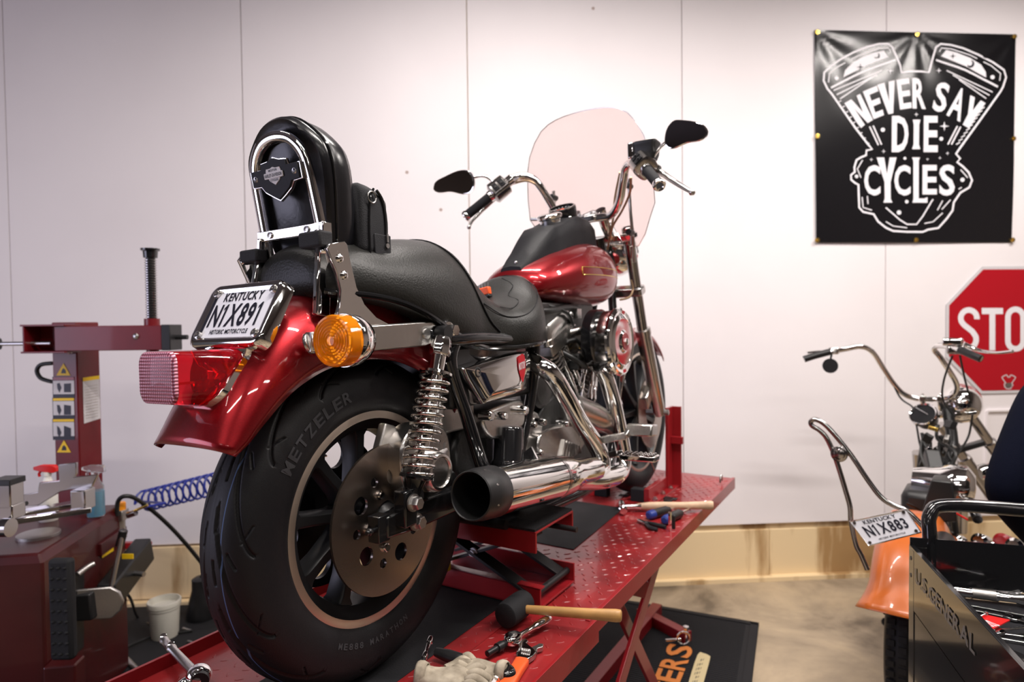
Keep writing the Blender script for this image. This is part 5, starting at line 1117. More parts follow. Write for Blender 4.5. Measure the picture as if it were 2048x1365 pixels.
t.part(MB().tube([c, LP(360, 1372, .012), LP(330, 1400, .012)], [.012, .009, .009], 14, 4), 'lower_handle', 'chrome')
c = LW(.03, .26, LT + .006); tag(MB().lathe(c, ZZ, [(0, .012), (.008, .012), (.01, .007), (.018, .007)], 6).build('bolt_head', 'black_satin'), 'black bolt standing on the table left of the rear tyre', 'bolt')
# screwdriver bit rack lying on the seat
qs = V(*Q(950, 590, .02)); wq = TB @ qs
t = Thing('bit_rack', wq, 'small red and black bit holder lying on the motorcycle seat', 'tool')
dd = (TB @ V(*Q(968, 582, .0)) - TB @ V(*Q(932, 592, .06))); L_ = dd.length; dd.normalize(); c = TB @ V(*Q(950, 589, .03))
t.part(MB().bar(c - dd * .05, c + dd * .05, .016, .022), 'holder', 'orange_grip', bevel=.003)
t.part(MB().bar(c - dd * .012 - ZZ * .002, c + dd * .02 - ZZ * .002, .018, .023), 'band', 'black_satin', bevel=.002); t.part(MB().bar(c - dd * .05 - ZZ * .014, c + dd * .052 - ZZ * .014, .02, .008), 'base', 'black_satin', bevel=.002)
for i in range(10): q = c + dd * (-.045 + .01 * i); t.part(MB().cyl(q + ZZ * .008, q + ZZ * .022, .002, n=8), 'bit', 'steel')
# ---------------------------------------------------------------- back wall: banner and stop sign
def bx2s(X, Y): return WS(1600 + X / 2.844, 40 + Y / 2.844)
s00, z00 = WS(1627, 68); s11, z11 = WS(2026, 485); SB0, SB1, ZB0, ZB1 = 1.998, 3.232, 1.958, 3.180
def brel(s, z):
    u, v = (s - SB0) / (SB1 - SB0), (z - ZB0) / (ZB1 - ZB0); o = .006
    for gu in (0, .5, 1.0):
        a = math.atan2(1 - v + 1e-3, u - gu); r = math.hypot(u - gu, 1 - v); o += .0030 * math.sin(a * 11 + gu * 5) * math.exp(-r * 3.2)
    o += .004 * math.sin(5 * u + 7 * v) * (1 - v) + .003 * math.sin(14 * (1 - v) + 9 * u) * max(0, .35 - u)
    return o + .004
bt = Thing('banner', WP(2.615, ZB0, .002), 'black vinyl shop banner with white engine drawing and lettering on the wall', 'banner', rot=Matrix.Rotation(WA, 3, 'Z'))
N = 64; bt.part(MB().grid([[WP(SB0 + (SB1 - SB0) * i / N + (.010 * (1 - j / N) if i == 0 else 0) - (.012 * (1 - j / N) if i == N else 0), ZB0 + (ZB1 - ZB0) * j / N, brel(SB0 + (SB1 - SB0) * i / N, ZB0 + (ZB1 - ZB0) * j / N)) for j in range(N + 1)] for i in range(N + 1)]), 'cloth', 'banner', ang=180)
def bfn(X, Y, o=.002): s_, z_ = bx2s(X, Y); return WP(s_, z_, brel(s_, z_) + o)
mb = MB()
ow = [(570, 303), (562, 262), (548, 235), (530, 190), (515, 158), (490, 142), (440, 143), (370, 160), (300, 188), (230, 225), (170, 265), (130, 305), (128, 350), (150, 395), (175, 425), (240, 520), (310, 620), (385, 715), (405, 738), (372, 745), (370, 772), (340, 785), (315, 800), (303, 840), (305, 868), (283, 885), (284, 912), (305, 930), (325, 940), (326, 1000), (328, 1070), (350, 1095), (410, 1108), (435, 1150), (480, 1185), (520, 1203), (600, 1208), (690, 1208), (720, 1195), (780, 1185), (830, 1130), (862, 1085), (868, 1040), (905, 985), (955, 955), (970, 915), (950, 870), (915, 835), (885, 812), (902, 792), (878, 765), (905, 725), (980, 620), (1060, 510), (1130, 412), (1145, 385), (1163, 330), (1150, 290), (1090, 245), (1000, 200), (920, 165), (850, 147), (790, 142), (765, 160), (748, 215), (725, 303), (680, 297), (620, 297)]
stroke(mb, ow, 11, bfn, True)
def sk(pts, w_, cl=False): stroke(mb, pts, w_, bfn, cl)
sk(spl([(170, 390), (350, 300), (535, 232)], 4, False), 11); sk(spl([(765, 232), (930, 290), (1115, 385)], 4, False), 11)
sk([(155, 360), (160, 310), (200, 275), (320, 210), (440, 168), (495, 165), (505, 185)], 6); sk([(1125, 350), (1130, 310), (1080, 265), (960, 205), (850, 170), (795, 165), (785, 185)], 6)
fillp(mb, [(240, 330), (250, 290), (290, 250), (350, 215), (420, 190), (470, 180), (495, 215), (370, 265)], bfn); fillp(mb, [(795, 210), (822, 176), (880, 190), (960, 222), (1020, 260), (1048, 300), (1050, 332), (930, 268)], bfn)
for k in range(3): sk([(185 + k * 18, 405 + k * 24), (460 - k * 30, 290 + k * 26 - (k == 2) * 10)], 6); sk([(825 + k * 35, 292 + k * 26), (1085 - k * 18, 420 + k * 18 - 5)], 6)
for k in range(9): sk([(215 + k * 20, 470 + k * 30), (228 + k * 20, 463 + k * 30)], 5)
for k in range(11): sk([(1040 - k * 14, 500 + k * 20), (1018 - k * 14, 512 + k * 20)], 6)
sk([(390, 610), (440, 715)], 8); sk([(410, 605), (458, 712)], 8); sk([(885, 608), (832, 712)], 8); sk([(903, 612), (852, 712)], 8)
sk([(350, 800), (320, 850), (340, 900)], 6); sk([(480, 1070), (560, 1140), (600, 1165), (655, 1165), (690, 1120), (750, 1022)], 8); sk([(345, 1010), (350, 1070), (400, 1085)], 6); sk([(375, 1005), (378, 1050)], 6)
sk([(805, 1030), (775, 1085)], 6); sk([(850, 1025), (800, 1080)], 6); sk([(480, 1150), (520, 1175), (600, 1185)], 6); sk([(700, 1160), (750, 1150), (805, 1100)], 6); sk([(905, 855), (945, 900)], 6); sk([(895, 965), (912, 955)], 6)
for cx, cy, r in ((202, 335, 12), (1085, 330, 12), (315, 893, 10), (555, 1098, 13), (916, 912, 12), (590, 790, 8), (600, 1036, 10), (795, 680, 11), (465, 628, 12)): fillp(mb, circ(cx, cy, r, 14), bfn)
for cx, cy, r in ((505, 294, 20), (780, 293, 18), (652, 542, 14), (812, 608, 28), (400, 797, 12), (718, 795, 10), (788, 788, 10), (470, 750, 14), (830, 762, 12)):
    fillp(mb, [p for k in range(4) for p in ((cx + r * math.cos(k * PI / 2), cy + r * math.sin(k * PI / 2)), (cx + r * .22 * math.cos(k * PI / 2 + PI / 4), cy + r * .22 * math.sin(k * PI / 2 + PI / 4)))], bfn)
bt.part(mb, 'engine_drawing', 'white', smooth=False)
mb = MB()
def star(cx, cy, r): fillp(mb, [p for k in range(4) for p in ((cx + r * math.cos(k * PI / 2), cy + r * math.sin(k * PI / 2)), (cx + r * .22 * math.cos(k * PI / 2 + PI / 4), cy + r * .22 * math.sin(k * PI / 2 + PI / 4)))], lambda X, Y: bfn(X, Y, .0032))
star(335, 273, 22); star(860, 211, 18)
for cx, cy, r in ((430, 210, 17), (958, 255, 22)):
    o_ = [(cx + r * math.cos(a), cy + r * math.sin(a)) for a in [math.radians(-60 + 200 * k / 12) for k in range(13)]] + [(cx - 5 + r * .75 * math.cos(a), cy - 5 + r * .75 * math.sin(a)) for a in [math.radians(140 - 200 * k / 12) for k in range(13)]]
    fillp(mb, o_, lambda X, Y: bfn(X, Y, .0032))
bt.part(mb, 'dark_stars', 'ink', smooth=False)
QD = dict(N=((246, 480), (322, 425), (408, 575), (338, 618)), E=((350, 412), (430, 378), (470, 545), (412, 568)), V=((430, 378), (522, 352), (530, 530), (475, 545)), E2=((540, 345), (612, 335), (625, 505), (560, 515)), R=((628, 335), (700, 335), (706, 512), (630, 508)), S=((772, 352), (848, 372), (812, 535), (740, 518)), A=((880, 385), (945, 402), (900, 585), (822, 545)), Y=((952, 425), (1045, 480), (950, 622), (885, 590)),
    D=((515, 550), (608, 550), (608, 755), (515, 755)), I=((635, 572), (672, 572), (672, 738), (635, 738)), E3=((695, 550), (775, 550), (775, 755), (695, 755)), C=((358, 828), (450, 828), (450, 1002), (358, 1002)), Y2=((430, 785), (540, 785), (540, 1042), (430, 1042)), C2=((530, 828), (622, 828), (622, 1002), (530, 1002)), L=((632, 785), (718, 785), (718, 1042), (632, 1042)), E4=((690, 828), (772, 828), (772, 995), (690, 995)), S2=((785, 826), (873, 826), (873, 1002), (785, 1002)))
for k_, q in QD.items():
    mb = MB(); ch_ = k_[0]
    if ch_ == 'I': fillp(mb, [(632, 572), (675, 572), (668, 600), (668, 712), (676, 738), (630, 738), (638, 712), (638, 600)], lambda X, Y: bfn(X, Y, .0026))
    elif ch_ == 'Y' and k_ == 'Y2': fillp(mb, [(430, 785), (472, 785), (488, 880), (504, 785), (542, 785), (508, 925), (508, 1020), (518, 1042), (466, 1042), (474, 1020), (474, 925)], lambda X, Y: bfn(X, Y, .0026))
    elif ch_ == 'L': fillp(mb, [(630, 785), (675, 785), (668, 805), (668, 1018), (700, 1018), (718, 1010), (718, 1042), (632, 1042), (638, 1020), (638, 805)], lambda X, Y: bfn(X, Y, .0026))
    elif ch_ == 'N': fillp(mb, [(246, 478), (285, 455), (352, 530), (315, 435), (335, 425), (408, 572), (378, 590), (300, 505), (362, 600), (340, 618), (318, 590)], lambda X, Y: bfn(X, Y, .0026))
    elif ch_ == 'Y': fillp(mb, [(960, 432), (985, 445), (972, 520), (1018, 462), (1045, 478), (985, 560), (950, 622), (915, 600), (945, 540)], lambda X, Y: bfn(X, Y, .0026))
    elif ch_ == 'V': fillp(mb, [(430, 375), (470, 362), (500, 470), (495, 356), (530, 348), (522, 535), (495, 540)], lambda X, Y: bfn(X, Y, .0026))
    else: put_glyph(mb, ch_, q, lambda X, Y: bfn(X, Y, .0026))
    if k_ in ('D', 'E3', 'S', 'S2', 'C', 'C2', 'E', 'E2', 'E4', 'R', 'A'):
        mb.add(*[([bfn(*( (Vector(q[3]) * (1 - u) + Vector(q[2]) * u) * (1 - v) + (Vector(q[0]) * (1 - u) + Vector(q[1]) * u) * v)[:], .0028) for u, v in ((.02, 0), (.30, 0), (.30, 1), (.02, 1))], [(0, 1, 2, 3)])] [0]) if k_ in ('D', 'E3', 'E', 'E2', 'E4', 'R') else None
    bt.part(mb, 'letter', 'white', smooth=False)
for u in (0, .5, 1):
    for v in (0, .5, 1):
        if u == .5 and v == .5: continue
        c = WP(SB0 + .014 + (SB1 - SB0 - .028) * u, ZB0 + .014 + (ZB1 - ZB0 - .028) * v, .016); bt.part(MB().lathe(c, -WN, [(0, .014), (.003, .0135), (.004, .008), (.003, .005), (.006, .004), (.0061, .0001)], 16), 'grommet', 'gold')
# stop sign
sc0, zc0, ap = 3.190, 1.437, .379
st = Thing('stop_sign', WP(sc0, zc0 - ap, .004), 'red octagonal STOP sign with white letters on the wall beneath the banner', 'sign', rot=Matrix.Rotation(WA, 3, 'Z'))
def oct_(a, o): R_ = a / math.cos(PI / 8); return [WP(sc0 + R_ * math.cos(PI / 8 + k * PI / 4), zc0 + R_ * math.sin(PI / 8 + k * PI / 4), o) for k in range(8)]
st.part(MB().loft([oct_(ap, .004), oct_(ap, .007)]), 'panel', 'label_white', smooth=False)
st.part(MB().loft([oct_(ap - .018, .0072), oct_(ap - .018, .0085)]), 'red_field', 'sign_red', smooth=False)
def sgf(X, Y): s_, z_ = WS(1580 + X / 3.412, 600 + Y / 3.412); return WP(s_, z_, .0092)
def arcs(cx, cy, rx, ry, a0, a1, n=14): return [(cx + rx * math.cos(math.radians(a0 + (a1 - a0) * k / n)), cy - ry * math.sin(math.radians(a0 + (a1 - a0) * k / n))) for k in range(n + 1)]
mb = MB(); stroke(mb, arcs(1212, 125, 55, 55, -8, 215, 16) + [(1180, 172), (1235, 215), (1256, 245)] + arcs(1212, 270, 50, 58, 18, -160, 14), 38, sgf); st.part(mb, 'letter', 'white', smooth=False)
mb = MB(); fillp(mb, [(1300, 56), (1445, 56), (1445, 98), (1392, 98), (1392, 345), (1352, 345), (1352, 98), (1300, 98)], sgf); st.part(mb, 'letter', 'white', smooth=False)
mb = MB(); stroke(mb, arcs(1530, 120, 52, 55, 0, 180, 14) + arcs(1530, 280, 52, 55, 180, 360, 14), 38, sgf, True); st.part(mb, 'letter', 'white', smooth=False)
mb = MB(); fillp(mb, [(1640, 56), (1720, 56), (1770, 90), (1770, 170), (1720, 210), (1680, 210), (1680, 345), (1640, 345)], sgf); st.part(mb, 'letter', 'white', smooth=False)
mb = MB(); sc_f = lambda X, Y: sgf(1484 + (X - 645) * .088, 560 + (Y - 670) * .088)
stroke(mb, ow, 70, sc_f, True); st.part(mb, 'small_emblem', 'label_white', smooth=False)
mb = MB(); fillp(mb, [(410, 740), (880, 740), (900, 1080), (640, 1150), (380, 1080)], sc_f); st.part(mb, 'small_emblem', 'alum_dull', smooth=False)
# ---------------------------------------------------------------- tyre changer at the left
YC = 2.72                                                    # depth of the column face
def w(px, py, Y): return WY(px, py, Y)
cb = w(150, 1150, YC); cb.z = 0
tc_ = Thing('tire_changer', (-1.9, 2.5, 0), 'dark red tyre changing machine with a tall column and warning stickers', 'tyre changer')
def pr(px, Y): return w(px, 666, Y).x
x0, x1, x2 = pr(103, YC), pr(152, YC), pr(186, YC + .06)
ztop = w(130, 645, YC).z
col_ = [V(x0, YC, 0), V(x1, YC, 0), V(x2, YC + .10, 0), V(x0 + (x2 - x1), YC + .10, 0)]
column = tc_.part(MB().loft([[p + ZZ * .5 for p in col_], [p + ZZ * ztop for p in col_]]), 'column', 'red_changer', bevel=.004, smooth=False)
ay = YC - .10
arm = MB(); xa, xb = pr(48, ay), pr(323, ay); za, zb_ = w(200, 702, ay).z, w(200, 652, ay).z
xc_ = pr(108, ay)
arm.box(((xc_ + xb) / 2, ay + .045, (za + zb_) / 2), (xb - xc_, .09, zb_ - za))
arm = tc_.part(arm, 'swing_arm', 'red_changer', bevel=.003, smooth=False)
mb = MB(); mb.box(((xa + xc_) / 2 + .02, ay + .085, (za + zb_) / 2), (xc_ - xa + .04, .008, zb_ - za + .01)).box(((xa + xc_) / 2 + .02, ay + .04, zb_ + .004), (xc_ - xa + .06, .10, .008)).box(((xa + xc_) / 2 + .02, ay + .04, za - .004), (xc_ - xa + .06, .10, .008)).box((xa + .004, ay + .04, (za + zb_) / 2), (.008, .10, zb_ - za))
tc_.part(mb, 'arm_bracket', 'red_changer', bevel=.002, smooth=False)
mb = MB().cyl((xa - .14, ay + .03, w(50, 688, ay).z), (xa + .09, ay + .03, w(50, 688, ay).z), .009); tc_.part(mb, 'clamp_rod', 'steel')
mb = MB().lathe((xa - .13, ay + .03, w(50, 688, ay).z), (-1, 0, 0), [(0, .018), (.006, .03), (.03, .033), (.036, .02)], 8); tc_.part(mb, 'clamp_knob', 'black_satin')
mb = MB().box((xb + .018, ay + .045, (za + zb_) / 2), (.038, .096, zb_ - za + .004)); tc_.part(mb, 'arm_end_block', 'black_satin', bevel=.003)
mb = MB().cyl((xb + .036, ay + .045, (za + zb_) / 2), (xb + .085, ay + .045, (za + zb_) / 2), .010); tc_.part(mb, 'end_bolt', 'black_satin')
q = w(272, 673, ay - .001); tc_.part(MB().lathe((q.x, ay, q.z), (0, -1, 0), [(0, .012), (.004, .012), (.008, .006)], 16), 'arm_bolt', 'steel')
q = w(110, 706, ay); tc_.part(MB().sphere((q.x, YC - .01, q.z), .011, 14), 'chrome_ball', 'chrome')
# vertical rack shaft with a cap
sx_ = w(303, 600, ay + .045).x; zt_, zb2 = w(303, 512, ay + .045).z, w(303, 780, ay + .045).z
sh_ = tc_.part(MB().cyl((sx_, ay + .045, zb2), (sx_, ay + .045, zt_), .0185), 'vertical_shaft', 'black_satin')
prof = []; z = w(303, 640, ay).z
n_ = 26; dz = (zt_ - z) / n_
for k in range(n_): prof += [(k * dz, .0235), (k * dz + dz * .3, .0235), (k * dz + dz * .4, .0180), (k * dz + dz * .95, .0180)]
tc_.part(MB().lathe((sx_, ay + .045, z), ZZ, prof, 24), 'rack_teeth', 'chrome_dark', sh_, ang=20)
tc_.part(MB().lathe((sx_, ay + .045, zt_ - .01), ZZ, [(0, .024), (.002, .027), (.028, .029), (.032, .037), (.04, .037)], 28), 'shaft_cap', 'black', sh_)
tc_.part(MB().cyl((sx_, ay + .045, zb_ - .002), (sx_, ay + .045, zb_ + .028), .03, n=24), 'shaft_collar', 'red_changer')
tc_.part(MB().cyl((sx_, ay + .045, za - .09), (sx_, ay + .045, za + .002), .024, n=24), 'shaft_sleeve', 'red_changer')
mb = MB().tube([w(104, 727, YC + .02), w(82, 730, YC + .02), w(74, 742, YC + .02), w(82, 757, YC + .02), w(104, 764, YC + .02)], .009, 12, 4); tc_.part(mb, 'column_handle', 'black_satin')
# stickers on the column
def stick(px0, py0, px1, py1, m, Y=YC, off=.0012, name='sticker'):
    a, b = w(px0, py0, Y), w(px1, py1, Y); return tc_.part(MB().box(((a.x + b.x) / 2, Y - off, (a.z + b.z) / 2), (abs(b.x - a.x), .0008, abs(a.z - b.z))), name, m, smooth=False)
def tri(cx, cy, r, Y=YC):
    P_ = [w(cx, cy - r, Y - .0014), w(cx + r, cy + r * .75, Y - .0014), w(cx - r, cy + r * .75, Y - .0014)]
    o = tc_.part(MB().prism(P_, (0, -.0008, 0)), 'warning_triangle', 'yellow', smooth=False)
    P_ = [w(cx - r * .35, cy + r * .45, Y - .0026), w(cx - r * .2, cy - r * .1, Y - .0026), w(cx, cy - r * .3, Y - .0026), w(cx + r * .3, cy + .1, Y - .0026), w(cx + r * .35, cy + r * .45, Y - .0026)]
    tc_.part(MB().prism(P_, (0, -.0005, 0)), 'hazard_symbol', 'ink', o, smooth=False)
tri(127, 741, 14); tri(128, 895, 14)
rn = random.Random(3)
for i, (ya, yb, top, tm) in enumerate(((754, 796, 762, 'red_dark'), (796, 838, 803, 'yellow'), (838, 880, 845, 'yellow'))):
    s_ = stick(105, ya, 150, yb, 'ink'); tc_
    tc_.part(MB().box(((w(106, ya, YC).x + w(149, ya, YC).x) / 2, YC - .0022, (w(106, top, YC).z + w(106, yb - 7, YC).z) / 2), (w(149, ya, YC).x - w(107, ya, YC).x, .0006, w(106, top, YC).z - w(106, yb - 7, YC).z)), 'white_field', 'label_white', s_, smooth=False)
    tc_.part(MB().box(((w(106, ya, YC).x + w(149, ya, YC).x) / 2, YC - .0022, (w(106, ya + 1, YC).z + w(106, top - 1, YC).z) / 2), (w(149, ya, YC).x - w(107, ya, YC).x, .0006, w(106, ya + 1, YC).z - w(106, top - 1, YC).z)), 'header', tm, s_, smooth=False)
    for pts in (((114, 768), (119, 766), (123, 776), (119, 786), (115, 778)), ((128, 768), (142, 767), (142, 785), (128, 785)), ):
        dy_ = ya - 754; tc_.part(MB().prism([w(x, y + dy_ + (3 * i if j else 0), YC - .0028) for j, (x, y) in enumerate(pts)], (0, -.0005, 0)), 'pictogram', 'ink', s_, smooth=False)
# long label on the side of the column
nv = (col_[2] - col_[1]).normalized(); nn_ = V(nv.y, -nv.x, 0)
def sidep(t, z, o=.001): return col_[1] + (col_[2] - col_[1]) * t + ZZ * z + nn_ * o
zl0, zl1 = w(170, 846, YC + .05).z, w(170, 755, YC + .05).z
lb_ = tc_.part(MB().prism([sidep(.22, zl0), sidep(.95, zl0 + .012), sidep(.95, zl1 + .004), sidep(.22, zl1)], nn_ * .0006), 'instruction_label', 'label_white', smooth=False)
tc_.part(MB().prism([sidep(.22, zl1 - .016, .0018), sidep(.95, zl1 - .012, .0018), sidep(.95, zl1 + .004, .0018), sidep(.22, zl1, .0018)], nn_ * .0005), 'yellow_strip', 'yellow', lb_, smooth=False)
mb = MB()
for k in range(12): z = zl0 + .02 + k * (zl1 - zl0 - .05) / 12; mb.prism([sidep(.3, z, .0018), sidep(.85, z + .004, .0018), sidep(.85, z + .007, .0018), sidep(.3, z + .003, .0018)], nn_ * .0004)
tc_.part(mb, 'print', 'alum_dull', lb_, smooth=False)
# cabinet
A_, B_ = V(-1.60, 2.12, 0), V(-1.70, 2.74, 0); zc2 = .74
dv = (B_ - A_).normalized(); lv_ = V(-dv.y, dv.x, 0)
cabp = [A_, B_, B_ + lv_ * .75, A_ + lv_ * .75]
tc_.part(MB().loft([[p + ZZ * .02 for p in cabp], [p + ZZ * (zc2 - .03) for p in cabp], [p + (sum(cabp, V(0, 0, 0)) / 4 - p) * .04 + ZZ * zc2 for p in cabp]]), 'cabinet', 'red_cabinet_shaded', bevel=.008, smooth=False)
tc_.part(MB().bar(B_ + ZZ * .62 - dv * .25 + V(.004, 0, 0), B_ + ZZ * .62 - dv * .02 + V(.004, 0, 0), .02, .05), 'side_flange', 'red_cabinet_shaded', bevel=.003)
def fc_(t, z, o=.004): return A_ + dv * t - lv_ * o + ZZ * z
lp_ = tc_.part(MB().prism([fc_(.40, .58), fc_(.50, .575), fc_(.50, .64), fc_(.40, .645)], -lv_ * .001), 'yellow_label', 'yellow', smooth=False)
# foot well frame and rubber wheel pad
tc_.part(MB().prism([fc_(.10, .30, .001), fc_(.24, .30, .001), fc_(.26, .60, .001), fc_(.10, .60, .001)], -lv_ * .004), 'recess_shade', 'black_satin', smooth=False)  # thin black plate on the face, its colour imitating shade inside a recess
tc_.part(MB().prism([fc_(-.02, .02, .0), fc_(.05, .02, .0), fc_(.05, .36, .0), fc_(-.02, .36, .0)], -lv_ * .10), 'front_post', 'red_cabinet_shaded', bevel=.006, smooth=False)
pc_ = w(126, 1218, 2.08); pad_ = tc_.part(MB().box(pc_, (.075, .035, .34)), 'wheel_rest_pad', 'rubber', bevel=.012)
for i in range(3):
    for j in range(9): tc_.part(MB().sphere(pc_ + V(-.022 + .022 * i, -.018, -.145 + .036 * j), .006, 8), 'pad_stud', 'rubber', pad_) if (i + j) % 1 == 0 else None
# bead breaker arm with shovel blade
g0, g1 = w(215, 1195, 2.45), w(290, 1098, 2.75)
tc_.part(MB().bar(g0, g1, .07, .11), 'breaker_arm', 'black_satin', bevel=.008)
lb2 = w(262, 1127, 2.54); tc_.part(MB().box(lb2 + V(0, -.02, .035), (.045, .004, .02)), 'orange_label', 'yellow', smooth=False)
tc_.part(MB().bar(w(228, 1092, 2.72), w(302, 1090, 2.82), .03, .03), 'breaker_bracket', 'red_lift', bevel=.003); q = w(284, 1146, 2.6); tc_.part(MB().cyl(q + V(-.05, 0, 0), q + V(.02, -.02, .0), .010), 'lock_pin', 'steel')
bl = [(150, 1182), (192, 1178), (220, 1176), (238, 1186), (246, 1204), (240, 1222), (222, 1238), (190, 1240), (150, 1244)]
tc_.part(MB().prism([w(x, y, 2.32 + .0006 * (x - 150)) for x, y in bl], (0.0, .012, 0)), 'bead_breaker_blade', 'alum_dull', bevel=.003)
tc_.part(MB().bar(w(125, 1215, 2.34), w(190, 1210, 2.34), .05, .10), 'blade_mount', 'black_satin', bevel=.006)
tc_.part(MB().cyl(w(222, 1178, 2.44), w(246, 1062, 2.5), .009), 'cylinder_rod', 'steel'); tc_.part(MB().cyl(w(239, 1092, 2.5), w(247, 1062, 2.5), .016), 'rod_grip', 'black_satin')
tc_.part(MB().tube([w(155, 1150, 2.3), w(175, 1135, 2.34), w(188, 1128, 2.36)], .010, 10, 4), 'valve_lever', 'alum_dull')
# turntable on top with jaws
q = WZ(77, 1067, zc2 + .01); tt = tc_.part(MB().lathe((q.x, q.y, zc2), ZZ, [(0, .068), (.01, .068), (.012, .064), (.014, .03)], 40), 'turntable', 'alum_dull')
for a, b, ww, hh, m in ((w(-30, 1052, 2.05), w(180, 1020, 2.3), .03, .02, 'chrome'), (w(0, 1035, 2.15), w(165, 1005, 2.4), .06, .015, 'chrome_dark')): tc_.part(MB().bar(a, b, ww, hh), 'slide_rail', m, tt, bevel=.003)
mb = MB().prism([w(x, y, 2.35) for x, y in ((36, 992), (75, 985), (78, 966), (118, 962), (116, 930), (152, 926), (152, 948), (148, 955), (195, 950), (182, 975), (140, 980), (120, 984), (95, 1000), (75, 1012), (36, 1014))], (0, .012, 0)); tc_.part(mb, 'clamp_plate', 'chrome_dark', tt, bevel=.002)
mb = MB().box(w(166, 998, 2.33), (.055, .06, .075)); tc_.part(mb, 'jaw', 'chrome_dark', tt, bevel=.004)
mb = MB().box(w(17, 990, 2.1), (.06, .06, .085)).box(w(22, 1022, 2.1), (.055, .06, .05)); tc_.part(mb, 'jaw', 'chrome_dark', tt, bevel=.004); tc_.part(MB().box(w(15, 962, 2.1), (.07, .07, .02)), 'jaw_cap', 'black_satin', tt, bevel=.002)
tc_.part(MB().cyl(w(40, 1010, 2.15), w(54, 1007, 2.15), .007), 'jaw_pin', 'black_satin', tt)
tc_.part(MB().cyl(w(5, 1056, 2.05), w(22, 1056, 2.05), .03), 'jaw_pivot', 'chrome_dark', tt)
# air regulator on the cabinet side
q = w(240, 1030, 2.70); rg_ = tc_.part(MB().box(q, (.05, .05, .045)).cyl(q + V(0, 0, -.02), q + V(.0, 0, -.075), .02).cyl(q + V(-.09, 0, -.02), q, .016), 'air_regulator', 'alum_dull', bevel=.004)
tc_.part(MB().lathe(q + V(.005, 0, .02), ZZ, [(0, .019), (.03, .019), (.034, .016)], 20), 'regulator_knob', 'orange_cap', rg_); tc_.part(MB().cyl(q + V(.04, -.01, .0), q + V(.075, -.01, .012), .014), 'gauge', 'chrome_dark', rg_); tc_.part(MB().cyl(q + V(.05, 0, .01), q + V(.12, 0, .04), .006), 'quick_connector', 'gold', rg_)
tc_.part(MB().tube([q + V(-.03, -.02, -.03), q + V(.0, -.04, -.08), q + V(-.03, -.04, -.13), q + V(-.08, -.02, -.13)], .005, 8, 5), 'short_hose', 'cable', rg_)
# coiled air hose, black cable
p0, p1 = w(288, 1003, 3.05), w(440, 966, 2.9); d = p1 - p0; L_ = d.length; d.normalize(); up_ = (ZZ - d * ZZ.dot(d)).normalized(); sd = d.cross(up_)
pts = [p0 + V(-.03, 0, .0), ]
for k in range(11 * 14): t_ = k / 14; a = 2 * PI * t_; pts.append(p0 + d * (L_ * t_ / 11) + up_ * .05 * math.sin(a) + sd * .05 * math.cos(a))
s_, z_ = WS(640, 860); pts += [p1 + V(.10, .04, .0), p1 + V(.22, .14, .05), WP(s_, z_, .06), WP(s_, z_, .004)]
pts = [q + V(.10, 0, .03), q + V(.14, .1, .02)] + pts
tag(MB().tube(pts, .0055, 8, 1).build('coiled_air_hose', 'blue_hose'), 'blue coiled air hose hanging in front of the wall left of the rear tyre', 'hose')
tag(MB().tube([w(234, 1032, 2.66), w(236, 1004, 2.66), w(250, 993, 2.66), w(275, 1000, 2.7), w(320, 1035, 2.8), w(360, 1075, 2.9), w(404, 1128, 3.0), w(440, 1180, 3.05), WZ(470, 1240, .01)], .009, 10, 6).build('air_line', 'cable'), 'thick black hose arching from the tyre changer regulator down to the floor', 'hose')
tag(MB().tube([w(250, 1185, 2.7), w(262, 1200, 2.75), WZ(275, 1235, .012), WZ(300, 1250, .012)], .006, 8, 5).build('power_cord', 'cable'), 'thin black cord on the floor behind the white bucket', 'cord')
# spray bottles standing on the changer
def bottle(c, h, r, label, m, trig):
    t = Thing('spray_bottle', c, label, 'bottle')
    b = t.part(MB().lathe(c, ZZ, [(0, r * .9), (.006, r), (h * .5, r), (h * .62, r * .92), (h * .72, r * .55), (h * .82, r * .38), (h * .86, r * .36)], 28), 'bottle_body', m)
    t.part(MB().cyl(c + ZZ * (h * .84), c + ZZ * (h * .91), r * .45), 'collar', trig[0]); t.part(MB().loft([[c + V(x * k, y, h * .95 + z) for x, y, z in ((-.045, -.01, -.006), (.03, -.012, -.012), (.03, .012, -.012), (-.045, .01, -.006), (-.045, .008, .012), (.028, .01, .018), (.028, -.01, .018), (-.045, -.008, .012))][:4], [c + V(x, y, h * .95 + z) for x, y, z in ((-.045, -.008, .012), (.028, -.01, .018), (.028, .01, .018), (-.045, .008, .012))]] if False else [[c + V(x, -w2, h * .95 + z) , c + V(x, w2, h * .95 + z), c + V(x, w2, h * .95 + z2), c + V(x, -w2, h * .95 + z2)] for x, w2, z, z2 in ((-.05, .008, .0, .012), (-.02, .012, -.006, .02), (.03, .012, -.012, .018), (.04, .008, -.008, .01))]), 'spray_head', trig[1], bevel=.002)
    t.part(MB().tube([c + V(-.02, 0, h * .94), c + V(-.032, 0, h * .88), c + V(-.03, 0, h * .82)], .005, 8, 4), 'trigger', trig[1])
    return t, b
q = w(192, 1018, 2.55); q.z = zc2
t, b = bottle(q, .20, .032, 'clear bottle of blue liquid on the tyre changer beside the column', 'clear', ('clear', 'clear'))
t.part(MB().lathe(q + ZZ * .004, ZZ, [(0, .028), (.1, .0295), (.102, .0001)], 24), 'liquid', 'blue_liquid', b)
q = w(96, 1000, 2.5); q.z = zc2; bottle(q, .215, .034, 'white spray bottle with a red trigger behind the turntable clamps', 'white_plastic', ('white_plastic', 'bright_red'))
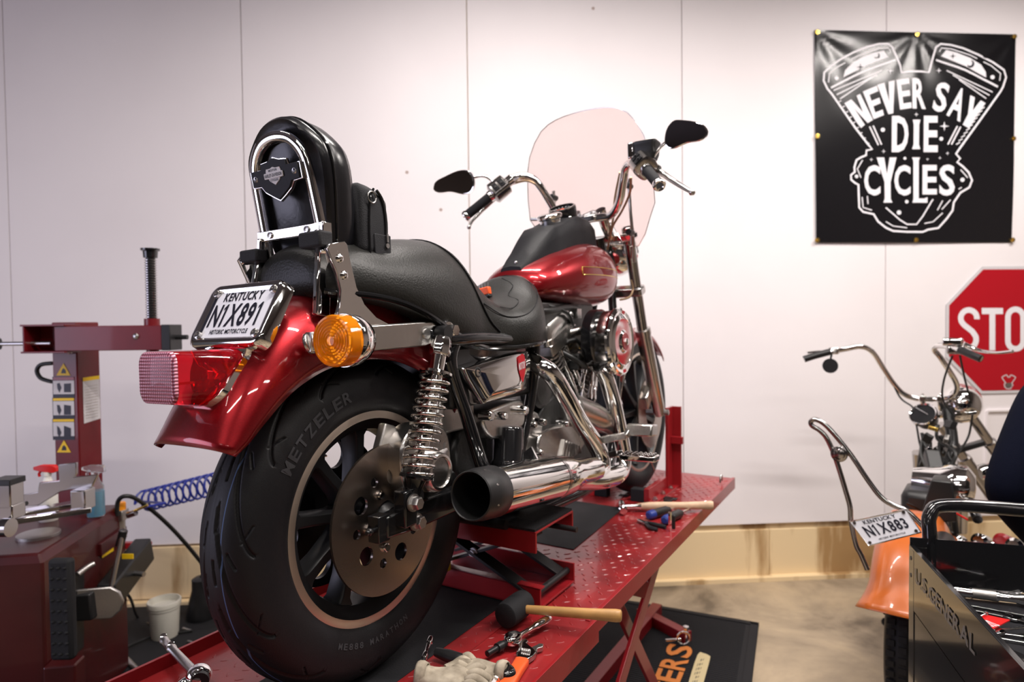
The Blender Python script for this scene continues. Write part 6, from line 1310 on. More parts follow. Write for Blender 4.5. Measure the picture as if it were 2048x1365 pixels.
# bucket, inflator gauge, black floor mat, small odds
c = WZ(330, 1272, .008)
t = Thing('bucket', c, 'small off-white plastic tub standing open on the black floor mat', 'bucket')
t.part(MB().lathe(c, ZZ, [(0, .058), (.004, .06), (.15, .069), (.152, .074), (.172, .075), (.176, .073), (.176, .068), (.15, .066), (.07, .062), (.07, .0001)], 40, cap=False), 'tub', 'bucket', ang=30); t.part(MB().lathe(c + ZZ * .14, ZZ, [(0, .0715), (.006, .0715)], 36), 'rim_band', 'bucket')
t.part(MB().lathe(c + ZZ * .118, ZZ, [(0, .0645), (.002, .0001)], 32, cap=False), 'grease', 'cream_print')
def floormat(pts, name, label, z=.007): return tag(MB().prism([V(x, y, 0.001) for x, y in pts], (0, 0, z)).build(name, 'rubber', bevel=.002, smooth=False), label, 'mat')
floormat([(-3.0, 1.3), (-.55, 1.3), (-.55, 3.33), (-3.0, 3.52)], 'floor_mat', 'large black rubber mat on the floor beneath the tyre changer')
c = WZ(236, 1300, .02); e = WZ(278, 1345, .02); d = (e - c).normalized()
t = Thing('tire_inflator', V(c.x, c.y, .008), 'air gauge with a round white dial lying on the black floor mat', 'gauge')
t.part(MB().lathe(c, V(.1, -.4, 1), [(0, .036), (.02, .036), (.022, .033)], 28), 'dial_case', 'steel'); t.part(MB().lathe(c + V(.002, -.009, .0225), V(.1, -.4, 1), [(0, .032), (.001, .0001)], 28), 'dial', 'label_white')
t.part(MB().tube([c + d * .03, c + d * .09, c + d * .11], [.016, .018, .012], 12, 4), 'body', 'black_satin'); t.part(MB().cyl(c + d * .1, e + d * .02, .011), 'handle', 'alum_dull')
tag(MB().tube([c + V(.03, .02, 0), WZ(275, 1285, .018), WZ(310, 1272, .018), WZ(345, 1268, .016), WZ(385, 1262, .016)], .006, 8, 5).build('inflator_hose', 'cable'), 'thin black hose running from the air gauge past the white tub', 'hose')
for i, (a, b, lab) in enumerate((((366, 1258), (384, 1262), 'short steel socket on the floor mat right of the white tub'), ((376, 1284), (398, 1290), 'steel bit on the floor mat near the red rail'), ((402, 1280), (430, 1288), 'longer steel bit on the floor mat near the red rail'))):
    tag(MB().lathe(WZ(*a, .016), WZ(*b, .016) - WZ(*a, .016), [(0, .007), (.02, .007), (.024, .005), (.06, .005)], 10).build('socket', 'steel'), lab, 'socket')
c = WZ(404, 1235, .008); t = Thing('air_tool', c, 'dark tool standing on the floor between the tub and the rear tyre', 'tool')
t.part(MB().lathe(c, ZZ, [(0, .07), (.02, .075), (.09, .06), (.15, .045), (.2, .045), (.21, .03)], 24), 'body', 'black_satin'); t.part(MB().tube([c + V(0, 0, .2), c + V(.05, 0, .26), c + V(.1, 0, .24)], .012, 10, 4), 'handle', 'rubber')
# ---------------------------------------------------------------- printed floor mat at the right
m0, m1 = WZ(1240, 1200, .008), WZ(1515, 1245, .008); m1 = WZ(1518, 1247, .008); m0 = WZ(1290, 1208, .008)
dx = (m1 - m0).normalized(); dy = V(dx.y, -dx.x, 0)
corner = m1
M_ = lambda u, v, z=0: corner - dx * u + dy * v + ZZ * z        # u to the left, v towards the camera
t = Thing('printed_mat', M_(.5, .5, -.008), 'black ribbed floor mat printed with orange letters under the lift', 'mat')
t.part(MB().prism([M_(0, 0, -.007), M_(1.12, 0, -.007), M_(1.12, 1.6, -.007), M_(0, 1.6, -.007)], (0, 0, .006)), 'mat_base', 'rubber', smooth=False)
mb = MB()
for k in range(100): mb.bar(M_(.06, .03 + .0155 * k, -.0005), M_(1.06, .03 + .0155 * k, -.0005), .006, .003)
o_ = t.part(mb, 'ribbing', 'rubber', smooth=False)
mb = MB().bar(M_(.02, 0.01, .001), M_(.02, 1.6, .001), .035, .006).bar(M_(0, .018, .001), M_(1.12, .018, .001), .03, .006); t.part(mb, 'edging', 'rubber', smooth=False)
def mf(px, py): return WZ(px, py, .0125)
def cq(X, Y): return (1280 + X / 10.24, 1240 + Y / 10.24)
LT_ = [('S', (560, 590, 1100, 640)), ]
a0, a1 = Vector(cq(560, 570)), Vector(cq(1090, 650))          # letter height direction ends at the top letter
step = Vector(cq(-105, 255)) - Vector(cq(0, 0))
base_ = Vector(cq(590, 470)); topv = Vector(cq(1110, 570)); 
for i, chh in enumerate('SREGIT'):
    wfac = {'I': .55}.get(chh, 1)
    s_off = step * (i if i < 5 else 4.55) ; p_top_l = base_ + s_off; p_top_r = topv + s_off; p_bot_l = p_top_l + step * .92 * wfac; p_bot_r = p_top_r + step * .92 * wfac
    # reading direction runs up the picture: glyph left side is the lower end, its top faces left
    mb = MB(); put_glyph(mb, chh, (p_bot_l, p_top_l, p_top_r, p_bot_r), mf); stroke(mb, [p_bot_r + (p_bot_l - p_bot_r) * .04, p_top_r + (p_top_l - p_top_r) * .04], 1.6, lambda x, y: WZ(x, y, .0128)) if False else None
    t.part(mb, 'letter', 'orange_print', smooth=False)
mb = MB(); cap = [cq(*p) for p in spl([(1180, 720), (1300, 690), (1420, 740), (1430, 820), (1300, 1300), (1150, 1900), (850, 1850), (990, 1300)], 3)]
fillp(mb, cap, lambda x, y: WZ(x, y, .0122)); cp_ = t.part(mb, 'cream_strip', 'cream_print', smooth=False)
mb = MB()
for k in range(14):
    X, Y = 1330 - k * 26, 800 + k * 88
    for j in range(3 if k % 4 else 2): stroke(mb, [cq(X - 20 - j * 45, Y + j * 6), cq(X - 45 - j * 45, Y + 40 + j * 12)], 1.1 + .6 * (j % 2), lambda x, y: WZ(x, y, .0128))
t.part(mb, 'strip_print', 'ink', cp_, smooth=False)
# ---------------------------------------------------------------- the orange motorcycle at the right
m2o = WY(1803, 1180, 2.08); HB = WY(1868, 790, 3.05)
hd2 = V(HB.x - m2o.x, HB.y - m2o.y, 0).normalized(); lf2 = V(-hd2.y, hd2.x, 0)
R2 = Matrix((hd2, lf2, ZZ)).transposed()
O2 = V(m2o.x, m2o.y, 0) + hd2 * .34
t2 = Thing('motorcycle', O2, 'orange chopper motorcycle without a tank standing by the wall at the right', 'motorcycle', rot=R2)
def K(x, y, z): return O2 + hd2 * x + lf2 * y + ZZ * z
def K2(mb): mb.v = [tuple(K(*v)) for v in mb.v]; return mb
# rear wheel
wh = t2.part(K2(MB().cyl((.02, -.08, .33), (.02, .08, .33), .03)), 'rear_wheel', 'chrome_dark')
prof = [(.245, -.045), (.28, -.062), (.305, -.055), (.328, -.035), (.334, 0), (.328, .035), (.305, .055), (.28, .062), (.245, .045)]
rings = [[(.02 + r * math.cos(a), y, .33 + r * math.sin(a)) for a in [2 * PI * k / 72 for k in range(72)]] for r, y in prof]
t2.part(K2(MB().loft(rings, False)), 'tire', 'tire', wh, ang=60)
mb = MB()
for k in range(60):
    a = 2 * PI * k / 60
    for y, o_ in ((-.036, 0), (.0, .05), (.036, 0)): mb.box((.02 + .331 * math.cos(a + o_), y, .33 + .331 * math.sin(a + o_)), (.012, .024, .02), Matrix.Rotation(-(a + o_), 3, 'Y'))
tb_ = t2.part(K2(mb), 'tread_blocks', 'tire', wh, smooth=False)
t2.part(K2(MB().loft([[(.02 + r * math.cos(a), y, .33 + r * math.sin(a)) for a in [2 * PI * k / 60 for k in range(60)]] for r, y in ((.252, -.042), (.236, -.04), (.225, 0), (.236, .04), (.252, .042))], False)), 'rim', 'chrome', wh)
mb = MB()
for k in range(20): a = 2 * PI * k / 20; mb.cyl((.02 + .03 * math.cos(a + .3), -.04 + .08 * (k % 2), .33 + .03 * math.sin(a + .3)), (.02 + .23 * math.cos(a), 0, .33 + .23 * math.sin(a)), .002, n=6)
t2.part(K2(mb), 'spokes', 'chrome', wh)
# ribbed rear fender with flared tail
G = []
for i in range(41):
    a = math.radians(158 - 112 * i / 40); fl = max(0, (math.degrees(a) - 138) / 20); Rr = .405 + .05 * fl * fl; hw = .112 + .03 * fl * fl; G.append([])
    for k in range(25):
        t_ = -1 + k / 12; s_ = math.sin(t_ * PI / 2); c_ = math.cos(t_ * PI / 2); r = Rr - .15 * (1 - max(c_, 0) ** .5) + .006 * math.exp(-((abs(t_) - .42) / .06) ** 2); G[-1].append((.02 + r * math.cos(a), hw * math.copysign(abs(s_) ** .8, s_), .365 + r * math.sin(a)))
fe2 = t2.part(K2(MB().grid(G)), 'rear_fender', 'orange', solid=.003, ang=75)
def KQ(px, py, y):                                            # onto this motorcycle's plane y
    d = ray(px, py); t_ = (y + (O2 - CAM).dot(lf2)) / d.dot(lf2); P_ = CAM + d * t_ - O2; return (P_.dot(hd2), y, P_.z)
def KX(px, py, x):
    x = x - .34 if x > .4 else x - .19 * (x < 0)
    d = ray(px, py); t_ = (x + (O2 - CAM).dot(hd2)) / d.dot(hd2); P_ = CAM + d * t_ - O2; return (x, P_.dot(lf2), P_.z)
# tall sissy bar with round lamp
def WT(pts, x): return [KX(px, py, x if not isinstance(x, (list, tuple)) else x[i]) for i, (px, py) in enumerate(pts)]
left_leg = [(1735, 1140), (1722, 1110), (1712, 1090), (1702, 1045), (1700, 1015), (1692, 985), (1672, 920), (1655, 880), (1640, 862), (1624, 852), (1622, 843), (1632, 840)]
right_leg = [(1632, 840), (1650, 850), (1676, 878), (1705, 915), (1735, 960), (1762, 995), (1788, 1012), (1812, 1022), (1835, 1042), (1850, 1058)]
sy = t2.part(K2(MB().tube(WT(left_leg + right_leg[1:], -.20), .0085, 14, 4)), 'sissy_bar', 'chrome_dark', ang=60)
q = KX(1680, 908, -.205); t2.part(K2(MB().lathe(q, (-1, .1, 0), [(-.015, .02), (0, .026), (.012, .027), (.014, .024)], 28)), 'lamp_housing', 'chrome_dark', sy); t2.part(K2(MB().lathe((q[0] - .012, q[1], q[2]), (-1, .1, 0), [(0, .021), (.004, .016), (.006, .0001)], 24)), 'lamp_lens', 'chrome_dark', sy)
t2.part(K2(MB().tube([KX(1664, 904, -.2), KX(1680, 906, -.2), KX(1700, 910, -.2)], .005, 8, 2)), 'lamp_strap', 'chrome_dark', sy)
# licence plate
TL, TR, BR_, BL_ = KX(1700, 1044, -.22), KX(1812, 1020, -.22), KX(1842, 1065, -.235), KX(1738, 1092, -.235)
TL, TR, BR_, BL_ = [V(*p) for p in (TL, TR, BR_, BL_)]
def lf(u, v, o=0): p = (BL_ * (1 - u) + BR_ * u) * (1 - v) + (TL * (1 - u) + TR * u) * v; return p + V(-o, 0, o * .2)
mb = MB().loft([[lf(u, v, o) for u, v in ((.02, .0), (.98, 0), (1, .05), (1, .95), (.98, 1), (.02, 1), (0, .95), (0, .05))] for o in (0, .002)]); pl2 = t2.part(K2(mb), 'license_plate', 'plate_white', smooth=False)
t2.part(K2(MB().tube([lf(u, v, .001) for u, v in ((0, 0), (1, 0), (1, 1), (0, 1))], .003, 8, 1, closed=True)), 'plate_frame', 'chrome', pl2)
mb = MB(); f_ = lambda u, v: lf(u, v, .0032)
text_line(mb, 'KENTUCKY', .2, .78, .58, .15, f_); text_line(mb, 'N1X883', .12, .28, .76, .44, f_); text_line(mb, 'HISTORIC MOTORCYCLE', .25, .1, .5, .07, f_); t2.part(K2(mb), 'lettering', 'ink', pl2)
for u, v in ((.06, .92), (.94, .92), (.06, .1), (.94, .1)): t2.part(K2(MB().lathe(lf(u, v, .003), (-1, 0, .2), [(0, .006), (.003, .005)], 12)), 'plate_bolt', 'chrome', pl2)
# handlebar
bx_ = 1.22
HBL = [(1608, 719), (1630, 712), (1660, 704), (1690, 699), (1722, 694), (1745, 705), (1765, 735), (1785, 765), (1805, 787), (1830, 797), (1862, 799)]
HBR = [(1862, 799), (1890, 797), (1908, 788), (1913, 770), (1898, 742), (1880, 715), (1868, 700), (1874, 692), (1895, 693), (1920, 700), (1945, 711), (1962, 718)]
xs1 = [.93, .95, .98, 1.02, 1.07, 1.11, 1.15, 1.18, 1.2, 1.22, 1.22]; xs2 = [1.22, 1.22, 1.21, 1.18, 1.14, 1.11, 1.10, 1.07, 1.03, .99, .95, .93]
hb2 = t2.part(K2(MB().tube(WT(HBL, xs1) + WT(HBR, xs2)[1:], .0127, 16, 5)), 'handlebar', 'chrome', ang=60)
t2.part(K2(MB().tube(WT(HBL[:3], xs1[:3]), .0165, 14, 3)), 'grip', 'black_satin', hb2); t2.part(K2(MB().tube(WT(HBR[-3:], xs2[-3:]), .0165, 14, 3)), 'grip', 'black_satin', hb2)
t2.part(K2(MB().tube([KX(1668, 700, 1.0), KX(1650, 703, 1.02), KX(1630, 704, .98), KX(1614, 706, .95)], .006, 8, 4)), 'clutch_lever', 'chrome', hb2)
t2.part(K2(MB().box(KX(1668, 702, 1.0), (.05, .05, .035))), 'lever_perch', 'chrome', hb2, bevel=.008)
q = KX(1661, 732, .97); t2.part(K2(MB().lathe((q[0], q[1], q[2]), (-1, 0, 0), [(0, .034), (.006, .036), (.010, .035)], 28).tube([(q[0], q[1], q[2] + .03), KX(1664, 706, .99)], .005, 8, 1)), 'mirror', 'rubber', hb2)
t2.part(K2(MB().box(KX(1905, 684, 1.03), (.075, .08, .035))), 'brake_reservoir', 'chrome', hb2, bevel=.010); t2.part(K2(MB().box(KX(1912, 700, 1.03), (.06, .07, .04))), 'switch_housing', 'chrome_dark', hb2, bevel=.01)
t2.part(K2(MB().tube([KX(1930, 690, 1.08), KX(1960, 702, 1.05), KX(1995, 706, 1.0), KX(2026, 703, .97)], [.012, .008, .006, .007], 10, 4)), 'brake_lever', 'chrome', hb2)
for px in (1845, 1880): t2.part(K2(MB().box(KX(px, 798, 1.22), (.03, .03, .03)).lathe(KX(px, 792, 1.22), (0, 0, 1), [(0, .008), (.012, .006)], 10).tube([KX(px, 800, 1.22), KX(px + 3, 830, 1.26)], .014, 10, 1)), 'riser', 'chrome', hb2, bevel=.006)
for pts in ([(1745, 700, 1.1), (1775, 745, 1.17), (1800, 795, 1.18), (1825, 815, 1.17), (1832, 840, 1.16)], [(1905, 712, 1.05), (1888, 760, 1.1), (1886, 800, 1.15), (1910, 835, 1.15)], [(1920, 712, 1.05), (1930, 760, 1.15), (1945, 815, 1.25), (1950, 830, 1.25)], [(1833, 850, 1.13), (1840, 890, 1.1), (1850, 920, 1.08), (1866, 945, 1.05)], [(1945, 830, 1.2), (1938, 870, 1.2), (1925, 895, 1.15), (1915, 910, 1.1)], [(1812, 1007, .45), (1830, 1015, .5), (1850, 1030, .6)]):
    t2.part(K2(MB().tube([KX(*p) for p in pts], .0045, 8, 6)), 'cable', 'cable', hb2)
# speedometer, headlamp, fork
q = V(*KX(1848, 832, 1.15)); axs = (-.75, .25, .6)
sp2 = t2.part(K2(MB().lathe(q - V(*axs) * .05, axs, [(0, .045), (.05, .058), (.052, .06), (.06, .06)], 32)), 'speedometer', 'black_satin'); t2.part(K2(MB().lathe(q + V(*axs) * .010, axs, [(0, .06), (.004, .062), (.008, .058), (.005, .052)], 32, cap=False)), 'bezel', 'chrome', sp2); t2.part(K2(MB().lathe(q + V(*axs) * .0115, axs, [(0, .053), (.001, .0001)], 32)), 'dial', 'black_mat', sp2); t2.part(K2(MB().bar(q + V(*axs) * .016 + V(.0, .03, .03), q + V(*axs) * .016 - V(.0, .02, .0), .004, .002)), 'needle', 'label_white', sp2)
q = V(*KX(1920, 812, 1.3)); hl2 = t2.part(K2(MB().lathe(q - V(.03, 0, 0), (1, 0, .1), [(-.05, .02), (-.03, .06), (.0, .082), (.06, .09), (.12, .088)], 32)), 'headlamp', 'chrome'); 
for p, r_, nm, m in (((1918, 845, 1.25), .0, '', ''),): pass
for sg, (pa, pb) in ((-1, ((1930, 815), (2010, 930))), (1, ((1880, 850), (1960, 960)))):
    a_, b_ = V(*KX(*pa, 1.28 if sg < 0 else 1.3)), V(*KX(*pb, 1.5)); fk2 = t2.part(K2(MB().cyl(a_, b_, .022, n=20)), 'fork_tube', 'chrome_dark'); dd_ = (b_ - a_)
    t2.part(K2(MB().lathe(a_ + dd_ * .62, dd_, [(-.01, .03), (.01, .03), (.012, .027), (.35, .027)], 20)), 'fork_slider', 'chrome_dark', fk2)
t2.part(K2(MB().bar(KX(1868, 833, 1.25), KX(1955, 825, 1.25), .05, .02)), 'top_clamp', 'chrome', bevel=.004); t2.part(K2(MB().bar(KX(1900, 905, 1.3), KX(1968, 885, 1.33), .05, .025)), 'lower_clamp', 'black_satin', bevel=.004)
# frame, bare backbone, wiring, electrics
fr2 = t2.part(K2(MB().tube([KX(1895, 820, 1.22), KX(1905, 900, 1.12), KX(1880, 960, .95), KX(1860, 1010, .72), (.5, 0, .62), (.25, 0, .55)], .024, 14, 5)), 'frame', 'black_satin')
for sg in (-1, 1): t2.part(K2(MB().tube([(.84, sg * .03, .95), (.86, sg * .09, .5), (.80, sg * .12, .2), (.5, sg * .12, .17), (.1, sg * .10, .3), (.02, sg * .09, .33)], .015, 10, 5)), 'frame_tube', 'black_satin', fr2); t2.part(K2(MB().tube([(.45, sg * .05, .68), (.3, sg * .10, .58), (.05, sg * .09, .35)], .014, 10, 4)), 'frame_tube', 'black_satin', fr2)
t2.part(K2(MB().loft([[KX(px, py, x) for px, py in pts] for x, pts in ((.45, ((1838, 1045), (1915, 1045), (1905, 965), (1862, 960))), (.75, ((1850, 1030), (1905, 1030), (1895, 950), (1868, 950))))])), 'seat_bracket', 'black_satin', fr2, bevel=.006)
rn = random.Random(11)
for k in range(10):
    px, py = 1850 + rn.random() * 60, 850 + rn.random() * 90; mb = MB(); mb.box(KX(px, py, .98 + rn.random() * .2), (.02 + rn.random() * .03, .015 + rn.random() * .03, .015 + rn.random() * .02), Euler((rn.random(), rn.random(), rn.random())).to_matrix()); t2.part(K2(mb), 'electrical_part', rn.choice(['alum_dull', 'chrome', 'black_satin', 'gold', 'engine_black', 'black_satin']), fr2, bevel=.002)
for k in range(9):
    px, py = 1850 + rn.random() * 50, 850 + rn.random() * 40; pts = [KX(px + (rn.random() - .5) * 40 + k_ * 8, py + k_ * 28, 1.1 - k_ * .05 + rn.random() * .05) for k_ in range(5)]; t2.part(K2(MB().tube(pts, .005 + rn.random() * .004, 6, 5)), 'wire', rn.choice(['cable', 'cable', 'black_satin', 'cable', 'brown_cable']), fr2)
t2.part(K2(MB().bar(KX(1862, 905, 1.0), KX(1885, 1000, .85), .06, .05)), 'coil_cover', 'black_satin', fr2, bevel=.006)
t2.part(K2(MB().tube([KX(1915, 950, .95), KX(1935, 990, .8), KX(1955, 1040, .6)], .018, 10, 4)), 'down_tube', 'black', fr2)
t2.part(K2(MB().tube([KX(1908, 1025, .55), KX(1935, 1040, .5)], .004, 8, 1)), 'red_wire', 'bright_red', fr2)
t2.part(K2(MB().box((.40, 0, .66), (.20, .15, .26))), 'oil_tank', 'black_satin', bevel=.03); t2.part(K2(MB().box((.60, 0, .72), (.22, .09, .16))), 'battery_box', 'engine_black', bevel=.02)
# engine: chrome cover, cylinders
q = V(*KX(1938, 975, .80)); e2 = t2.part(K2(MB().box((.50, 0, .42), (.34, .22, .30))), 'engine', 'engine_black', bevel=.05)
t2.part(K2(MB().lathe(q + V(0, .10, 0), (0, -1, -.05), [(-.1, .05), (0, .075), (.03, .09), (.06, .092), (.09, .09), (.10, .08), (.12, .055), (.125, .0001)], 40)), 'air_cleaner', 'chrome', e2, ang=40)
for sg, tl_ in ((0, -.35), (1, .35)):
    o_ = V(.44 + .1 * sg, 0, .50); ax_ = V(math.sin(tl_), 0, math.cos(tl_)); mb = MB()
    cyl2 = t2.part(K2(MB().lathe(o_, ax_, [(0, .05), (.2, .05), (.22, .06), (.27, .05)], 20)), 'cylinder', 'engine_black', e2)
    for k in range(7): t2.part(K2(MB().lathe(o_ + ax_ * (.03 + .022 * k), ax_, [(0, .072), (.006, .072)], 24)), 'cooling_fin', 'alum_dull', cyl2)
for i in range(5): q = V(*KX(1960 + i * 16, 945 + i * 22, .72)); t2.part(K2(MB().lathe(q, (.3, -1, .2), [(0, .03), (.02, .034), (.04, .03), (.045, .02)], 20)), 'chrome_cover', 'chrome', e2)
ex3 = t2.part(K2(MB().tube([(.55, -.13, .5), (.6, -.18, .35), (.45, -.19, .36), (.25, -.18, .45), KX(1905, 1105, .05)], [.022, .024, .03, .034, .034], 18, 6)), 'exhaust_pipe', 'chrome')
q = V(*KX(1876, 1102, -.06)); t2.part(K2(MB().lathe(q, (1, -.05, -.05), [(.03, .03), (0, .031), (-.002, .034), (.0, .036), (.14, .036)], 28, cap=False)), 'muffler_tip', 'engine_black', ex3); t2.part(K2(MB().lathe(q + V(.05, 0, 0), (-1, 0, 0), [(0, .031), (.001, .0001)], 24, cap=False)), 'tip_inside', 'engine_black', ex3)
for px, py, x, r, m in ((1915, 1085, .2, .03, 'chrome'), (1935, 1100, .15, .026, 'alum'), (1965, 1085, .3, .03, 'chrome'), (1985, 1098, .2, .025, 'chrome_dark'), (2010, 1085, .3, .03, 'red_dark'), (2035, 1095, .25, .03, 'chrome')):
    q = V(*KX(px, py, x)); t2.part(K2(MB().lathe(q, (.8, -.3, -.3), [(-.04, r * .6), (-.03, r), (.02, r), (.04, r * .7)], 20)), 'side_case', m, e2)
# front wheel and tyre beyond the person
fw2 = t2.part(K2(MB().cyl((1.48, -.06, .33), (1.48, .06, .33), .025)), 'front_wheel', 'chrome_dark')
t2.part(K2(MB().loft([[(1.48 + r * math.cos(a), y, .33 + r * math.sin(a)) for a in [2 * PI * k / 60 for k in range(60)]] for r, y in ((.27, -.03), (.3, -.042), (.325, -.03), (.332, 0), (.325, .03), (.3, .042), (.27, .03), (.262, 0), (.27, -.03))], False)), 'tire', 'tire', fw2); mb = MB()
for k in range(20): a = 2 * PI * k / 20; mb.cyl((1.48, -.03 + .06 * (k % 2), .33), (1.48 + .265 * math.cos(a), 0, .33 + .265 * math.sin(a)), .002, n=6)
t2.part(K2(mb), 'spokes', 'chrome', fw2)
for sg in (-1, 1): t2.part(K2(MB().cyl((1.28, sg * .1, .78), (1.48, sg * .09, .33), .027, n=16)), 'fork_leg', 'chrome_dark', fw2)
# ---------------------------------------------------------------- the mechanic, mostly outside the frame
pc = WY(2190, 900, 2.02); pc.z = 0
pt = Thing('person', pc, 'person in dark navy clothes bending over the orange motorcycle at the right edge', 'person')
# one continuous skinned body: pelvis, bent torso, neck, head, arms and legs
def skin_body():
    me = bpy.data.meshes.new('body'); 
    el = WY(2005, 985, 1.90)                                  # left elbow, seen at the frame edge
    P0 = pc + V(.06, -.10, .95)
    J_ = [(P0, .15), (P0 + V(.03, .08, .14), .135), (P0 + V(.08, .18, .29), .150), (P0 + V(.14, .24, .36), .10), (P0 + V(.20, .29, .41), .055), (P0 + V(.27, .34, .45), .07), (P0 + V(.30, .37, .48), .065),
          (WY(2092, 785, 2.02), .078), (el, .062), (WY(2110, 1110, 2.05), .05), (WY(2150, 1130, 2.2), .036),
          (P0 + V(.25, .16, .30), .075), (P0 + V(.38, .32, .08), .048), (P0 + V(.24, .50, -.02), .036), (P0 + V(.19, .54, -.03), .032),
          (P0 + V(-.09, -.0, -.08), .10), (P0 + V(-.10, .03, -.46), .065), (P0 + V(-.10, -.0, -.86), .045), (P0 + V(-.10, .0, -.93), .045), (P0 + V(-.11, .14, -.95), .035),
          (P0 + V(.10, .02, -.08), .10), (P0 + V(.12, .08, -.46), .065), (P0 + V(.12, .04, -.86), .045), (P0 + V(.12, .04, -.93), .045), (P0 + V(.13, .19, -.95), .035)]
    E_ = [(0, 1), (1, 2), (2, 3), (3, 4), (4, 5), (5, 6), (2, 7), (7, 8), (8, 9), (9, 10), (2, 11), (11, 12), (12, 13), (13, 14), (0, 15), (15, 16), (16, 17), (17, 18), (18, 19), (0, 20), (20, 21), (21, 22), (22, 23), (23, 24)]
    me.from_pydata([tuple(p - pc) for p, _ in J_], E_, []); o = bpy.data.objects.new('body', me); COL.objects.link(o)
    k = o.modifiers.new('skin', 'SKIN'); 
    for i, (_, r) in enumerate(J_): me.skin_vertices[0].data[i].radius = (r, r * (.85 if i < 3 else 1))
    me.skin_vertices[0].data[0].use_root = True; k.use_smooth_shade = True
    s_ = o.modifiers.new('sub', 'SUBSURF'); s_.levels = 2; s_.render_levels = 2
    bpy.context.view_layer.update(); nm_ = bpy.data.meshes.new_from_object(o.evaluated_get(bpy.context.evaluated_depsgraph_get())); bpy.data.objects.remove(o)
    nm_.name = 'body'; nm_.materials.clear()
    for m_ in ('navy', 'skin', 'jeans', 'rubber'): nm_.materials.append(M[m_])
    cls = {4: 1, 5: 1, 6: 1, 10: 1, 14: 1, 15: 2, 16: 2, 17: 2, 20: 2, 21: 2, 22: 2, 18: 3, 19: 3, 23: 3, 24: 3}
    jp = np.array([tuple(p - pc) for p, _ in J_]); cc_ = np.array([tuple(p.center) for p in nm_.polygons])
    near = np.argmin(((cc_[:, None, :] - jp[None]) ** 2).sum(-1), 1); near = np.array([(15 if c_[2] < .93 else 0) if k in (0, 15, 20) else k for k, c_ in zip(near, cc_)]); nm_.polygons.foreach_set('material_index', np.array([cls.get(int(k), 0) for k in near], dtype=np.int32))
    nm_.polygons.foreach_set('use_smooth', [True] * len(nm_.polygons)); ob = bpy.data.objects.new('body', nm_); COL.objects.link(ob); ob.parent = pt.o
    return J_
JJ = None
def _mk():
    global JJ
    tmp = bpy.data.meshes.new('x')
    return skin_body()
JJ = _mk()
hp_ = JJ[5][0] + V(0, .02, .03); hd_ = pt.part(MB().sphere(hp_ + V(0, .02, .04), .1, 24, sc=(.82, 1, 1.18)), 'head', 'skin', sub=1)
pt.part(MB().sphere(hp_ + V(0, -.005, .065), .105, 24, sc=(.86, .98, 1.08)), 'hair', 'hair', sub=1)
fd = V(0, 1, -.1).normalized()
pt.part(MB().loft([[hp_ + V(x, .105 + y, .03 + z) for x, y, z in r_] for r_ in (((-.01, 0, .02), (.01, 0, .02), (.012, .0, -.02), (-.012, .0, -.02)), ((-.005, .02, -.005), (.005, .02, -.005), (.008, .022, -.018), (-.008, .022, -.018)))]), 'nose', 'skin', hd_, bevel=.003)
for sg in (-1, 1): pt.part(MB().sphere(hp_ + V(sg * .034, .098, .045), .012, 12), 'eye', 'label_white', hd_); pt.part(MB().sphere(hp_ + V(sg * .084, .01, .03), .028, 12, sc=(.35, .7, 1.1)), 'ear', 'skin', hd_)
pt.part(MB().tube([hp_ + V(-.025, .108, -.02), hp_ + V(0, .116, -.022), hp_ + V(.025, .108, -.02)], .005, 8, 3), 'mouth', 'red_dark', hd_)
def hand(wr, d, side, nm='hand'):
    d = V(*d).normalized(); s_ = V(*side).normalized(); u_ = d.cross(s_)
    h_ = pt.part(MB().loft([[wr + d * a + s_ * (w_ * math.cos(t_)) + u_ * (.016 * k * math.sin(t_)) for t_ in [2 * PI * j / 16 for j in range(16)]] for a, w_, k in ((-.02, .026, 1), (.02, .033, 1), (.06, .042, .95), (.09, .040, .8))]), nm, 'skin', ang=80, sub=1)
    for i, (o_, L_) in enumerate(((-.030, .068), (-.010, .078), (.011, .073), (.031, .058))): pt.part(MB().tube([wr + d * .08 + s_ * o_, wr + d * (.08 + L_ * .45) + s_ * o_ - u_ * .008, wr + d * (.08 + L_ * .8) + s_ * o_ - u_ * .028, wr + d * (.08 + L_ * .85) + s_ * o_ - u_ * .045], [.0095, .009, .0085, .006], 10, 4), 'finger', 'skin', h_)
    pt.part(MB().tube([wr + d * .015 - s_ * .028, wr + d * .05 - s_ * .055 - u_ * .01, wr + d * .08 - s_ * .06 - u_ * .025], [.013, .011, .007], 10, 4), 'thumb', 'skin', h_)
hand(JJ[10][0], JJ[10][0] - JJ[9][0], (0, 0, 1)); hand(JJ[14][0], JJ[14][0] - JJ[13][0], (0, 0, 1))
# long loose shirt over the upper body and arm
el = JJ[8][0]; sh0 = JJ[7][0]
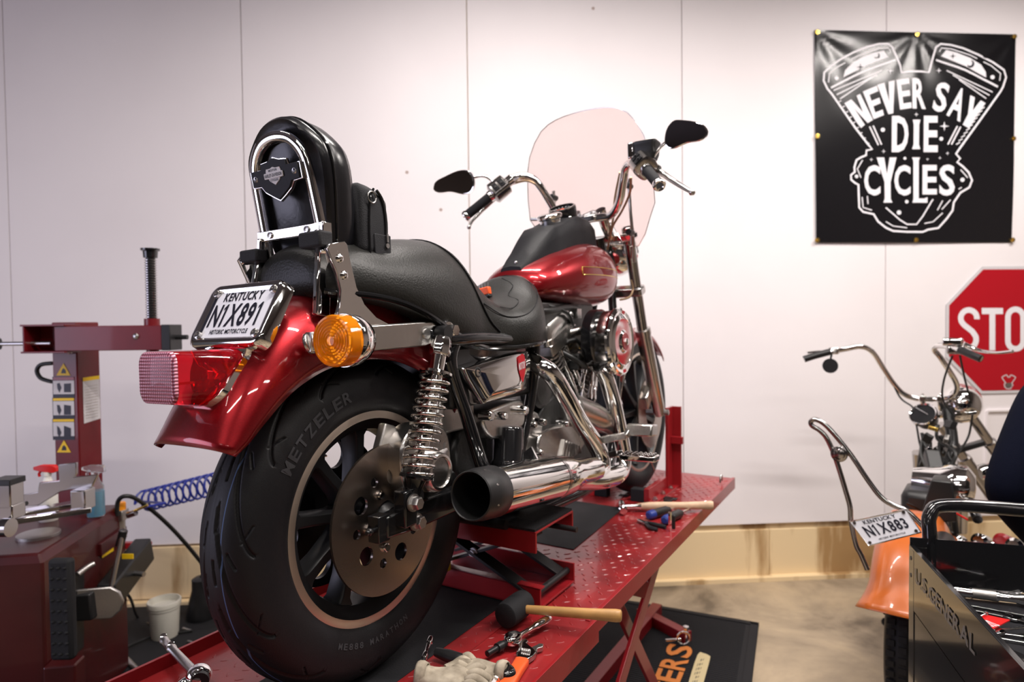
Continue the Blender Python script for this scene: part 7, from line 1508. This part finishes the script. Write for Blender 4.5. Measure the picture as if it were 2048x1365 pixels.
# ---------------------------------------------------------------- black tool cart at the lower right
a_ = V(1.05, 1.66, 0); b_ = V(.865, 1.06, 0)                    # left side of the cart, far and near ends
ed = (b_ - a_).normalized(); out = V(ed.y, -ed.x, 0); rt3 = -out if out.x < 0 else out
rt3 = V(-ed.y, ed.x, 0); rt3 = rt3 if rt3.x > 0 else -rt3
RC = Matrix((ed, rt3, ZZ)).transposed()
TC = Thing('tool_cart', a_, 'glossy black rolling tool cart full of hand tools at the lower right corner', 'tool cart', rot=RC)
LC, WC, ZT_ = 1.05, .62, .905
def C(u, v, z): return a_ + ed * u + rt3 * v + ZZ * z
def cb_(u0, u1, v0, v1, z0, z1): return MB().box(C((u0 + u1) / 2, (v0 + v1) / 2, (z0 + z1) / 2), (u1 - u0, v1 - v0, z1 - z0), RC)
for u in (0, LC):
    for v in (0, WC):
        mb = MB(); su = 1 if u == 0 else -1; sv = 1 if v == 0 else -1
        mb.box(C(u + su * .02, v, .5), (.04, .004, .80), RC).box(C(u, v + sv * .02, .5), (.004, .04, .80), RC); TC.part(mb, 'corner_post', 'black', bevel=.001)
        TC.part(MB().lathe(C(u + su * .04, v + sv * .03 - .012, .05), rt3, [(0, .05), (.024, .05)], 28), 'caster', 'rubber', bevel=.004); TC.part(MB().box(C(u + su * .04, v + sv * .03, .1), (.05, .04, .02), RC), 'caster_fork', 'steel')
for v, nm in ((0, 'side_panel'), (WC, 'side_panel')): TC.part(cb_(0, LC, v - .0015, v + .0015, ZT_ - .16, ZT_), nm, 'black', smooth=False)
TC.part(cb_(0, LC, .0, .012, ZT_ - .006, ZT_), 'top_rim', 'black', bevel=.002)
for u in (0, LC): TC.part(cb_(u - .0015, u + .0015, 0, WC, ZT_ - .10 if u == 0 else ZT_ - .16, ZT_ + (.02 if u == 0 else 0)), 'end_panel', 'black', smooth=False)
tr = TC.part(cb_(0, LC, 0, WC, ZT_ - .135, ZT_ - .13), 'top_tray', 'black_mat', smooth=False)
TC.part(cb_(0, LC, 0, WC, .48, .485), 'middle_shelf', 'black', smooth=False); TC.part(cb_(0, LC, 0, .003, .485, .55), 'shelf_side', 'black', smooth=False)
TC.part(cb_(0, LC, 0, WC, .14, .145), 'bottom_shelf', 'black', smooth=False); TC.part(cb_(0, LC, 0, .003, .145, .21), 'shelf_side', 'black', smooth=False)
TC.part(cb_(.02, .50, .0, .004, .55, .74), 'gusset_panel', 'black', smooth=False)
for z in (ZT_ - .03, ZT_ - .075): TC.part(MB().cyl(C(.018, -.003, z), C(.018, .001, z), .0055), 'rivet_hole', 'ink')
mb = MB(); text_line(mb, 'U.S.GENERAL', .055, -.033, .38, .036, lambda u, v: C(u, -.0035, ZT_ - .045 + v)); TC.part(mb, 'lettering', 'grey_ink')
hz = 1.0
TC.part(MB().tube([C(-.012, .05, ZT_ - .06), C(-.014, .05, ZT_ + .02), C(-.03, .055, ZT_ + .075), C(-.045, .10, ZT_ + .10), C(-.045, .30, ZT_ + .10), C(-.045, WC - .1, ZT_ + .10), C(-.03, WC - .05, ZT_ + .075), C(-.014, WC - .05, ZT_ - .04)], .0175, 20, 5), 'push_handle', 'black', ang=60)
# tools in the tray
zt3 = ZT_ - .13
def tz(px, py, z=.01): return WZ(px, py, zt3 + z)
def torque(pa, pb, r, label, m='chrome', nm='torque_wrench'):
    a, b = tz(*pa, r + .004), tz(*pb, r + .004); d = b - a; L_ = d.length
    t = Thing(nm, V(a.x, a.y, zt3 + .001), label, 'wrench'); t.part(MB().lathe(a, d, [(0, r), (.05, r), (.051, r * .9), (.053, r * .9), (.054, r), (.11, r), (.112, r * .8), (L_ - .05, r * .8), (L_ - .04, r * 1.1), (L_, r * 1.1)], 24), 'shaft', m)
    t.part(MB().lathe(a, d, [(.055, r * 1.01), (.105, r * 1.01)], 24, cap=False), 'knurled_grip', 'alum_dull'); return t
torque((1893, 1180), (2080, 1205), .013, 'long steel torque wrench lying across the black tool tray')
t = Thing('tool_package', tz(1950, 1165, .0), 'clear plastic tool package with a printed card in the tool tray', 'package'); A2, B2 = tz(1905, 1158, .03), tz(2040, 1180, .03)
t.part(MB().bar(A2, B2, .05, .025), 'blister', 'clear', bevel=.008); t.part(MB().bar(A2 + V(.02, 0, .0), B2 - V(.03, 0, .0), .026, .014), 'card', 'label_white', bevel=.002); t.part(MB().cyl(A2 - (B2 - A2).normalized() * .03, A2 + V(.01, 0, 0), .017), 'package_end', 'chrome')
t = Thing('screwdriver', tz(1885, 1165, 0), 'black fat-handled tool behind the torque wrench in the tray', 'tool'); t.part(MB().lathe(tz(1872, 1155, .028), tz(1905, 1162, .028) - tz(1872, 1155, .028), [(0, .02), (.004, .026), (.05, .026), (.056, .02), (.06, .02)], 20), 'handle', 'black')
t = Thing('red_packet', tz(1985, 1252, 0), 'red card with a white fan pattern lying in the tool tray', 'card')
R4 = [tz(1942, 1238, .02), tz(1968, 1232, .02), tz(2020, 1243, .02), tz(1975, 1266, .02)]
t.part(MB().prism(R4, (0, 0, .003)), 'card', 'bright_red', smooth=False); mb = MB()
for k in range(8): p_, q_ = R4[0] * .75 + R4[3] * .25 + V(.012 + .002 * k, 0, 0), tz(1958 + k * 5.5, 1258 - abs(k - 3) * .8, .02); mb.bar(p_ + ZZ * .0036, q_ + ZZ * .0036, .0018, .0006); mb.lathe(q_ + ZZ * .0032, ZZ, [(0, .0028), (.0008, .0028)], 8)
t.part(mb, 'fan_print', 'label_white', smooth=False)
def wrench(pa, pb, label, w_=.010, m='chrome', z=.006, grp=None):
    a, b = tz(*pa, z), tz(*pb, z); d = (b - a).normalized(); s_ = d.cross(ZZ); L_ = (b - a).length
    t = Thing('combination_wrench', V(a.x, a.y, zt3 + .001), label, 'wrench', grp)
    t.part(MB().loft([[a + d * u + s_ * (w_ * k * x) + ZZ * (.003 * z_) for x, z_ in rrect(1, 1, .3, 2)] for u, k in ((.018, 1), (.03, .8), (L_ - .03, .75), (L_ - .014, 1))]), 'shank', m)
    ol = [(.022 * math.cos(q_), .017 * math.sin(q_)) for q_ in [math.radians(60 + 240 * k / 14) for k in range(15)]]; ol = [(-x, y) for x, y in ol]
    ol = [( .018, .006), (.016, .014), (.004, .019), (-.010, .018), (-.020, .012), (-.016, .006), (-.004, .007), (.002, .0), (-.004, -.007), (-.016, -.006), (-.020, -.012), (-.010, -.018), (.004, -.019), (.016, -.014), (.018, -.006)]
    t.part(MB().prism([a + d * x + s_ * y * .9 - ZZ * .003 for x, y in ol], ZZ * .006), 'open_jaw', m, bevel=.001)
    t.part(plate_mb([circ(0, 0, .014, 20), circ(0, 0, .0085, 12)], .006, frame_m(b, d, s_)), 'ring_end', m, bevel=.0008)
    return t
wrench((2024, 1235), (2110, 1265), 'chrome open wrench with its hook-shaped jaw up beside the red card', .012)
wrench((1950, 1262), (2060, 1275), 'dark combination wrench just below the red card', .008, 'chrome_dark')
wrench((1958, 1270), (2075, 1290), 'second dark combination wrench below the red card', .009, 'chrome_dark')
wrench((2030, 1312), (2110, 1350), 'chrome ring wrench at the bottom right corner of the photo', .014, 'chrome_dark')
wrench((1990, 1262), (2090, 1252), 'chrome wrench lying across the middle of the tool tray', .009, 'chrome', .014)
wrench((2020, 1335), (2090, 1390), 'lowest chrome wrench in the tool tray at the photo corner', .012, 'chrome')
a, b = tz(1948, 1240, .02), tz(1972, 1228, .03); t = Thing('feeler_pick', V(a.x, a.y, zt3 + .001), 'thin steel pick with a loop end above the red card', 'pick'); t.part(MB().cyl(a, b, .0016, n=8), 'shaft', 'steel'); t.part(MB().tube([b + V(.004 * math.cos(k), 0, .004 * math.sin(k)) for k in [j * PI / 4 for j in range(8)]], .0014, 6, 1, closed=True), 'loop', 'steel')
for i, (pa, pb) in enumerate((((1900, 1205), (2060, 1235)), ((1905, 1213), (2050, 1244)))):
    a, b = tz(*pa, .004), tz(*pb, .004); t = Thing('long_rod', V(a.x, a.y, zt3 + .001), ('thin black rod next to the torque wrench', 'thin dark rod between the torque wrench and the red card')[i], 'rod'); t.part(MB().cyl(a, b, .003, n=10), 'shaft', 'black')
mb = MB()
